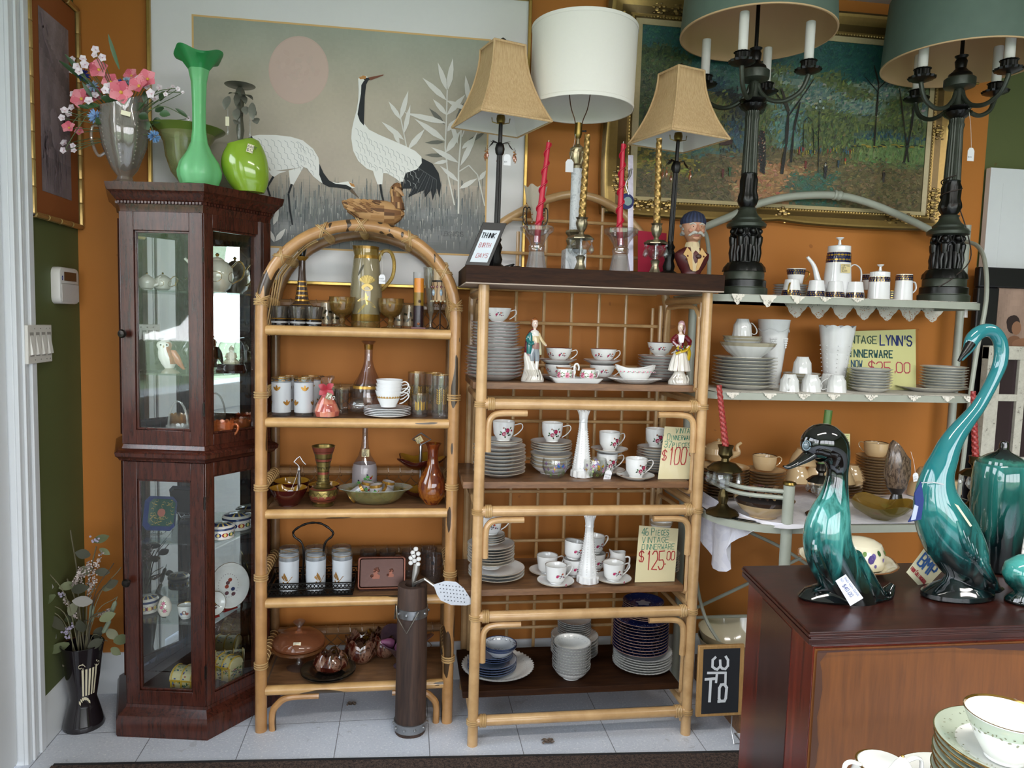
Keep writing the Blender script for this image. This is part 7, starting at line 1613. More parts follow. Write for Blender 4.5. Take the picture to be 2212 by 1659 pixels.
def paintbowl(px,Y,lab,hk,seed):
 t=T('painted_glass_bowl',lab,'bowl',put(px,Y,R2),0,'clear glass bowls painted with flowers');m=MB();P=[(.016,0),(.022,.002),(.036,.016),(.043,.036),(.0425,.056),(.040,.066)];rn=random.Random(seed)
 m.lathe(P+[(.039,.0655),(.0412,.052),(.041,.036),(.034,.017),(0,.005)],1,36,(.93,.94,.92,.06));Rf=interp(P)
 for i in range(30):th=-3.0+rn.random()*6;patch(m,Rf,th,.022,[(0,-.012),(.002,-.012),(rn.uniform(-.006,.006),rn.uniform(.004,.018))],(*L(rn.choice([0x4E8A3A,0x6AA04A,0x8AB43A])),1.0))
 for i in range(26):
  th=-3.0+rn.random()*6;zz=rn.uniform(.026,.055);c=rn.choice([0x6A4A9A,0x8A5AA8,0x5A3A7A,0xC87AA8,0xD8A83A,0x7A6AB8]);s=rn.uniform(.0025,.0045)
  for k in range(4):patch(m,Rf,th,zz,[(p[0]+s*cos(k*1.6),p[1]+s*sin(k*1.6))for p in circ(s*.9,6,.5,k*1.6)],(*L(c),1.0),.0007)
  patch(m,Rf,th,zz,circ(s*.35,5),(*L(0xE0B83A),1.0),.0012)
 for th,zz in((-1.3,.046),(1.2,.048)):
  for s in(-1,1):patch(m,Rf,th,zz,[(s*.002,0),(s*.012,.007),(s*.013,-.001),(s*.006,-.005)],(*L(0xD8B030 if hk else 0x2A5A9A),1.0),.001)
 m.build('bowl',GILT,t)
 if hk:h=MB();handle(h,.040,.014,.05,.018,.0028,(.9,.9,.9,.1));h.build('handle',GLASS,t);price_tag(t,(.046,-.026,.030),.024,(.052,-.004,.048),('BUTTRFLY','$15.00'),rot=.25)
paintbowl(1198,2.42,'clear glass bowl painted with purple flowers and blue butterfly',False,1);paintbowl(1283,2.42,'clear handled glass bowl painted with flowers, price tag hanging',True,2)
S2b=lambda px,Y,z,lab:stack(1,S2,'saucer',lad(lab),'rose saucers','saucer',px,Y,z,.01)
x,y,_=S2b(1310,2.49,R2,'rose saucer under the hidden lower cup');wcup('red rose teacup under a saucer and another cup',(x,y,R2+.006),radians(10),kind='rose');S2b(1316,2.49,R2+.075,'rose saucer balanced between two cups');wcup('red rose teacup on top of the saucer and lower cup',(x+.006,y,R2+.082),radians(20),kind='rose')
x,y,_=S2b(1372,2.40,R2,'rose saucer at the front beside the price card');wcup('red rose teacup at the front beside the price card',(x+.002,y,R2+.005),radians(12),kind='rose')
x,y,z=stack(9,S2,'saucer',lad('rose saucer in the stack behind the price card'),'rose saucers behind the price card','saucer',1413,2.52,R2,.0095)
wcup('red rose teacup on the saucers behind the price card',(x,y,z+.005),radians(-4),kind='rose')
def card(name,label,corners,Y,z,lines,th=.0008,tilt=True,yb=None,mat=None,c=0xE6DFAE):
# corners: photo TL, TR, BR, BL; card leans on the things behind it
 bl=Vector((onx(corners[3][0],Y,z),Y,z));br=Vector((onx(corners[2][0],Y,z),Y,z));dY=.04 if tilt else 0
 tl,tr=at(*corners[0],Y+dY),at(*corners[1],Y+dY);O=(bl+br)/2;t=T(name,label,'sign',O);n=(br-bl).cross(tl-bl).normalized();n=n if n.y<0 else -n;tr=tr-n*(tr-bl).dot(n)
 m=MB();m.prism([p-O for p in(bl,br,tr,tl)],-n*.001,c);ux,uy=(br-bl),(tl-bl)
 H=uy.length;W_=ux.length
 for(s,u,v,h,col,w_,ft)in lines:text(m,s,bl-O+ux*u+uy*v+n*.0003,ux,uy,H*h,col,w_,seed=len(s),up=n,fit=W_*ft,sp=1.1)
 m.build('card',PAPER,t,smooth=0)
 g=MB();e=.03;g.prism([p-O+n*.002 for p in(bl-ux*e,br+ux*e,tr+ux*e+uy*e*.5,tl-ux*e+uy*e*.5)],n*.0008,(.94,.95,.93,.02));g.build('plastic_sleeve',FILM,t,smooth=0);return t
TEAL,RED=0x2E8A78,0xC0363A
card('price_card','yellow price card reading 37 pieces, one hundred dollars',[(1436,921),(1500,925),(1494,1041),(1421,1034)],2.385,R2+.001,[('VINTAGE',.34,.87,.09,TEAL,.10,.64),('Dinnerware',.12,.74,.12,TEAL,.08,1.0),('37pieces',.06,.60,.12,TEAL,.09,.95),('$',.04,.36,.18,RED,.10,.16),('100',.24,.28,.32,RED,.06,.56),('00',.84,.44,.14,RED,.10,.16)],c=0xEBDCB4)
# --- shelf 3
SM3=plate(.052,.014,W1,G1_)
P3=plate(.098,.018,W1,G1_);M3=plate(.082,.017,W1,G1_)
x,y,z=stack(3,P3,'dinner_plate',lad('large white dinner plate, bottom left of the third shelf'),'large white plates on the third shelf','plate',1072,2.47,R3,.0105)
x,y,z=stack(1,bowl(.062,.03,W1,G1_,.5),'soup_bowl',lad('white soup bowl between the large and medium plates'),'soup bowls on the third shelf','bowl',1060,2.47,z+.006,.010)
x,y,z=stack(7,M3,'soup_plate',lad('medium white plate, left stack of the third shelf'),'medium white plates on the third shelf','plate',1060,2.47,z+.003,.0095)
x,y,z=stack(4,SM3,'saucer',lad('small saucer on the medium plates, third shelf'),'small saucers on the third shelf','saucer',1058,2.465,z+.006,.0075)
wcup('sprigged coffee cup atop the left plates, third shelf',(x+.004,y,z+.004),0,kind='s')
SC3=plate(.064,.014,W1,G1_);spray(SC3,lambda z:.05,-1,.009,.005,'rosebud')
def sc3(px,Y,lab):return stack(1,SC3,'saucer',lad(lab),'sprigged saucers','saucer',px,Y,R3,.01)
for px,Y,dz,rz,sc_,l in[(1181,2.50,.004,10,1,'sprigged coffee cup, leftmost of the cup group'),(1200,2.395,.004,18,1,'sprigged coffee cup in front, left of the milk glass vase'),(1324,2.41,.004,10,1,'sprigged coffee cup in front, right of the milk glass vase'),(1239,2.47,0,15,0,'sprigged coffee cup beneath the tilted one'),(1285,2.53,0,25,0,'sprigged coffee cup behind the milk glass vase')]:
 if sc_:x,y,_=sc3(px,Y,'saucer under the '+' '.join(l.split()[1:3]+l.split()[3:8]).replace(',',''))
 else:x,y,_=put(px,Y,R3)
 wcup(l,(x,y,R3+dz+.0006),radians(rz),kind='s')
x,y,_=put(1238,2.47,R3);o=wcup('sprigged coffee cup tilted on top of another cup',(x-.004,y,R3+.063),radians(15),kind='s');o.rotation_euler=(0,radians(8),radians(15))
x,y,_=put(1282,2.53,R3);wcup('sprigged coffee cup stacked behind the vase, on another',(x,y,R3+.063),radians(25),kind='s')
def creamer3():
 t=T('sprigged_creamer','white sprigged creamer with a dipped spout','creamer',put(1333,2.49,R3));m=MB();P=[(.024,0),(.025,.002),(.028,.03),(.029,.055),(.027,.066),(.0275,.080)]
 m.lathe(P+[(.026,.080),(.0255,.066),(.027,.04),(0,.006)],1,32,W1,wave=lambda a,q,r,h:(1+(.2*max(0,cos(a-pi))**4 if q in(5,6)else 0),(.008*max(0,cos(a-pi))**4-.006*max(0,cos(a-1.6))**2 if q in(5,6)else 0)));spray(m,interp(P),-1.9,.035,.010,'sprig');m.build('body',GLAZE,t);h=MB();handle(h,.027,.012,.062,.016,.003,W1);o=h.build('handle',GLAZE,t);o.rotation_euler=(0,0,radians(-30))
creamer3()
x,y,z=stack(7,plate(.070,.016,W1,G1_),'side_plate',lad('white plate behind the 125 dollar card'),'white plates behind the second card','plate',1425,2.50,R3,.0095)
x,y,z=stack(6,bowl(.052,.030,W1,G1_,.5),'fruit_bowl',lad('small white bowl stacked behind the second price card'),'small white bowls behind the second card','bowl',1422,2.50,z+.006,.0095)
m=bowl(.042,.05,W1,G1_,.5);spray(m,lambda z:.039,-1.9,.03,.008,'sprig');S('sugar_bowl',m,GLAZE,'deep white sprigged bowl on top of the small bowls','bowl',(x+.006,y,z+.008))
card('price_card','yellow price card reading 46 pieces vintage dinnerware',[(1381,1135),(1465,1142),(1457,1261),(1371,1254)],2.39,R3+.001,[('46 Pieces',.08,.82,.13,TEAL,.08,.80),('VINTAGE',.10,.69,.10,TEAL,.09,.70),('DINNERWARE',.11,.57,.095,TEAL,.09,.84),('$',.06,.36,.18,RED,.10,.15),('125',.25,.22,.32,RED,.06,.48),('.',.69,.30,.1,RED,.2,.05),('00',.76,.38,.15,RED,.10,.22)],c=0xEBDCB4)
# --- shelf 4
GR=0x8E9496;BL=0x27346A
def scroll(m,R,z,c,n,rr=.6,s=.05,dz=0):
 for i in range(n):
  a=2*pi*i/n;m.poly([((R*rr)*cos(a)+p[0],(R*rr)*sin(a)+p[1],z)for p in circ(R*s,7,.45,a+.8*(i%3))],c)
def blueware(m,R,h,seed,c=0x2E3A58,n=90,r0=.62,r1=.93):
 rn=random.Random(seed)
 for i in range(n):
  a,r=rn.random()*6.28,R*rn.uniform(r0,r1);z=h*.42+(h*.48)*max(0,(r/R-.72)/.25)**1.2+.0009;m.poly([(r*cos(a)+p[0],r*sin(a)+p[1],z+.0004)for p in circ(R*rn.uniform(.02,.05),6,.5,rn.uniform(0,3))],rn.choice([c,0x46547A,0x1E2A48]))
PLT=plate(.128,.022,0xE4E4E0,0x9A9A98,wave=flute(48,.018,.0012));scroll(PLT,.128,.0155,0x8A8A8C,40,.80,.014)
S('fluted_platter',PLT,GLAZE,'large fluted round platter under the blue and white plates','platter',put(1075,2.50,R4))
PB=plate(.087,.018,0x6A7890,0x36466A,0xA8B0BC);blueware(PB,.087,.018,3);x,y,z=stack(4,PB,'transferware_plate',lad('blue and white floral plate on the fluted platter'),'blue and white plates on the platter','plate',1062,2.49,R4+.006,.0085)
PB2=plate(.068,.016,0x7A879C,0x36466A,0xA8B0BC);blueware(PB2,.068,.016,4);x,y,z=stack(3,PB2,'small_transferware_plate',lad('small blue and white plate under the blue bowl'),'small blue and white plates','plate',1066,2.49,z+.006,.0065)
BB=bowl(.060,.034,0xC9CDD2,0x36466A,.5,inner=0xC9CDD2)
rn=random.Random(5)
for i in range(60):a,q_=rn.random()*6.28,rn.uniform(.0,1);r,zz=.050+.008*q_,.0235+.008*q_;BB.poly([((r-.0035)*cos(a)+p[0],(r-.0035)*sin(a)+p[1],zz+.0012)for p in circ(.0026,6,.6,i)],0x2E3A58)
for i in range(24):a,r=rn.random()*6.28,rn.uniform(0,.022);BB.poly([(r*cos(a)+p[0],r*sin(a)+p[1],.0052+.0004)for p in circ(.003,6,.6,i)],0x2E3A58)
x,y,z=stack(2,BB,'transferware_bowl',lad('blue and white floral bowl'),'blue and white bowls','bowl',1079,2.475,z+.004,.008)
FB=bowl(.067,.042,0xE8E8E4,0x9A9A98,.45,wave=flute(36,.014,.001));scroll(FB,.067,.030,0x8A8E96,22,.82,.03);scroll(FB,.067,.0055,0x7A8088,7,.14,.08)
x,y,z=stack(10,FB,'fluted_bowl',lad('fluted white bowl in the centre stack, lowest shelf'),'fluted white bowls in the centre stack','bowl',1233,2.43,R4,.0098)
FP=plate(.088,.018,0xE6E6E2,0x9A9A98,wave=flute(40,.014,.001));scroll(FP,.088,.012,0x8A8E96,30,.76,.015);scroll(FP,.088,.0056,0x7A8088,9,.12,.07)
x,y,z=stack(6,FP,'fluted_plate',lad('fluted white plate behind the bowl stack'),'fluted white plates behind the bowls','plate',1240,2.60,R4,.012)
x,y,z=stack(7,plate(.062,.014,0xE6E6E2,0x9A9A98,wave=flute(36,.014,.001)),'fluted_saucer',lad('small fluted plate behind the bowl stack'),'small fluted plates behind the bowls','plate',1240,2.60,z+.005,.008)
FP2=plate(.106,.018,0xE6E6E2,0x9A9A98,wave=flute(48,.012,.001));x,y,z=stack(6,FP2,'fluted_dinner_plate',lad('fluted white dinner plate under the cobalt plates'),'fluted dinner plates under the cobalt plates','plate',1386,2.49,R4,.0092)
CB=plate(.101,.020,BL,0x9A7A6A,BL,th=.004,well=0x2E3A78)
def cobalt(m,R,h,seed,rc):
 rn=random.Random(seed)
 for i in range(110):a,r=rn.random()*6.28,R*rn.uniform(rc,.92);z=h*.24+(h*.66)*max(0,(r/R-.62)/.3)+.0014;m.poly([(r*cos(a)+p[0],r*sin(a)+p[1],z)for p in circ(R*rn.uniform(.015,.045),5,.35,rn.uniform(0,3))],rn.choice([0xC4CAD8,0x8A96B8,0xA4ACC4]))
cobalt(CB,.101,.020,7,.4);x,y,z=stack(11,CB,'cobalt_plate',lad('cobalt blue and gold-rimmed plate'),'large cobalt blue plates','plate',1382,2.49,z+.004,.0108)
CB2=plate(.074,.016,BL,0x9A7A6A,BL,well=0x2E3A78);cobalt(CB2,.074,.016,8,.45);CB2.poly([(.024*(1+.2*cos(5*a))*cos(a),.024*(1+.2*cos(5*a))*sin(a),.0062)for a in[i*.2 for i in range(31)]],0xC4C8D4)
x,y,z=stack(8,CB2,'small_cobalt_plate',lad('small cobalt blue plate with a white centre'),'small cobalt blue plates','plate',1388,2.49,z+.004,.0068)
# ---------------------------------------------------------------- on the walnut board
FAB=woodmat('gold_silk',0xB89468,0xD4B68A,(30,30,1.6),.7,9,.2,0,.1)
LINING=plain('white_lining',0xE8E4DE,.8,var=.03)
def squarelamp(px,pb,Y,corners,top,finial,pxp,labels,wants,yleaf):
 x=onx(pb[0],Y,ZB2);k=K(px,Y);t=T('table_lamp',labels,'lamp',(x,Y,ZB2));O=Vector((x,Y,ZB2))
 Zb=at(corners[1][0],(corners[0][1]+corners[2][1])/2,Y).z;cx_=at(pxp[0],pxp[1],Y).x-x;Zt=at(px,top,Y).z;hb,ht=.122*wants,.054*wants;th=radians(18);m=MB();rings=[];N=9
 def sq(h,z,bul=0):return[((cx_)+h*(cos(th)*sx-sin(th)*sy),h*(sin(th)*sx+cos(th)*sy),z)for sx,sy in[(-1,-1),(-.33,-1-bul),(.33,-1-bul),(1,-1),(1+bul,-.33),(1+bul,.33),(1,1),(.33,1+bul),(-.33,1+bul),(-1,1),(-1-bul,.33),(-1-bul,-.33)]]
 hz_=[(ht+(hb-ht)*(q**1.9),Zt-(Zt-Zb)*q)for q in[i/N for i in range(N+1)]]
 rings=[m.ring([Vector(p)-Vector((0,0,ZB2))for p in sq(h,z)])for h,z in hz_];m.skin(rings,None,True,False,False);sh=m.build('lamp_shade',FAB,t,smooth=40)
 md=sh.modifiers.new('thickness','SOLIDIFY');md.thickness=.0025;sh.data.materials.append(LINING);md.material_offset=0
 m=MB();rings=[m.ring([Vector(p)-Vector((0,0,ZB2))for p in sq(h-.005,z-.001 if i else z+.001)])for i,(h,z)in enumerate(hz_)];m.skin(rings,None,True,False,False);m.build('shade_lining',LINING,t,smooth=40)
 m=MB()
 for i in range(4):m.tube([Vector(sq(h+.001,z)[i*3])-Vector((0,0,ZB2))for h,z in hz_],.004,6)
 for h,z in(hz_[0],hz_[-1]):m.tube([Vector(p)-Vector((0,0,ZB2))for p in sq(h+.001,z)[::3]],.004,6,closed=True)
 m.build('braid_trim',FAB,t)
 m=MB();H=Zt-ZB2;zc=Zb-ZB2;zl=at(px,yleaf,Y).z-ZB2
 m.lathe([(.042,0),(.043,.006),(.03,.012),(.018,.02),(.021,.035),(.015,.055),(.020,.075),(.013,.09),(.017,.1),(.010,.112),(.0095,.12)],1,20,wave=lambda a,q,r,h:(1+.06*cos(8*a),0));m.lathe([(.0095,.12),(.0082,zl-.02),(.0082,zl-.015)],1,32,wave=lambda a,q,r,h:(1+.10*cos(12*a),0))
 m.lathe([(.008,zl-.032),(.013,zl-.024),(.015,zl-.01),(.012,zl+.004),(.0065,zl+.01),(.006,zc+.015)],1,20,wave=lambda a,q,r,h:(1+.08*cos(6*a),0));dx=cx_/max(zc,.1)
 for i,(a,b,c)in enumerate(m.v):m.v[i]=(a+dx*c,b,c)
 m.build('stem',BLACK,t)
 m=MB();m.lathe([(.004,zc),(.013,zc+.004),(.015,zc+.016),(.013,zc+.028)],1,16,BRASS,cx=cx_);m.tube([(cx_-.03,0,zc+.02),(cx_-.028,0,zc+.006),(cx_,0,zc-.001),(cx_+.028,0,zc+.006),(cx_+.03,0,zc+.02)],.0016,6,BRASS);m.build('socket',METAL,t)
 m=MB();m.lathe([(.004,H-.002),(.012,H+.002),(.008,H+.008),(.005,H+.012),(.010,H+.018),(.011,H+.024),(.004,H+.030),(.0001,H+.032)],1,14,cx=cx_);m.tube([(cx_-ht,0,H-.004),(cx_+ht,0,H-.004)],.002,6);m.build('finial',BLACK,t)
 lv=MB();xo=dx*zl
 for i in range(5):
  a=radians([185,215,-20,10,90][i]);R_=.048+.006*(i%2);P=[(xo+.006*cos(a),.006*sin(a),zl+.006),(xo+.5*R_*cos(a),.5*R_*sin(a),zl+.012),(xo+R_*cos(a),R_*sin(a),zl-.008)];leaf(lv,P[0],Vector(P[1])-Vector(P[0]),(0,0,1),.03,.005,(0x181512,.4),-.1);leaf(lv,P[1],Vector(P[2])-Vector(P[1]),(0,0,1),.03,.006,(0x181512,.4),-.25)
  q=P[2];dr=MB();dr.tube([q,(q[0],q[1],q[2]-.012)],.0005,4,0x2A1A10);dr.ball((q[0],q[1],q[2]-.014),.0035,8,(.55,.28,.10,.5));dr.lathe([(.0001,0),(.0055,.014),(.003,.024),(.0001,.028)],1,6,(.45,.18,.08,.55),cx=q[0],cy=q[1],z=q[2]-.046);dr.build('amber_drop',CARN,t)
 lv.build('leaf_collar',METAL,t)
 if px<1200:price_tag(t,(xo+.024,-.01,zl-.028),.024,None,('','$59'))
 return t
squarelamp(1098,(1070,575),2.46,[(994,277),(1036,242),(1186,254)],104,86,(1082,258),'bronze stick lamp with a flared gold silk shade, left end',1.0,316)
squarelamp(1471,(1443,585),2.46,[(1370,312),(1428,291),(1561,294)],157,135,(1465,300),'bronze stick lamp with a flared gold silk shade, beside the sailor bust',.97,355)
def marblemat():
 t=NT('grey_marble');v=t.coord();a=t.noise(v,14,6,.7,2.2);t.bsdf(t.ramp(a,[(.35,0xC4C8CC),(.5,0xD8DADC),(.62,0x9EA4AA)]),.25);return t.m
MARBLE=marblemat()
def drumlamp():
 Y=2.49;x=onx(1238,Y,ZB2);k=K(1245,Y);t=T('marble_column_lamp','marble column lamp with a silver capital and big white drum shade','lamp',(x,Y,ZB2));z=lambda y:zat(1245,y,Y)-ZB2;tl=.014
 m=MB();m.box(-.036,.036,-.036,.036,0,z(540));m.build('plinth',MARBLE,t,bevel=.002)
 m=MB();m.lathe([(.019,z(502)),(.0185,z(365))],1,28);m.build('column',MARBLE,t);sh=lambda z_:z_*.045
 m=MB();SV=(0xB8A888,.95);m.lathe([(.018,z(541)),(.028,z(538)),(.022,z(530)),(.027,z(520)),(.021,z(512)),(.030,z(503)),(.026,z(498))],1,24,SV,wave=lambda a,q,r,h:(1+.07*cos(8*a),0));m.build('base_mount',METAL,t)
 m=MB();m.lathe([(.018,z(366)),(.021,z(360)),(.017,z(355)),(.022,z(345)),(.026,z(332)),(.024,z(325)),(.026,z(322)),(.008,z(312)),(.006,z(300)),(.010,z(297)),(.013,z(290)),(.012,z(266))],1,28,SV,[(8,11,BRASS)],wave=lambda a,q,r,h:(1+.09*cos(8*a)*(1<q<5),0))
 for i in range(4):a=i*pi/2+.6;m.ball((.024*cos(a),.024*sin(a),z(330)),.006,8,SV)
 m.build('capital',METAL,t);m=MB();m.tube([(.012,-.004,z(283)),(.022,-.006,z(283))],.003,8,0x1A1410);m.ball((.024,-.006,z(283)),.004,8,0x1A1410);m.build('switch',SATIN,t)
 m=MB();m.tube(crom([(-.01,0,z(292)),(-.012,0,z(262)),(-.030,0,z(225)),(-.04,0,z(150)),(-.02,0,z(80)),(0,0,z(70))],5),.0018,6,(0x6A4A34,.8));m.tube(crom([(.01,0,z(292)),(.014,0,z(262)),(.032,0,z(225)),(.04,0,z(150)),(.02,0,z(80)),(0,0,z(70))],5),.0018,6,(0x6A4A34,.8));m.build('harp',METAL,t)
 SHD=plain('white_linen',0xEEEAE2,.8,var=.03,scale=120,bump=.1);zb,zt=at(1256,238,Y).z-ZB2,at(1264,62,Y).z-ZB2;cx0,cx1=at(1256,238,Y).x-x,at(1264,62,Y).x-x;R0,R1_=.172,.176;rings=[];m=MB()
 for r,z_,cx_ in[(R0,zb,cx0),(R0+.001,zb+.001,cx0),(R1_*.995+.001,zt,cx1),(R1_*.995,zt,cx1),(R1_*.985,zt-.001,cx1),(R0-.003,zb+.001,cx0),(R0,zb,cx0)]:rings.append(m.ring([(cx_+r*cos(a),r*sin(a),z_)for a in[2*pi*i/56 for i in range(56)]]))
 m.skin(rings,None,True,False,False);m.build('drum_shade',SHD,t)
 for z_,r,cx_ in[(zb+.006,R0+.002,cx0),(zt-.006,R1_+.001,cx1)]:m=MB();m.lathe([(r,z_-.006),(r+.0008,z_-.005),(r+.0008,z_+.005),(r,z_+.006)],1,56,cx=cx_,caps=False);m.build('shade_binding',SHD,t)
 price_tag(t,(-.030,-.02,z(348)),.027,(-.010,-.006,z(290)),('',''),h=.042)
drumlamp()
CRY=glassmat('lead_crystal',.9,0,.03)
def crystalstick(px,Y,pt,cd_,lab,first=[]):
 x,y,_=put(px,Y,ZB2);k=K(px,Y);t=T('crystal_candlestick',lab,'candle holder',(x,y,ZB2),0,'antique silver candlesticks with crystal drops');SV=(0x9A9078,.9);H=zat(px,pt,Y)-ZB2;u=H/110
 m=MB();m.lathe([(13,0),(14,2),(10,10),(7,20),(9,27),(10,30),(6,33)],u,24,SV,wave=lambda a,q,r,h:(1+.06*cos(9*a),0));m.build('base_mount',METAL,t);m=MB();m.lathe([(5,68),(20,70),(26,66),(26,68),(18,74),(6,76),(5,80),(10,88),(12,98),(10,106),(13,110),(9,109),(8,90)],u,32,SV,wave=lambda a,q,r,h:(1+.07*cos(8*a)*(q in(1,2,3,4,8,9)),0));m.build('top_mount',METAL,t)
 g=MB();g.lathe([(6,33),(16,40),(21,52),(14,62),(6,69)],u,10,(.88,.90,.91,.05));g.lathe([(3,33),(3,69)],u,8,(.85,.87,.88,.2));g.build('crystal_body',CRY,t,smooth=10)
 for i in range(6):
  d=MB();a=i*pi/3+.3;X,Y_=25*u*cos(a),25*u*sin(a);d.ball((X,Y_,62*u),3.4*u,8,(.9,.92,.93,.08));d.lathe([(.001,0),(5.5,6),(5,11),(1.5,19),(.001,22)],u,8,(.9,.92,.93,.10),cx=X,cy=Y_,z=36*u);d.build('crystal_drop',CRY,t,smooth=10)
 c=T('twisted_candle','gold spiral candle in the '+lab.split(', ')[1]+' crystal candlestick','candle',(x,y,ZB2+H-.004));tip=at(*cd_,Y)-Vector((x,y,ZB2+H-.004));m=MB();rope_candle(m,(0,0,0),tip,.0125,11,(0xA88A50,.7),(0x8A6C38,.7),12,90,.22);m.build('candle',METAL,c)
crystalstick(1253,2.38,470,(1269,291),'antique silver and crystal candlestick, left');crystalstick(1414,2.40,483,(1424,299),'antique silver and crystal candlestick, right')
def crystalholder(px,pt,p0,p1,lab,clab):
 Y=2.40;x,y,_=put(px,Y,ZB2);H=zat(px,pt,Y)-ZB2;u=H/95;t=T('crystal_holder',lab,'candle holder',(x,y,ZB2),0,'etched crystal candle holders');m=MB();C_=(.88,.88,.90,.12)
 m.lathe([(24,0),(23,3),(17,36),(16,40),(18,44),(18,52),(15,55),(18,64),(27,78),(36,84),(37,92),(34,95),(29,92),(20,80),(8,74),(8,60),(0,58)],u,40,C_,[(0,3,(.62,.60,.60,.42))],wave=lambda a,q,r,h:(1+.02*cos(12*a),0));m.build('body',CRY,t)
 c=T('spiral_candle',clab,'candle',(x,y,ZB2+60*u));O=Vector((x,y,ZB2+60*u));a,b=at(*p0,Y)-O,at(*p1,Y)-O;m=MB();m.tube([(0,0,0),a,b],[.0105,.0105,.007],12,0xC01C38);P=helix(a,b,lambda t_:.0125-.003*t_,4.5,90,.5);m.tube(P,[.0034*(1-.4*i/90)for i in range(91)],6,0xB81834)
 m.build('candle',SATIN,c);w_=MB();w_.tube([b,b+Vector((.001,0,.008))],.001,5,0xE8E0D8);w_.build('wick',MATTE,c)
crystalholder(1158,489,(1163,486),(1185,308),'etched crystal pillar holder, left of the marble lamp','red spiral candle leaning right, left one');crystalholder(1338,494,(1338,490),(1346,311),'etched crystal pillar holder, right of the marble lamp','red spiral candle standing nearly upright, right one')
def beadlamp():
 Y=2.55;x,y,_=put(1158,Y,ZB2);O=Vector((x,y,ZB2));t=T('tulip_bead_lamp','small black scrollwork lamp with a frosted tulip shade and beads','lamp',O);W=lambda px,py,dy=0:at(px,py,Y+dy)-O
 a,b=W(1155,478),W(1152,404);m=MB();m.lathe([(.008,0),(.012,.02),(.016,.04),(.028,.062),(.038,b.z-a.z),(.036,b.z-a.z),(.014,.04)],1,40,(.85,.80,.70,.5),cx=a.x,z=a.z,wave=lambda th,q,r,h:(1+.08*cos(6*th)*(q>2),.005*cos(6*th)*(q in(4,5))));m.build('tulip_shade',FROST,t)
 m=MB();m.lathe([(.03,0),(.03,.004),(.004,.012),(.004,a.z)],1,12)
 for s in(-1,1):
  for q in range(2):cx_=a.x+s*(.026+.012*q);m.tube(crom([(a.x,0,a.z-.02),(cx_,-.01*q,a.z-.01),(cx_+s*.004,-.01,a.z+.035),(cx_-s*.004,-.012,a.z+.045),(cx_-s*.008,-.012,a.z+.036)],5),.002,6)
 m.build('scrollwork',BLACK,t);pass
 for dx in(-.038,-.012,.03):
  d=MB()
  for j in range(5):d.ball((a.x+dx,-.014,a.z+.03-j*.009),.003,6,[(.85,.8,.7,.4),(.5,.25,.12,.6)][j%2])
  d.lathe([(.0001,0),(.004,.008),(.0001,.02)],1,6,(.5,.22,.12,.6),cx=a.x+dx,cy=-.014,z=a.z-.032);d.build('bead_string',CRY,t)
beadlamp()
def silverstrip():
 Y=2.52;O=Vector(put(1361,Y,ZB2));W=lambda px,py,dy=0:at(px,py,Y+dy)-O;t=T('silver_strip_holder','tall flat silver strip with a dark blue glass disc and tongs','ornament',O);m=MB();q=[W(1357,335),W(1368,335),W(1368,585),W(1356,585)];m.prism(q,(0,.003,0),(0xA8A4B0,.9));m.build('strip',METAL,t)
 c=W(1353,435,-.008);m=MB();m.prism([(c.x+p[0],-.010,c.z+p[1])for p in circ(.027,24)],(0,.008,0),0x10185A);m.build('blue_disc',GLAZE,t);m=MB();m.prism([(c.x+.004+p[0],-.013,c.z+p[1])for p in circ(.015,18)],(0,.003,0),(0x8FA4A4,.5));m.build('glass_eye',GLAZE,t)
 m=MB();P=[W(1362,378,-.012),W(1352,398,-.014),W(1358,420,-.014)];m.tube(crom(P,5),.003,8,CHR);m.tube([W(1364,365,-.01),W(1361,380,-.012)],.004,8,CHR);m.build('tongs',METAL,t)
 m=MB();P=[at(*p,2.56)for p in[(1378,498),(1440,504),(1440,545),(1380,548)]];b=P[3].copy();b.z=ZB2;m.prism([Vector((P[3].x,2.56,ZB2)),Vector((P[2].x,2.56,ZB2)),P[1],P[0]],(0,.002,0),0xB01C3C);S('red_card',m,PAPER,'plain crimson card standing behind the right crystal candlestick','card',smooth=0)
silverstrip()
def thinkframe():
 Y=2.325;O=Vector(put(1030,Y,ZB2));t=T('desk_sign','small black framed sign with handwritten words THINK BIRTH DAYS','sign',O);th=radians(8);bl,br=Vector((onx(1004,Y,ZB2),Y,ZB2)),Vector((onx(1056,Y,ZB2),Y,ZB2));tl,tr=at(1043,481,Y+.03),at(1091,484,Y+.03);tl,tr,bl,br=[p-O for p in(tl,tr,bl,br)];n=(br-bl).cross(tl-bl).normalized();n=n if n.y<0 else -n;I=lambda u,v:bl+(br-bl)*u+(tl-bl)*v
 m=MB();m.prism([I(0,0),I(1,0),I(1,1),I(0,1)],n*.006,0x101012);m.build('frame',SATIN,t,bevel=.0012);m=MB();m.prism([I(.14,.08)+n*.006,I(.86,.08)+n*.006,I(.86,.82)+n*.006,I(.14,.82)+n*.006],n*.0006,0xD4DCE4);up=n
 for s,u,v,h,c,w_ in[('THINK',.18,.64,.11,0x14141C,.14),('BIRTH',.24,.42,.10,0xB04A50,.08),('DAYS',.30,.18,.10,0xB04A50,.08)]:text(m,s,I(u,v)+n*.0072,br-bl,tl-bl,(tl-bl).length*h,c,w_,up=n,fit=(br-bl).length*(.6 if s=='THINK' else .5))
 m.build('paper',PAPER,t,smooth=0);m=MB();c=I(.6,.55);m.prism([c,c+Vector((.02,0,0)),Vector((c.x+.02,.075,0)),Vector((c.x,.075,0))],(0,.002,0),0x101012);m.build('easel_leg',SATIN,t)
thinkframe()
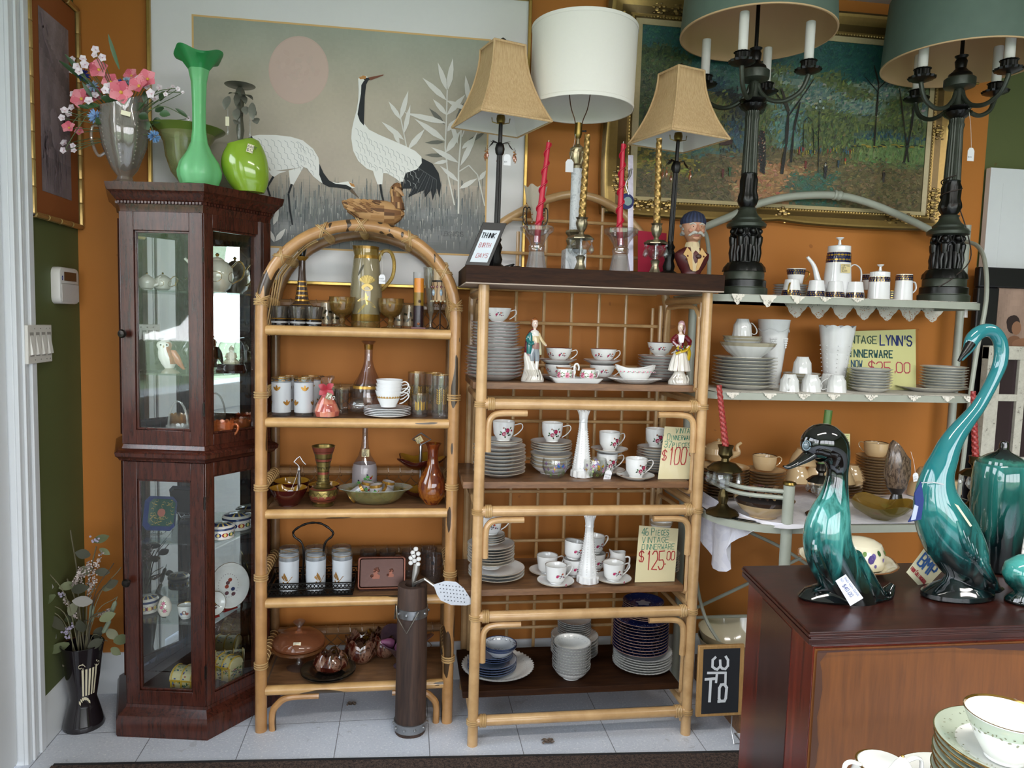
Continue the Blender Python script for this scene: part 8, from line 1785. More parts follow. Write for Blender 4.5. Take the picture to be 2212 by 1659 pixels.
def bust():
 Y=2.42;x,y,_=put(1492,Y,ZB2);k=K(1492,Y)*1.0;t=T('sailor_bust','painted bust of a moustached old sailor in a navy knit cap','bust',(x,y,ZB2));q=lambda X,Z,d=0:(X*k,d*k,Z*k*.86);SK=0xB48468
 m=MB();m.loft([(q(0,0),22*k,16*k),(q(0,6),20*k,15*k),(q(0,12),22*k,15*k),(q(0,26),30*k,18*k),(q(0,44),37*k,21*k),(q(0,56),38*k,20*k),(q(-1,64),28*k,17*k),(q(-1,72),15*k,13*k)],28,0x4E1A1C);m.build('jacket',SATIN,t)
 m=MB()
 for s in(-1,1):m.prism([q(s*3,12,-17),q(s*9,16,-18.5),q(s*20,46,-20),q(s*26,52,-17.5),q(s*16,70,-12),q(s*8,56,-20)],(0,-1.6*k,0),0xC49A5A)
 m.build('lapels',SATIN,t);m=MB();m.prism([q(-4,12,-17.4),q(4,12,-17.4),q(10,56,-20.5),q(9,72,-13),q(-9,72,-13),q(-9,56,-20.5)],(0,-1*k,0),0xCDB994);m.lathe([(14,55),(16,60),(15,67),(13,72)],k,24,0xCDB994,wave=lambda a,p,r,h:(1+.04*cos(14*a),0));m.build('knit_scarf',MATTE,t)
 m=MB();m.ball(q(7,48,-22),5*k,10,0x3A1A14,1.3,.6,1);
 for X,Z in((-17,48),(-19,40),(18,48)):m.ball(q(X,Z,-20.5),2.4*k,8,0x5A2018)
 m.build('buttons',SATIN,t)
 k0=k;k*=1.22;q=lambda X,Z,d=0:(X*k,d*k,Z*k-26*k0);h=MB();h.loft([(q(0,74),9*k,9*k),(q(0,82),9*k,9*k),(q(0,86,-3),13*k,13*k),(q(0,93,-3),17*k,17*k),(q(0,103,-2),19.5*k,20*k),(q(0,112,-1),20*k,20*k),(q(0,118,0),19*k,19*k)],30,SK)
 h.loft([(q(0,96,-21.5),3*k,2.5*k),(q(0,99,-23),4.4*k,4*k),(q(0,104,-21.5),2.4*k,3*k),(q(0,109,-20),2*k,2*k)],12,0xB07860)
 for s in(-1,1):h.ball(q(s*19.5,101,0),4*k,10,SK,.6,1,1.5);h.ball(q(s*10,99,-16),5*k,10,0xB47C64,1,.7,.8)
 h.ball(q(0,86.5,-16),4.5*k,10,SK,1.5,.7,.8);h.tube([q(-4,90.5,-18.5),q(0,90,-19.4),q(4,90.5,-18.5)],1*k,6,0x8A4A40)
 for i in range(3):h.tube([q(-9,112+i*1.8,-18.4),q(0,113+i*1.8,-19.8),q(9,112+i*1.8,-18.4)],.45*k,5,0x8A5A48)
 h.build('head',SATIN,t);e=MB()
 for s in(-1,1):e.ball(q(s*7.5,105,-18.6),2.2*k,8,0xD8D0C4,1.3,.5,.8);e.ball(q(s*7.3,105,-19.6),1.2*k,8,0x1E1814);e.tube([q(s*3,103.2,-19.6),q(s*7.5,102.2,-19.4),q(s*12,104,-17.2)],.6*k,5,0x7A4A3A)
 e.build('eyes',GLAZE,t);g=MB();rn=random.Random(4)
 for s in(-1,1):
  g.tube(crom([q(s*.5,95,-21.5),q(s*6,95,-21),q(s*12,91,-18),q(s*14,90,-16)],4),[2.6*k]*6+[2*k]*4+[1*k]*3,8,0xB4B0A8);g.tube([q(s*3,108.5,-20),q(s*8,111,-19.5),q(s*13,109,-16.5)],1.6*k,6,0xB0ACA4)
  for i in range(10):g.ball(q(s*rn.uniform(17,20.5),rn.uniform(92,112),rn.uniform(-6,8)),3*k,6,0x8A8680)
 g.build('moustache',MATTE,t);c=MB();c.loft([(q(0,111,1),21.5*k,21.5*k),(q(0,116,1),22.5*k,22.5*k),(q(0,120,1),21.5*k,21.5*k),(q(1,128,2),17*k,17.5*k),(q(1,133,2),9*k,9*k),(q(1,135,2),1*k,1*k)],40,0x1C2238,cf=lambda p:[0x1A2036 if j%2 else 0x2A3350 for j in range(40)]);c.build('knit_cap',MATTE,t)
bust()
for pts,lab in[([(1090,572),(1110,566),(1098,578),(1120,578),(1112,570),(1085,580)],'black cord coiled at the foot of the left bronze lamp'),([(1400,585),(1420,574),(1445,576),(1430,586),(1410,586),(1440,580)],'black cord coiled at the foot of the right bronze lamp')]:
 P=[Vector((onx(px,2.42+.01*i,ZB2),2.42+.01*(i%3),ZB2+.003+.004*(i%2)+max(0,(580-py))*.0008))for i,(px,py)in enumerate(pts)]
 m=MB();m.tube(crom(P,6),.0025,6);S('lamp_cord',m,BLACK,lab,'cord')
# ---------------------------------------------------------------- grey enamel baker's rack
KF,KB,KLF=2.39,2.715,2.13
def sfz(px,y,Y):return zat(px,y,Y)
KX0,KX1=at(1490,640,2.55).x,at(2128,652,2.45).x;KZ1,KZ2,KZ3=zat(1850,645,KF),zat(1800,852,KF),zat(1800,1136,KLF)
KT=T('bakers_rack','tall grey enamelled metal rack with arched top and rounded shelves','rack',((KX0+KX1)/2,KB,0));KO=Vector(((KX0+KX1)/2,KB,0));kh=(KX1-KX0)/2
def dshape(y0,r,x0=-kh,x1=kh):return[(x0,0)]+[(x0+r-r*cos(a),y0+r-r*sin(a))for a in[i*pi/16 for i in range(9)]]+[(x1-r+r*sin(a),y0+r-r*cos(a))for a in[i*pi/16 for i in range(9)]]+[(x1,0)]
for z,y0,r in((KZ1,KF-KB,.13),(KZ2,KF-KB,.13),(KZ3,KLF-KB,.20)):
 P=dshape(y0,r);m=MB();n=len(P);a=[m.ring([(x*s,y*(1 if s==1 else 1)+(.0 if s==1 else .012*(1 if y<-.01 else 0)),zz)for x,y in P])for s,zz in((1,z-.024),(1,z),(.985,z),(.985,z-.024),(1,z-.024))]
 m.skin(a,None,True,False,False);m.build('shelf_band',RACKP,KT,smooth=30)
 m=MB();m.prism([(x*.985,y*.96,z-.006)for x,y in P],(0,0,.006),(.12,.14,.13,.8));m.build('shelf_glass',GLAZE,KT,smooth=0)
KZ1+=.0008;KZ2+=.0008;KZ3+=.0008
for px,s in((1487,-1),(2058,1)):
 x=at(px,800,KB).x-KO.x;m=MB();m.tube([(x,-.015,0),(x,-.015,KZ1+(.32 if s>0 else .25))],.0155,12);m.build('upright',RACKP,KT)
m=MB();W=lambda px,py,Y=KB-.012:at(px,py,Y)-KO
m.tube(crom([W(*p)for p in[(1500,560),(1506,500),(1527,489),(1581,466),(1631,443),(1705,425),(1805,422),(1872,437),(1940,464),(2007,496),(2070,530)]],6),.0145,12);c=W(1808,422)
m.lathe([(.016,-.012),(.020,-.008),(.017,0),(.020,.008),(.016,.012)],1,16)if 0 else m.tube([c+Vector((-.016,0,.002)),c+Vector((-.010,0,.001)),c,c+Vector((.010,0,-.001)),c+Vector((.016,0,-.003))],[.0175,.020,.0165,.020,.0175],14);m.build('arched_top_rail',RACKP,KT)
m=MB();q=W(2078,500);m.tube([q,Vector((q.x,q.y,KZ1))],.017,8);m.build('fluted_finial_post',RACKP,KT,smooth=0)
m=MB();m.lathe([(.012,0),(.024,.003),(.026,.007),(.02,.012),(0,.016)],1,18,BRASS,cx=q.x,cy=q.y,z=q.z);m.build('brass_cap',METAL,KT)
for P in([(2080,520,2.68),(2112,532,2.60),(2128,570,2.50),(2130,650,2.44),(2110,760,2.44),(2094,870,2.44),(2080,1000,2.44),(2060,1140,2.44)],[(1512,492,2.68),(1526,510,2.64),(1532,560,2.60),(1530,625,2.55)]):
 m=MB();m.tube(crom([W(a,b,c)for a,b,c in P],5),.008,10);m.build('side_rod',RACKP,KT)
pp=W(1700,1130,KLF);m=MB();zt_=W(1708,1048,KLF).z
m.tube([(pp.x,pp.y,0),(pp.x,pp.y,zt_)],.0175,14);m.build('front_post',RACKP,KT);m=MB();m.lathe([(.018,0),(.022,.004),(.019,.01),(0,.014)],1,16,BRASS,cx=pp.x,cy=pp.y,z=zt_);m.build('brass_cap',METAL,KT)
p2=W(2030,1130,KLF);m=MB();m.tube([(p2.x,p2.y,0),(p2.x,p2.y,zt_)],.0175,14);m.build('front_post',RACKP,KT)
for dz in(0,-.02):m=MB();m.tube(crom([(pp.x,pp.y,zt_-.022+dz),W(1600,1052,2.20)+Vector((0,0,dz)),W(1540,1030,2.38)+Vector((0,0,dz)),W(1516,1018,2.62)+Vector((0,0,dz))],6),.007,8);m.build('gallery_rail',RACKP,KT)
for P in([(1500,1140,2.55),(1503,1240,2.55),(1522,1330,2.5),(1562,1400,2.45)],[(1500,1315,2.6),(1600,1268,2.6),(1760,1190,2.6)],[(1620,1150,2.55),(1700,1190,2.6),(1800,1260,2.6)],[(1500,1334,2.6),(1640,1330,2.6),(1900,1325,2.6)]):
 m=MB();m.tube(crom([W(a,b,c)for a,b,c in P],5),.0065,8);m.build('leg_brace',RACKP,KT)
# lace runners and the damask cloth
def lacemat():
 t=NT('cotton_lace');v=t.coord();vo=t.n('TexVoronoi',Scale=210.0);t.t.links.new(v,vo.inputs['Vector']);nz=t.noise(v,38,2)
 hole=t.math('MULTIPLY',t.math('LESS_THAN',vo.outputs['Distance'],.34),t.math('GREATER_THAN',nz,.5));b=t.n('BsdfPrincipled');t.set(b.inputs['Base Color'],0xE2DCD0);b.inputs['Roughness'].default_value=.9;tr=t.n('BsdfTransparent');m=t.n('MixShader');t.set(m.inputs[0],hole);t.t.links.new(b.outputs[0],m.inputs[1]);t.t.links.new(tr.outputs[0],m.inputs[2]);t.t.links.new(m.outputs[0],t.out.inputs[0]);return t.m
LACE=lacemat()
def lace(lab,x0,x1,yf_,yb_,z,drops,cat='doily'):
 m=MB();m.prism([(x0,yf_,z),(x1,yf_,z),(x1,yb_,z),(x0,yb_,z)],(0,0,.0012))
 for xa,xb,d,y in drops:
  n=16;rows=[]
  for j in range(6):rows.append(m.ring([(xa+(xb-xa)*i/n,y-.003-.004*sin(i*.9)*j/5,z-(d*(1-abs(2*i/n-1)**1.3)+.006*abs(sin(i*1.1)))*j/5)for i in range(n+1)]))
  m.skin(rows,None,False,False,False)
 return S('lace_runner',m,LACE,lab,cat)
X_=lambda px,Y,z:onx(px,Y,z)
lace('white lace runner on the top rack shelf with points hanging over',X_(1572,2.43,KZ1),X_(2090,2.44,KZ1),2.395,2.70,KZ1,[(X_(a,2.42,KZ1),X_(b,2.42,KZ1),d,2.388)for a,b,d in[(1571,1598,.032),(1632,1666,.038),(1698,1726,.022),(1760,1782,.012),(1828,1852,.010)]]+[(X_(a,2.705,KZ1),X_(a+62,2.705,KZ1),.066,2.705)for a in range(1690,1990,49)])
lace('white lace runner under the plates on the middle rack shelf',X_(1540,2.43,KZ2),X_(2098,2.44,KZ2),2.395,2.70,KZ2,[(X_(a,2.42,KZ2),X_(a+26,2.42,KZ2),.016,2.388)for a in(1560,1640,1712,1776,1856,1948,2020,2066)])
q=W(2088,655,2.44)+KO;m=MB()
for i in range(12):m.tube([(q.x+.003*cos(i),q.y+.003*sin(i),q.z-.012),(q.x+.006*cos(i),q.y+.006*sin(i),q.z-.052)],.0012,4)
m.ball((q.x,q.y,q.z-.008),.005,8);S('tassel',m,LINING,'white cotton tassel hanging under the right end of the top shelf','tassel')
LZ=KZ3+.0022
def cloth():
 m=MB();x0,x1=X_(1512,2.4,KZ3),X_(2100,2.3,KZ3);fr=lambda x:KLF+.012+max(0,(x0+.24-x))**2*2.6
 m.grid(40,14,lambda u,v:(x0+(x1-x0)*u,fr(x0+(x1-x0)*u)+(2.70-fr(x0+(x1-x0)*u))*v,LZ-.0012+.0006*sin(u*40)*sin(v*12)))
 A_=[W(*p)+KO for p in[(1512,1060,2.45),(1560,1090,2.33),(1620,1120,2.22),(1700,1134,2.12),(1800,1136,2.118)]];B_=[W(*p)+KO for p in[(1506,1150,2.45),(1556,1236,2.33),(1600,1160,2.21),(1690,1143,2.115),(1800,1140,2.116)]]
 a,b=crom(A_,8),crom(B_,8);n=len(a)-1
 m.grid(n,12,lambda u,v:(lambda i:a[i].lerp(b[i],v)+Vector((-.012*sin(i*1.1)*v,-.02*sin(i*.8)*v,.004)))(int(round(u*n))))
 t=NT('white_damask');v=t.coord();n1=t.noise(v,16,2,.4,2.5);c=t.mix(t.math('MULTIPLY',t.math('GREATER_THAN',n1,.52),.3),0xE6E4EC,0xC9C8D8);t.bsdf(c,.55,0.0,None,Sheen_Weight=.3)
 S('tablecloth',m,t.m,'white damask cloth on the lowest rack shelf with a hanging corner','tablecloth')
cloth()
# --- the two candelabra lamps
OLV=plain('olive_bronze',0x3C4238,.38,.25,var=.3,scale=40,bump=.05);BLK2=plain('black_bronze',0x141412,.3,.3,var=.3,scale=60,bump=.3)
SHO=plain('sage_paper_shade',0x65786C,.6,var=.25,scale=22);SHI=plain('tan_shade_lining',0xD0AE84,.7,var=.04)
def candelabra(pxb,Y,pyb,pyshade,pxs,R,lab,ang,cols):
 x,y,_=put(pxb,Y,KZ1);k=K(pxb,Y);t=T('candelabra_lamp',lab,'lamp',(x,y,KZ1+.0012));u=k*1.0;H=lambda py:(pyb-py)*u
 def part(nm,prof,mat,seg=36,wave=None):m=MB();m.lathe(prof,u,seg,wave=wave);return m.build(nm,mat,t)
 part('base',[(50,0),(50,14),(47,16),(47,17)],OLV);part('base_step',[(46.5,16),(46.5,30),(44,32),(43,32)],BLK2);part('base_ring',[(42,32),(42,46),(40,50)],OLV)
 part('leaf_ring',[(44,49),(42,58),(36,66),(34,68)],BLK2,60,lambda a,q,r,h:(1+.03*cos(14*a+q),0))
 m=MB();m.lathe([(24,66),(24,140)],u,24)
 for i in range(7):
  a=i*2*pi/7+.3;ca,sa=cos(a),sin(a);P=lambda r,h,da=0.0:(r*u*cos(a+da),r*u*sin(a+da),h*u)
  m.tube([P(27,102),P(28,112),P(28,120),P(27,125)],[6*u,7*u,7.5*u,4*u],10);m.ball(P(28,133),6.5*u,10)
  for s in(-1,1):
   m.tube([P(27,104,s*.10),P(30,88,s*.16),P(28,70,s*.12)],[5*u,4*u,3*u],8);m.tube([P(28,121,s*.2),P(30,126,s*.42),P(27,138,s*.3)],[3*u,2.6*u,2.2*u],8)
  m.tube([P(26,118,.42),P(27,95,.45),P(27,70,.42)],[2*u,4*u,5*u],8)
 m.build('cherub_frieze',BLK2,t)
 part('cornice',[(30,139),(40,142),(41,148),(36,153),(30,156),(31,160),(24,166),(20,172),(18,178),(20,181),(15,184)],OLV)
 part('acanthus_bulb',[(14,183),(19,190),(21,198),(20,206),(17,216),(18,240),(16,250),(17,253),(15,255)],BLK2,48,lambda a,q,r,h:(1+.09*cos(8*a)*(1<q<6),0))
 part('fluted_column',[(15.5,254),(13,360),(15,368),(13,374),(14,382)],OLV,72,lambda a,q,r,h:(1+.05*cos(18*a),0));part('collar',[(12,380),(24,388),(27,394),(20,398),(26,402),(28,404),(14,407)],BLK2,56,lambda a,q,r,h:(1+.06*cos(14*a)*(1<q<3),0))
 part('upper_stem',[(13,405),(9,418),(11,434),(8,444)],OLV);part('hub_disc',[(18,442),(29,446),(30,450),(30,462),(26,465)],OLV);part('neck',[(24,464),(22,472),(15,478),(10,484),(12,498),(9,504),(13,509),(4,511)],BLK2)
 m=MB();m.tube([(0,0,508*u),(0,0,508*u+.24)],.0068,10);m.build('rod',BLK2,t)
 zs_=at(pxs,pyshade,Y).z-KZ1;hh=.235
 for i in range(4):
  a=radians(ang+90*i);m=MB();P=[(r*u*cos(a),r*u*sin(a),h*u)for r,h in[(8,436),(14,420),(32,402),(62,396),(92,410),(105,436),(105,446)]];m.tube(crom(P,5),4.6*u,10);am=m.build('arm',OLV,t)
  cx_,cy_=105*u*cos(a),105*u*sin(a);m=MB();m.lathe([(8,442),(24,448),(26,452),(14,454),(14,466),(17,468),(12,470)],u,30,cx=cx_,cy=cy_,wave=lambda th,q,r,h:(1+.05*cos(15*th),0));m.build('candle_cup',BLK2,am);m=MB();m.lathe([(9.5,466),(9.5,542),(9,544),(6,544)],u,20,0xE9E7E2,cx=cx_,cy=cy_);m.build('candle_sleeve',GLAZE,am)
 rings=[];m=MB()
 for j in range(2):rings.append(m.ring([(R*(1-.06*j)*cos(b),R*(1-.06*j)*sin(b),zs_+hh*j)for b in[2*pi*q/64 for q in range(64)]]))
 m.skin(rings,None,True,False,False);m.build('lamp_shade',SHO,t);m=MB();rings=[m.ring([((R-.003)*(1-.06*j)*cos(b),(R-.003)*(1-.06*j)*sin(b),zs_+hh*j)for b in[2*pi*q/64 for q in range(64)]])for j in range(2)];m.skin(rings,None,True,False,True);m.build('shade_lining',SHI,t)
 m=MB();m.lathe([(R+.0005,zs_-.001),(R+.001,zs_+.003),(R-.004,zs_+.003),(R-.0045,zs_-.001),(R+.0005,zs_-.001)],1,64);m.build('rim_tape',SHI,t)
 return t,u
t1,u1=candelabra(1604,2.475,617,78,1645,.258,'tall olive bronze candelabra lamp standing left on the rack top',-39,0)
t2,u2=candelabra(2036,2.48,636,142,2093,.262,'tall olive bronze candelabra lamp at the right rack end, cord wound round it',12,0)
m=MB();m.tube(helix((0,0,195*u2),(0,0,262*u2),.034,2.2,60),.0022,5);m.tube(crom([(.02,-.02,200*u2),(.06,-.02,150*u2),(.05,-.06,90*u2),(-.02,-.07,50*u2),(-.06,-.05,30*u2)],6),.0022,5);m.build('cord',plain('brown_cord',0x2E2018,.6),t2)
m=MB();m.tube([(30*u2,0,456*u2),(42*u2,-.004,456*u2)],.004,8,BRASS);m.build('switch_knob',METAL,t2);price_tag(t2,(12*u2+.01,-.045,318*u2),.026,(.012,-.04,398*u2),('','$149'),h=.046)
# --- coffee service
CBL=0x101A48
def band(m,Rf,z0,z1,seg=44):
 m.lathe([(Rf(z0)+.0005,z0),(Rf((z0+z1)/2)+.0006,(z0+z1)/2),(Rf(z1)+.0005,z1)],1,seg,CBL)
 for zz,h in((z0,.0008),(z1-.001,.0012),((z0+z1)/2,.0006)):m.lathe([(Rf(zz)+.001,zz),(Rf(zz+h)+.001,zz+h)],1,seg,GOLD)
 n=22
 for i in range(n):
  for f in(.27,.73):patch(m,Rf,2*pi*i/n+f,z0+(z1-z0)*f,circ((z1-z0)*.17,6,.6),(0xB8923E,.6),.0012)
def pot(nm,lab,px,Y,H,Rb,Rt,spout,hk,lid,cat):
 t=T(nm,lab,cat,put(px,Y,KZ1+.0012));P=[(Rb*.95,0),(Rb,.002),(Rb*.98,H*.1),(Rt,H)];m=MB();m.lathe(P+[(Rt-.003,H),(Rt-.004,H*.8),(0,H*.7)],1,44,0xE9E9EA);band(m,interp(P),H*.76,H*.97);m.build('body',GLAZE,t)
 if spout:s=MB();s.tube(crom([(-Rb*.8,0,H*.18),(-Rb*1.35,0,H*.30),(-Rb*1.8,0,H*.66),(-Rb*2.35,0,H*.86)],6),cromf([.018,.013,.008,.0055],6),12,0xE9E9EA);s.build('spout',GLAZE,t)
 if hk:h=MB();h.tube(crom([(Rt*.9+(Rb-Rt)*.2,0,H*.62),(Rb*1.2,0,H*.74),(Rb*1.75,0,H*.62),(Rb*1.75,0,H*.3),(Rb*1.35,0,H*.16)]if spout else[(Rb*.85,0,H*.72),(Rb*1.35,0,H*.70),(Rb*1.5,0,H*.45),(Rb*.92,0,H*.25)],5),.0042,8,0xE9E9EA,flat=.6);h.build('handle',GLAZE,t)
 if lid:l=MB();l.lathe([(Rt*.98,H),(Rt*1.0,H+.003),(Rt*.98,H+Rt*.45),(Rt*.55,H+Rt*.56),(Rt*.16,H+Rt*.62),(Rt*.10,H+Rt*1.0),(Rt*.35,H+Rt*1.2),(Rt*.34,H+Rt*1.25),(0,H+Rt*1.27)],1,32,0xE9E9EA);l.build('lid',GLAZE,t)
 return t
t=pot('coffee_pot','tall white coffee pot with cobalt and gold band and high lid',1806,2.52,.172,.052,.040,True,True,True,'coffee pot');sticker(t,(0,-.0475,.108),.036,.032,(0,-1,.08),0,('COFFEE','SET','$249'),0xD8C690)
pot('sugar_pot','white lidded sugar pot with cobalt and gold band',1897,2.46,.083,.038,.034,False,False,True,'sugar bowl');pot('cream_jug','white cream jug with a cobalt and gold rim band',1950,2.46,.094,.032,.027,False,True,False,'creamer')
def ccup(lab,px,Y,z,inv,rz,first=[]):
 if inv and first:return dup(first[0],put(px,Y,z),rz,lab)
 P=[(.022,0),(.024,.001),(.027,.02),(.034,.06)];t=cup(lab,put(px,Y,z),rz,.034,.024,.060,0xE9E9EA,GOLD,lambda m,R:band(m,R,.038,.057),prof=P,inv=inv,hk='ear',hout=.022,hc=(0xB8923E,.6),group='white cobalt-banded coffee cups');
 if inv:first.append(t)
 return t
SCB=plate(.062,.014,0xE9E9EA,GOLD)
x,y,z=stack(5,SCB,'saucer',lad('white saucer under the cobalt-banded upright cup, left'),'white saucers, left on the rack top','saucer',1706,2.56,KZ1+.0012,.0085);ccup('cobalt-banded coffee cup standing upright on the left saucers',1718,2.56,z+.004,False,0)
stack(4,SCB,'saucer',lad('white saucer in the stack behind the cream jug'),'white saucers behind the cream jug','saucer',1910,2.62,KZ1+.0012,.0085);ccup('cobalt-banded cup standing upright behind the sugar pot',1878,2.62,z+.0,False,0)
for px,rz,l in[(1709,230,'upside-down cobalt-banded cup, leftmost, handle to the front'),(1762,90,'upside-down cobalt-banded cup, second from the left'),(1803,80,'upside-down cobalt-banded cup before the coffee pot'),(1846,90,'upside-down cobalt-banded cup right of the coffee pot base')]:ccup(l,px,2.462 if px!=1803 else 2.475,KZ1+.0012,True,radians(rz))
# --- middle shelf: swirled white ware
ZM=KZ2+.0012;GW=0xDADBD8;swl=lambda n,a:(lambda th,q,r,h:(1+a*cos(n*th+r*60),0))
x,y,z=stack(9,plate(.114,.020,GW,0xB0A890),'dinner_plate',lad('large off-white plate in the left stack, middle rack shelf'),'large off-white plates, middle rack shelf','plate',1605,2.545,ZM,.0122)
b=bowl(.100,.055,GW,0xB0A890,.5,120,swl(20,.012));S('swirl_bowl',b,GLAZE,'large swirled white bowl on the left plate stack','bowl',(x+.01,y,z+.004));x,y,z=stack(2,bowl(.070,.032,GW,0xB0A890,.5,96,swl(18,.012)),'small_swirl_bowl',lad('smaller swirled bowl inside the large bowl'),'smaller swirled bowls','bowl',1603,2.545,z+.040,.010)
def scup(lab,loc,rz,first=[]):
 if first:return dup(first[0],loc,rz,lab)
 first.append(cup(lab,loc,rz,.035,.026,.062,0xE2E3E1,0xB0A890,None,prof=[(.020,0),(.021,.001),(.023,.008),(.031,.022),(.033,.045),(.035,.062)],wave=lambda a,q,r,h:(1+.018*cos(14*a+h*70),0),seg=84,inv=True,hout=.024,group='upturned swirled white cups'));return first[0]
scup('upturned swirled cup crowning the left bowls',(x-.003,y,z+.022),0)
for px,Y,rz,l in[(1704,2.455,240,'upturned swirled cup, leftmost of the row, handle forward'),(1751,2.46,20,'upturned swirled cup, middle of the front row'),(1806,2.455,160,'upturned swirled cup, right end of the front row'),(1788,2.53,180,'upturned swirled cup behind the front row')]:scup(l,put(px,Y,ZM),radians(rz))
x,y,z=stack(4,bowl(.068,.030,GW,0xB0A890,.5,96,swl(18,.012)),'dessert_bowl',lad('swirled dessert bowl behind the upturned cups'),'swirled dessert bowls','bowl',1730,2.58,ZM,.010);scup('upturned swirled cup on the dessert bowls',(x,y,z+.018),radians(30))
def milkvase(px,yt,Y,Rt,Rb,lab,kind):
 H=zat(px,yt,Y)-ZM;m=MB();n=8 if kind else 0
 m.lathe([(Rb*1.05,0),(Rb*1.08,.004),(Rb*.9,.012),(Rb,.02),(Rb+(Rt-Rb)*.5,H*.6),(Rt*.97,H*.95),(Rt,H),(Rt-.004,H),(Rt*.8,H*.6),(0,H*.2)],1,64,0xE4E5E4,wave=(lambda a,q,r,h:(1+.03*abs(cos(4*a))*(q>2),.010*abs(cos(4*a))*(5<q<8)))if kind else None)
 if not kind:
  for th in(-2.0,-1.0,0.4):
   for r_ in range(5):
    for c_ in range(5-r_):rr=Rb+(Rt-Rb)*.72;a=th+(c_-(4-r_)/2)*.10;m.ball((rr*cos(a),rr*sin(a),H*.72-r_*.008),.0042,6,0xE4E5E4)
  P=[(Rt*.93*cos(a),Rt*.93*sin(a),H*.84+.006*sin(a*5))for a in[i*.2 for i in range(32)]];m.tube(P,.0025,5,0xE4E5E4,closed=True)
 else:
  for i in range(8):
   for j in range(9):a=i*pi/4+.39;rr=(Rb+(Rt-Rb)*(.15+.07*j))*1.01;m.ball((rr*cos(a),rr*sin(a),H*(.15+.07*j)),.0024,5,0xE4E5E4)
 S('milk_glass_flower_vase',m,GLAZE,lab,'vase',put(px,Y,ZM))
milkvase(1664,690,2.64,.060,.034,'plain-rimmed milk glass vase with grape clusters',0);milkvase(1800,708,2.60,.064,.036,'scalloped milk glass vase with beaded ribs',1)
x,y,z=stack(8,plate(.074,.017,GW,0xB0A890,seg=60,wave=scal(10,.01)),'side_plate',lad('small off-white plate in the stack before the yellow sign'),'small off-white plates before the sign','plate',1878,2.50,ZM,.0098)
o=S('oval_platter',plate(.135,.018,GW,0xB0A890),GLAZE,'oval off-white platter under the right plate stack','platter',put(2014,2.555,ZM));o.scale=(1,.74,1)
stack(8,plate(.083,.018,GW,0xB0A890),'salad_plate',lad('off-white plate on the oval platter'),'off-white plates on the oval platter','plate',2035,2.56,ZM+.006,.0105)
card('handwritten_sign','large yellow handwritten sign about dinnerware behind the plates',[(1823,716),(1979,711),(1979,827),(1823,838)],2.60,ZM+.0,[('VINTAGE',-.03,.80,.13,0x3E5A50,.14,.50),("LYNN'S",.50,.78,.17,0x2E3A78,.15,.46),('Dinnerware',-.02,.56,.17,0x2E5A5A,.13,.88),('NOW',.10,.38,.12,0x2E5A78,.14,.16),('$25.00',.34,.30,.18,0xC0405A,.10,.60)],c=0xDDD89A)
# --- low shelf: beige stoneware
BG=0xC9AC82;BR=0x3A2A22;ZL=LZ+.0006
PB_=plate(.098,.018,BG,BR,rimw=.002);PB3=plate(.076,.016,BG,BR)
stack(10,PB_,'stoneware_plate',lad('beige stoneware plate in the far left stack'),'beige plates in the far left stack','plate',1557,2.52,ZL,.0105)
x,y,z=stack(9,PB3,'stoneware_side_plate',lad('beige side plate under the stoneware cup'),'beige side plates under the cup','plate',1648,2.50,ZL,.0110)
def bcup(lab,loc,rz,inv=False,first={}):
 if inv in first:return dup(first[inv],loc,rz,lab)
 first[inv]=cup(lab,loc,rz,.043,.032,.052,BG,BR,None,prof=[(.028,0),(.031,.001),(.038,.012),(.042,.03),(.043,.052)],hout=.024,inv=inv,group='beige stoneware cups');return first[inv]
bcup('beige stoneware cup on the side plates, handle right',(x-.002,y,z+.004),0)
teapot('beige round stoneware teapot at the left end of the low shelf',put(1550,2.60,ZL+.11),radians(180),.058,.085,c=BG,gold=False,spout=.8)
stack(5,PB_,'stoneware_plate',lad('beige stoneware plate under the upturned bowls'),'beige plates under the upturned bowls','plate',1800,2.50,ZL,.0105)
IB=bowl(.052,.058,BG,None,.5);IB.v=[(a,b,.058-c)for a,b,c in IB.v];first=None
for i,(px,Y,dz)in enumerate([(1722,2.52,.054),(1762,2.50,.054),(1815,2.50,.054),(1838,2.55,.054),(1735,2.56,.112)]):
 l='upturned beige stoneware bowl, '+['leftmost','behind the duck neck','right of the duck neck','at the back right','on top of the two left ones'][i];p=put(px,Y,ZL+dz)
 if first is None:first=S('stoneware_bowl',IB,GLAZE,l,'bowl',p,0,'upturned beige bowls')
 else:dup(first,p,label=l)
x,y,z=stack(14,plate(.070,.016,BG,BR),'stoneware_saucer',lad('beige saucer in the tall stack behind the feather-grained vase'),'beige saucers in the tall stack','saucer',1886,2.53,ZL,.0103);bcup('beige stoneware cup on the tall saucer stack',(x-.002,y,z+.004),radians(120))
for i,(px,Y,dz)in enumerate([(1985,2.52,0),(2018,2.52,.0),(2003,2.52,.053),(2050,2.55,0)]):bcup('upturned beige cup, '+['lower left','lower middle','on top of two others','lower right'][i]+' beside the swan neck',put(px,Y,ZL+dz),radians(40*i),True)
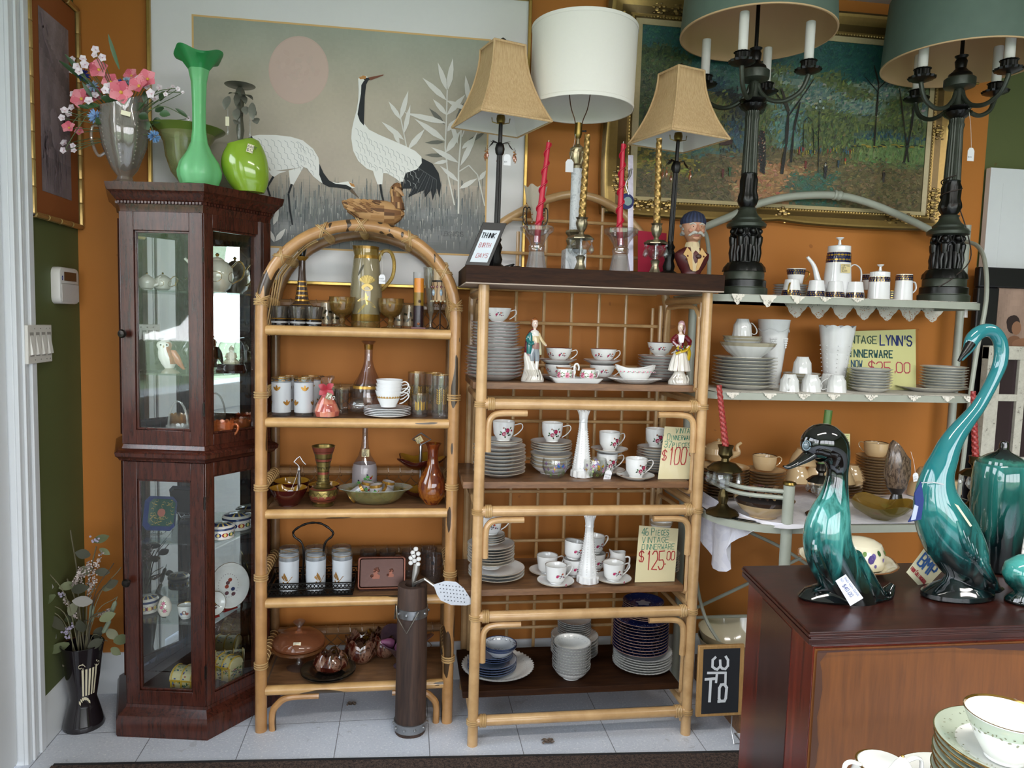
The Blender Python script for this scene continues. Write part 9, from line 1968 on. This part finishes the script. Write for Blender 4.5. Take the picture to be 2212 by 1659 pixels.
def candstick(px,Y,yt,ytip,dark,lab,cl,pxt,red=True):
 x,y,_=put(px,Y,ZL);k=K(px,Y);t=T('brass_candlestick',lab,'candle holder',(x,y,ZL));u=(zat(px,yt,Y)-ZL)/140;C=(0x5A4E30,.9)if not dark else(0x4A4640,.9)
 m=MB();m.lathe([(32,0),(33,3),(26,9),(14,14),(8,22),(11,34),(8,46),(5,52)],u,30,C,wave=lambda a,q,r,h:(1+.05*cos(8*a),0));m.build('base_mount',METAL,t);m=MB();m.lathe([(6,92),(26,96),(34,90),(34,92),(22,104),(8,108),(7,114),(14,122),(13,132),(16,140),(10,139)],u,32,C,wave=lambda a,q,r,h:(1+.08*cos(8*a)*(q in(1,2,3,6,7)),0));m.build('top_mount',METAL,t)
 m=MB();m.lathe([(5,50),(14,58),(17,76),(10,92)],u,10,(.86,.88,.88,.15));m.build('crystal_body',CRY,t,smooth=10)
 for i in range(7):m=MB();a=i*.9;X,Y_=31*u*cos(a),31*u*sin(a);m.lathe([(.001,0),(6,7),(5,13),(.001,26)],u,8,(.88,.9,.9,.15),cx=X,cy=Y_,z=62*u);m.build('crystal_drop',CRY,t,smooth=10)
 if cl:c=T('spiral_candle' if red else 'green_candle',cl,'candle',(x,y,ZL+136*u));tip=at(pxt,ytip,Y)-Vector((x,y,ZL+136*u));m=MB();(rope_candle(m,(0,0,0),tip,.0115,12,0xA03A36,0x7A2422,12,90,.2)if red else m.tube([(0,0,0),tip],.0125,14,0x4A6A30));m.build('candle',SATIN,c)
candstick(1560,2.27,962,832,0,'brass candlestick with crystal drops at the left of the low shelf','dusty red spiral candle at the left of the low shelf',1553)
candstick(1768,2.24,1000,886,1,'dark silver candlestick with leaves, behind the duck','broken-topped green candle behind the duck head',1790,False);candstick(2098,2.30,985,845,0,'brass candlestick with crystal drops by the swan neck','red spiral candle behind the swan neck',2102)
t=T('potpourri_bowl','beige ribbed bowl heaped with dried flowers and pods','bowl',put(1648,2.24,ZL));bowl(.098,.060,BG,BR,.45).build('bowl',GLAZE,t);m=MB();rn=random.Random(6)
m.lathe([(.09,.052),(.07,.066),(.03,.078),(0,.08)],1,24,0x2A221E)
for i in range(60):
 a,r=rn.random()*6.3,.085*sqrt(rn.random());p=(r*cos(a),r*sin(a),.066+.018*(1-r/.085));c=rn.choice([0x8A6A4A,0x4A3428,0xB89A6A,0x3A3A2E,0x5A4034,0xA83A6A if i%8==0 else 0x6A4A34])
 leaf(m,p,(cos(i*2.4),sin(i*2.4),rn.uniform(0,.5)),(0,0,1),.03,.012,c,.3,4)
m.build('dried_flowers',MATTE,t)
m=MB();m.lathe([(.03,0),(.032,.002),(.05,.012),(.085,.034),(.10,.056),(.098,.056),(.08,.036),(.04,.012),(0,.01)],1,60,(.42,.34,.06,.45),[(5,8,(.35,.2,.03,.6))],wave=lambda a,q,r,h:(1+.06*cos(4*a),.008*cos(4*a)*(3<q<7)));S('amber_glass_bowl',m,CARN,'amber ruffled glass bowl on the cloth before the tall vase','bowl',put(1902,2.20,ZL))
t=T('grained_vase','slanted brown feather-grained oval vase on a small foot','vase',put(1934,2.30,ZL));k=K(1934,2.3);zb=zat(1934,1068,2.3)-ZL;m=MB();cf_=lambda p:(0x14100E,0)if p<2 else 0x6A5648
m.loft([((0,0,0),22*k,16*k),((0,0,.004),21*k,15*k),((0,0,zb+.002),11*k,9*k),((-1*k,0,zb+16*k),22*k,16*k),((-2*k,0,zb+46*k),30*k,20*k),((-2*k,0,zb+78*k),28*k,19*k),((-4*k,0,zb+100*k),23*k,16*k,radians(-36)),((-5*k,0,zb+108*k),17*k,12*k,radians(-46))],30,0x5A4A3C,cf=lambda p:0x14100E if p in(0,1,2)else 0x6A5848)
GRN=NT('feather_grain');v=GRN.coord(scale=(180,180,50));n_=GRN.noise(v,1,3,.7);a_=GRN.n('Attribute',attribute_name='col');GRN.bsdf(GRN.mix(GRN.math('MULTIPLY',GRN.math('GREATER_THAN',n_,.52),.75),a_.outputs['Color'],0x2A1E18),.25,0.0,None,Coat_Weight=.4);m.build('body',GRN.m,t);price_tag(t,(26*k,-20*k,zb+52*k),.020,(22*k,-.01,zb+96*k),('WILD','VASE'),rot=-.2)
card('stoneware_card','small yellow price card reading JAPAN behind the duck',[(1778,936),(1836,937),(1836,1000),(1776,1000)],2.44,zat(1805,1001,2.44),[('WARE',.46,.80,.13,0x3E7A68,.1,.48),('JAPAN',.46,.60,.12,0x1E2A6A,.14,.50),('00',.62,.34,.18,0xC0363A,.1,.3),('ION',.60,.06,.12,0x3E7A68,.1,.3)],c=0xDDD8A0,tilt=False)
# cream basins and chalkboard low down, left of the dark chest
MB().box(1.16,1.75,2.30,2.70,0,.10).build('low_crate',SHELFW);bpy.data.objects['low_crate'].name='wooden_crate';tag(bpy.data.objects['wooden_crate'],'low brown crate on the floor under the rack','crate')
stack(2,bowl(.15,.15,0xCFC6AC,0xA09070,.5),'cream_basin',lad('deep cream basin on the crate behind the chalkboard'),'cream basins','basin',1592,2.50,.101,.03)
t=T('chalkboard','small pine-framed chalkboard with white chalk writing, left of the dark chest','chalkboard',(onx(1560,2.27,.02),2.27,0));O=t.location.copy();bl,tl=Vector((onx(1504,2.27,.085),2.27,.085))-O,at(1510,1396,2.30)-O;W2=Vector((.165,0,0));I=lambda u,v:bl+W2*u+(tl-bl)*v;n=Vector((0,-1,0))
m=MB();m.prism([I(0,0),I(1,0),I(1,1),I(0,1)],(0,.012,0));m.build('frame',woodmat('pine',0x9A7444,0xB48C58,(20,20,2),.5),t,bevel=.002);m=MB();m.prism([I(.10,.045)-Vector((0,.0012,0)),I(.9,.045)-Vector((0,.0012,0)),I(.9,.955)-Vector((0,.0012,0)),I(.1,.955)-Vector((0,.0012,0))],(0,.001,0),0x1A1C22);text(m,'3',I(.30,.84)+n*.003,bl-tl,W2,.055,0xD8DCE0,.16,up=n,fit=.055);text(m,'F',I(.20,.62)+n*.003,bl-tl,W2,.065,0xD8DCE0,.13,up=n,fit=.06);text(m,'To',I(.16,.22)+n*.003,W2,tl-bl,.075,0xD8DCE0,.13,up=n,fit=.10);m.build('slate',MATTE,t,smooth=0)
m=MB();m.tube([(.03,-.002,.085),(.03,-.002,.04),(.03,-.03,.002),(.06,-.03,.002),(.06,.03,.003),(.09,.03,.002),(.09,-.002,.085)],.0022,6,CHR);m.build('wire_foot',METAL,t)
# right of the rack: whiteboard, black framed print, old window sash
YR=2.755;A_,B_=at(2146,362,YR),at(2130,575,YR)
m=MB();m.box(A_.x-.01,A_.x+.9,YR,YR+.025,.02,A_.z);t=T('white_framed_panel','plain white framed panel standing against the green wall','panel',(0,0,0));m.box(A_.x+.05,A_.x+.84,YR-.001,YR,.1,A_.z-.06);m.build('panel',WHITE,t,bevel=.003)
YP=2.72;a=at(2105,577,YP);t=T('black_framed_print','wide black framed print of a dark-haired figure under a pale sky','picture',(a.x,YP,0));H=a.z;m=MB();wd=.75;c0=at(2152,622,YP-.01);bx=c0.x-a.x;bz=c0.z
for q in((0,wd,H-(H-bz),H),(0,bx,.2,bz),(wd-bx,wd,.2,bz),(0,wd,.0,.2)):m.box(q[0],q[1],-.03,.0,q[2],q[3],0x0E0D10)
m.build('frame',SATIN,t,bevel=.006);m=MB();rn=random.Random(8)
def pc(u,v):n=.5+.25*sin(u*11+v*19)+.2*sin(u*31-v*23)+rn.uniform(-.1,.1);c=L(0x9A8070)if v>.86-.04*sin(u*5)else(L(0x5A6A70)if v>.72 else L(0x4A4034));return tuple(x*(.7+.5*n)for x in c)
m.grid(50,120,lambda u,v:(bx+(wd-2*bx)*u,-.012,.2+(bz-.2)*v),None,pc)
for cx_,cz_,rx_,rz_,c in[(.09,-.285,.030,.038,0x2A1A14),(.105,-.30,.022,.028,0x8A6248),(.10,-.40,.05,.07,0x7A543C),(.15,-.365,.06,.025,0x8A6248),(.085,-.275,.028,.026,0x2A1A14)]:m.poly([(bx+cx_*1.0+rx_*cos(i*.4),-.0125-.0004*cx_*10,bz+cz_+.14+rz_*sin(i*.4))for i in range(16)],c)
m.build('print',PAPER,t,smooth=0,recalc=False)
YS=2.665;a=at(2122,748,YS);b=at(2112,880,YS);t=T('old_window_sash','old window sash with flaking white paint leaning by the rack','window sash',(b.x,YS,0));FL=NT('flaking_paint');v=FL.coord();n_=FL.noise(v,40,5,.8);FL.bsdf(FL.ramp(n_,[(.34,0x5A5048),(.40,0xB4B0A2),(.7,0xCAC6B8)]),.7,0.0,FL.bump(n_,.6,.003));m=MB();H=a.z;sw_=.060;wd=.62;pz=[H-.05,at(2150,850,YS).z,at(2150,985,YS).z,.45,.1]
m.box(0,sw_,-.035,0,0,H);m.box(wd-sw_,wd,-.035,0,0,H);m.box(sw_+.085,sw_+.12,-.032,0,0,H);m.box(0,wd,-.036,.001,H-.05,H+.004)
for z in pz[1:]:m.box(sw_,wd-sw_,-.03,-.002,z-.028,z)
m.build('sash_frame',FL.m,t,bevel=.002);MB().box(sw_,wd-sw_,-.018,-.014,.05,H-.04,(.05,.03,.035,.75)).build('dark_panes',GLASS,t)
# ---------------------------------------------------------------- foreground chest and its ceramics
FZ=.90;c1,c2=atz(1602,1222,FZ),atz(1748,1366,FZ);XE=1.75
t=T('wooden_chest','dark red-brown wooden chest seen from its plywood back','chest',(c2.x,c2.y,0));O=Vector((c2.x,c2.y,0));TP=[Vector((c2.x,c2.y,0)),Vector((XE,c2.y-.0,0)),Vector((XE,c1.y,0)),Vector((c1.x,c1.y,0))]
MAH=woodmat('mahogany_top',0x220D0A,0x3E1A12,(3,14,14),.32,5,.05,.08);RED_=woodmat('red_stained_side',0x260A06,0x6A200E,(3,22,1.1),.26,3,.03,.3,.3);PLY=woodmat('brown_plywood',0x582F0A,0x744214,(14,14,1.2),.6,3,.1,0,.8)
def ins(d,df=0):return[TP[0]+Vector((d,df,0)),TP[1]+Vector((0,df,0)),TP[2]+Vector((0,-d,0)),TP[3]+Vector((d,-d,0))]
m=MB()
for z0,z1,d in((FZ-.004,FZ,.002),(FZ-.009,FZ-.004,.0),(FZ-.012,FZ-.009,.004),(FZ-.022,FZ-.012,.001),(FZ-.025,FZ-.022,.006)):m.prism([p-O+Vector((0,0,z0))for p in ins(d)],(0,0,z1-z0))
m.build('top',MAH,t,smooth=0,bevel=.0012);m=MB();m.prism([p-O for p in ins(.012,.004)],(0,0,FZ-.026));m.build('side_panel',RED_,t,smooth=0,bevel=.001);I=ins(.012,.004)
m=MB();m.prism([I[0]-O+Vector((.002,-.0035,0)),I[1]-O+Vector((0,-.0035,0)),I[1]-O,I[0]-O+Vector((.002,0,0))],(0,0,FZ-.030));m.build('plywood_back',PLY,t,smooth=0)
m=MB();d=(I[3]-I[0]);n=Vector((-d.y,d.x,0)).normalized();a=I[0]-O;m.prism([a+d*.28+n*.0012,a+d*.74+n*.0012,a+d*.74,a+d*.28],(0,0,FZ-.034));m.build('inlaid_dark_panel',woodmat('dark_panel',0x1C0C0A,0x3A1E18,(3,22,1.1),.26,3,.03,.3,.3),t,smooth=0)
m=MB();rn=random.Random(12);z0=FZ-.031;P=[(.003,z0)]
for i in range(60):x=.003+i*.018;P.append((x,z0-.002-(.016*max(0,sin((x-.25)*5))if .25<x<.8 else 0)-rn.random()*.002))
P.append((P[-1][0],z0));y_=-.0037+.004
for(xa,za),(xb,zb)in zip(P[1:-2],P[2:-1]):m.poly([(xa+.012,y_-.0042,za),(xb+.012,y_-.0042,zb),(xb+.012,y_-.0042,z0),(xa+.012,y_-.0042,z0)],0x3A1C14)
P=[(.014,.1)];prev=.018
for i in range(50):z=FZ-.034-i*.016;w_=.006+.010*abs(sin(i*.5))*(rn.random()*.5+.5);m.poly([(.0145,y_-.0042,z),(.0145+prev,y_-.0042,z),(.0145+w_,y_-.0042,z-.016),(.0145,y_-.0042,z-.016)],0x4A2A18);prev=w_
m.build('stain_edge',MATTE,t,smooth=0)
ZF=FZ+.0006
TD=dripglaze('teal_black_duck_glaze',[(.30,0x060809),(.40,0x0C2C2C),(.48,0x22605E),(.60,0x4A8E88),(.70,0x1E5A54),(.76,0x081212),(.82,0x070707)],(45,45,9),0,.275,.38)
TS=dripglaze('teal_swan_glaze',[(.24,0x070A0B),(.34,0x0A1C1E),(.42,0x124A4A),(.52,0x2A7472),(.66,0x1F686C),(.86,0x226A70)],(26,26,7),0,.40,.38)
TC=dripglaze('teal_canister_glaze',[(.26,0x05080A),(.40,0x081416),(.52,0x103C38),(.70,0x1C5650),(.88,0x2C706A)],(40,40,5),0,.24,.45)
def pxsec(O,Y,L_,flat=.8,seg=28):return[((at(px,py,Y)-O),r*K(px,Y),r*K(px,Y)*flat*(f if f else 1),radians(tl))for px,py,r,f,tl in L_]
def duck():
 Y=1.245;O=Vector((onx(1820,Y,ZF),Y,ZF));t=T('ceramic_duck','tall glossy teal and black ceramic duck with upstretched neck','figurine',O);m=MB();k=K(1820,Y)
 N_=[(1840,1304,58),(1828,1266,56),(1808,1226,54),(1790,1186,53),(1787,1146,50),(1794,1108,43),(1801,1078,33),(1806,1048,26),(1809,1018,23),(1808,994,28),(1798,970,38),(1779,957,43),(1760,962,38),(1746,972,25),(1739,979,8)]
 m.tube(crom([at(x,y,Y)-O for x,y,r in N_],4),[r*k for r in cromf([q[2]for q in N_],4)],36,up=(0,1,0),flat=.88);m.build('body',TD,t,smooth=60)
 b=MB();W=lambda x,y,d=0:at(x,y,Y+d)-O;b.tube(crom([W(1752,980),W(1738,990),W(1720,1001),W(1702,1009),W(1692,1007)],5),cromf([21*k,17*k,11*k,8*k,3*k],5),16,flat=.62);b.build('beak',TD,t)
 f=MB();f.loft([(W(1815,1297),1,1)]*0+[(Vector((.004,0,0)),106*k,44*k),(Vector((.004,0,5*k)),110*k,47*k),(Vector((.002,0,16*k)),92*k,38*k,radians(-4)),(Vector((.010,0,28*k)),60*k,28*k,radians(-4))],40);f.build('foot_base',TD,t)
 a=MB();a.tube(crom([W(1836,1200),W(1858,1250),W(1886,1284),W(1912,1284),W(1929,1262)],6),cromf([30*k,38*k,33*k,21*k,7*k],6),16,flat=.8);a.build('curled_tail',TD,t)
 e=MB();c=W(1741,962,-.024);e.tube([Vector((c.x,c.y-.002,c.z))+Vector((cos(i*.5)*9*k,0,sin(i*.5)*10*k))for i in range(13)],1.3*k,6,0x6A7C84);e.ball(tuple(c),7.5*k,14,0x5A666C,1,.5,1.1);e.build('eye',GLAZE,t)
 w_=MB();w_.tube(crom([W(1764,1150,-.030),W(1760,1185,-.035),W(1775,1225,-.035),W(1800,1262,-.03)],6),cromf([3*k,9*k,10*k,3*k],6),10);w_.build('wing_ridges',TD,t)
 P=[W(x,y,-.056)for x,y in[(1827,1241),(1865,1292),(1837,1309),(1805,1255)]];nn=(P[1]-P[0]).cross(P[2]-P[1]).normalized();nn=nn if nn.y<0 else -nn;s=MB();s.prism(P,nn*-.0008,0xD8DCEA);ux,uy=P[1]-P[0],P[0]-P[3]
 for tx,u,v,h in[('SWD GOH DUCK',.06,.70,.17),('SD',.02,.38,.16),('$40.00',.25,.18,.30)]:text(s,tx,P[3]+ux*u+uy*v+nn*.0004,ux,uy,uy.length*h,0x2A3A8A,.1,up=nn,fit=ux.length*(.8 if u<.1 and len(tx)>3 else .15 if len(tx)<3 else .5))
 s.build('price_sticker',PAPER,t,smooth=0)
duck()
def swan():
 Y=1.235;O=Vector((onx(2068,Y,ZF),Y,ZF));t=T('ceramic_swan','tall turquoise and black ceramic swan with a long curved neck','figurine',O);k=K(2080,Y);W=lambda x,y,d=0:at(x,y,Y+d)-O
 N=[(2076,778,4),(2085,764,8),(2094,748,13),(2100,734,15),(2110,722,15),(2126,714,14.5),(2144,716,14.5),(2158,732,14.5),(2163,755,15),(2160,785,15),(2148,815,14),(2130,850,14),(2112,880,15),(2092,905,17),(2068,935,21),(2050,965,25),(2038,995,29),(2026,1025,34),(2021,1060,42),(2026,1095,52),(2040,1130,60),(2060,1170,62),(2080,1205,56),(2094,1232,44),(2098,1255,36),(2092,1275,34),(2082,1296,44)]
 m=MB();m.tube(crom([W(x,y)for x,y,r in N],4),[r*K(2080,Y)for r in cromf([n_[2]for n_ in N],4)],32,up=(0,1,0),flat=.86);m.build('body',TS,t,smooth=60)
 b=MB();b.tube(crom([W(2097,742,-.004),W(2088,756,-.006),W(2079,768,-.008),W(2071,780,-.008)],5),cromf([10*k,8*k,5*k,3*k],5),12);b.build('beak',BLK2,t)
 a=MB();a.tube(crom([W(2090,1205),W(2120,1245),W(2145,1268),W(2166,1272)],6),cromf([46*k,34*k,20*k,5*k],6),16,flat=.7)
 for i in range(5):a.tube(crom([W(2066+i*8,1125+i*6,-.040+.002*i),W(2086+i*6,1180+i*6,-.046),W(2116+i*5,1232+i*4,-.032),W(2146+i*3,1266,-.014)],5),cromf([4*k,7*k,6*k,2*k],5),8)
 a.build('tail_feathers',TS,t);f=MB();f.lathe([(80,0),(85,3),(84,12),(66,24),(40,36),(30,50)],k,40,sy=.55);f.build('foot_base',TS,t)
 g=MB();g.tube([W(1990,1043,-.02),W(2015,1042,-.046),W(2046,1048,-.02)],.0012,5,0xC8CCD0);P=[W(x,y,-.03)for x,y in[(1990,1040),(1976,1066),(1978,1100),(1962,1128),(1990,1122),(1996,1080)]];g.prism(P,(0,.002,0),0x1E2E6A);g.prism([W(x,y,-.0315)for x,y in[(1976,1090),(1984,1094),(1978,1122),(1968,1124)]],(0,.001,0),0xA8B0C8);g.build('tag_booklet',PAPER,t,smooth=0)
 P=[W(x,y,-.048)for x,y in[(2062,1088),(2070,1092),(2100,1136),(2096,1138)]];g=MB();g.prism(P,(0,.001,0),0xD8CFB0);g.build('price_slip',PAPER,t,smooth=0)
swan()
def can():
 Y=1.38;x,y,_=put(2146,Y,ZF);k=K(2140,Y);t=T('ceramic_canister','tall teal and black drip-glazed canister with a pointed lid','canister',(x,y,ZF));H=zat(2140,1000,Y)-ZF;m=MB()
 m.lathe([(.040,0),(.044,.004),(.048,H*.2),(.053,H*.6),(.0545,H*.85),(.052,H*.98),(.049,H),(.046,H*.98),(0,H*.95)],1,44);m.build('body',TC,t);h=MB();h.tube(crom([(.054,0,H*.8),(.085,0,H*.85),(.09,0,H*.5),(.05,0,H*.25)],5),.007,10);h.build('handle',BLK2,t)
 l=MB();l.lathe([(.046,H-.002),(.044,H+.006),(.030,H+.016),(.014,H+.024),(.009,H+.030),(.009,H+.038),(.0075,H+.045),(.0001,H+.048)],1,36);l.build('lid',dripglaze('lid_glaze',[(.3,0x12403C),(.5,0x2E6A5E),(.62,0x0E2422),(.8,0x060808)],(40,40,6),H-.01,H+.03,.3),t)
can()
t=T('teal_ceramic_bird','small teal and black ceramic bird cut off at the right edge','figurine',put(2206,1.20,ZF));m=MB();m.loft([((0,0,0),.03,.025),((0,0,.006),.03,.025),((.004,0,.02),.018,.016),((.004,0,.035),.034,.028),((.002,0,.055),.042,.032),((.002,0,.075),.036,.028),((.008,0,.088),.018,.016),((.012,0,.092),.003,.003)],28);m.build('body',dripglaze('bird_glaze',[(.3,0x060808),(.5,0x10403C),(.62,0x2E8078),(.8,0x4EA39C)],(40,40,12),0,.09,.4),t,smooth=90);m=MB();m.tube([(.02,0,.08),(.05,0,.11),(.08,0,.12)],[.014,.010,.004],12);m.build('neck',BLK2,t)
t=T('white_silk_flowers','spray of white silk flowers at the right edge of the chest','flowers',put(2230,1.40,ZF));O=t.location.copy();rn=random.Random(3)
for px,py in[(2208,1130),(2200,1160),(2212,1180),(2198,1190),(2214,1150)]:
 e=at(px,py,1.36)-O;m=MB()
 for i in range(5):a=i*1.257;leaf(m,e,(cos(a),-.3,sin(a)),(0,-1,.1),.024,.011,0xE0DCD8,.2,4)
 m.ball(tuple(e),.003,6,0x8A8A3A);m.build('bloom',MATTE,t)
m=MB();m.tube([(0,0,0),(-.005,0,.1),(-.02,-.02,.14)],.002,5,0x3A4A2E);m.build('stems',MATTE,t)
def butter():
 Y=1.40;x,y,_=put(1828,Y,ZF);k=K(1828,Y);t=T('butter_dish','covered round butter dish painted with violets and a brown rim','butter dish',(x,y,ZF));m=plate(.098,.022,0xDDD5BC,0x8A5A34,seg=56,rimw=.004,wave=lambda a,q,r,h:(1+.012*cos(8*a),.001*cos(8*a)*(q in(3,4,5))));m.build('plate',GLAZE,t)
 P=[(.046,.008),(.047,.012),(.0465,.042),(.040,.056),(.026,.064),(.008,.067)];d=MB();d.lathe(P+[(0,.067)],1,36,0xDDD5BC,cx=.03);Rf=interp(P)
 for th,z,s,c in[(-1.7,.034,.010,0x4A3A7A),(-1.6,.040,.007,0x6A5A98),(-1.3,.046,.006,0x3A5A34),(-2.0,.044,.006,0x6A8A4A),(-1.0,.03,.005,0x7A6AA0),(-.8,.044,.006,0x6A8A4A),(-1.5,.020,.004,0x5A4A88)]:patch(d,Rf,th,z,circ(s,8,.7,th),c,.001,cx=.03)
 d.build('dome',GLAZE,t)
butter()
P=[at(x,y,1.33-.03*(y>1230))for x,y in[(2000,1180),(2042,1226),(1995,1276),(1958,1236)]];O=Vector((P[2].x,P[2].y,ZF));n=(P[1]-P[0]).cross(P[2]-P[1]).normalized();n=n if n.y<0 else -n;m=MB();m.prism([p-O for p in P],-n*.0006,0xE0DAB8);ux,uy=P[1]-P[0],P[0]-P[3];ux,uy=(P[1]-P[3])*.5+(P[2]-P[3])*.5,(P[0]-P[3])
ux=(P[2]-P[3]+P[1]-P[0])*.5;uy=(P[0]-P[3]);text(m,'BMP',P[3]-O+ux*.12+uy*.42+n*.0005,ux,uy,uy.length*.42,0x2E5A9A,.12,up=n,fit=ux.length*.8);text(m,'from Collingwood',P[3]-O+ux*.04+uy*.14+n*.0005,ux,uy,uy.length*.15,0xB02A3A,.10,up=n,fit=ux.length*.92)
S('handwritten_card',m,PAPER,'cream card reading BMP from Collingwood propped against the swan','card',O,smooth=0)
# --- the gilt-edged service at the lower right, on a table of its own
YD=.80;zt=zat(2190,1604,YD);xd=at(2196,1600,YD).x;ZTB=zt-.018-.0090*12;SG=0xB6BFAC;GG=(0x9A7434,.8)
t=T('side_table','small brown table carrying the green and gold china','table',(xd,YD-.02,0));MB().box(-.28,.5,-.16,.12,ZTB-.025,ZTB-.001).build('tabletop',MAH,t,bevel=.003)
for sx in(-.25,.46):
 for sy in(-.14,.10):m=MB();m.tube([(sx,sy,0),(sx,sy,ZTB-.025)],[.012,.017],10);m.build('leg',MAH,t)
def sprig2(m,R,z,r0,n=26):
 for i in range(n):
  a=2*pi*i/n;r=R*r0*(1+.04*sin(i*2.1));m.poly([(r*cos(a)+p[0],r*sin(a)+p[1],z)for p in circ(R*.022,6,.45,a+.8*(i%2))],0x8A8A70);m.poly([(r*1.07*cos(a+.08)+p[0],r*1.07*sin(a+.08)+p[1],z+.0006)for p in circ(R*.015,5,.5,a)],0x6A6A50)
CPL=plate(.092,.017,0xE6E6E0,GG,SG,seg=72,rimw=.0016);sprig2(CPL,.092,.0085,.70);sprig2(CPL,.092,.0146,.86,34)
first=None;lf_=lad('white china plate with sage border and gold rim')
for i in range(13):
 z=ZTB+i*.0090+.0005
 if first is None:first=S('china_plate',CPL,GLAZE,lf_(0,13),'plate',(xd,YD,z),0,'sage and gold china plates')
 else:dup(first,(xd+.0016*sin(i*2),YD+.001*cos(i*3),z),i*.3,lf_(i,13))
zc=ZTB+.0090*12+.0055;Pc=[(.020,0),(.022,.001),(.021,.004),(.026,.008),(.034,.024),(.043,.046),(.0485,.060)]
def cdeco(m,R):
 m.lathe([(R(.042)+.0004,.042),(R(.050)+.0005,.050),(R(.0585)+.0004,.0585)],1,56,SG)
 for i in range(30):patch(m,R,i*.21,.041+.003*sin(i),circ(.0024,6,.5,i),0x8A8A70,.0009);patch(m,R,i*.21+.1,.046,circ(.0016,5,.5,i),0x6A6A50,.0012)
cup('white teacup with sage band and gold rim on the china plates',(at(2172,1600,YD-.012).x,YD-.012,zc),radians(40),.0485,.021,.060,0xE8E8E4,GG,cdeco,prof=Pc,seg=56,hk='ear',hout=.028,hc=0xE8E8E4)
x2,y2=at(1908,1655,.84).x,.84;zt2=zat(1908,1650,y2);t=T('china_sugar_bowl','white gold-trimmed sugar bowl with handles, half below the view','sugar bowl',(x2,y2,ZTB));H=zt2-ZTB;m=MB();m.lathe([(.022,0),(.025,.002),(.024,.006),(.038,H*.4),(.040,H*.7),(.033,H*.97),(.034,H),(.031,H),(0,H*.8)],1,40,0xE8E8E4,[(5,7,GG)]);m.build('body',GLAZE,t)
for s in(-1,1):h=MB();handle(h,.033,H*.3,H*1.02,.022,.0034,0xE8E8E4,.7);o=h.build('handle',GLAZE,t);o.rotation_euler=(0,0,0 if s>0 else pi)
m=MB();m.lathe([(.031,H),(.029,H+.002),(.012,H+.003),(.005,H+.004)],1,30,0xE8E8E4);m.build('lid',GLAZE,t)
x3,y3=at(1948,1655,.80).x,.80;t=T('china_pitcher','small white gold-tipped spout showing at the bottom edge of the view','creamer',(x3,y3,ZTB));z3=zat(1948,1634,y3)-ZTB;m=MB();m.lathe([(.020,0),(.022,.002),(.032,z3*.4),(.028,z3*.75),(.012,z3*.93),(.003,z3)],1,30,0xE8E8E4,[(4,5,0xE8E8E4)],sx=.8,sy=.6);m.ball((0,0,z3),.0025,8,GG);m.build('body',GLAZE,t)
stack(2,plate(.085,.016,0xE6E6E0,GG,seg=64),'china_saucer',lad('white gold-rimmed plate left of the tall china stack'),'gold-rimmed plates left of the tall stack','plate',2075,.86,ZTB+.001,.008)
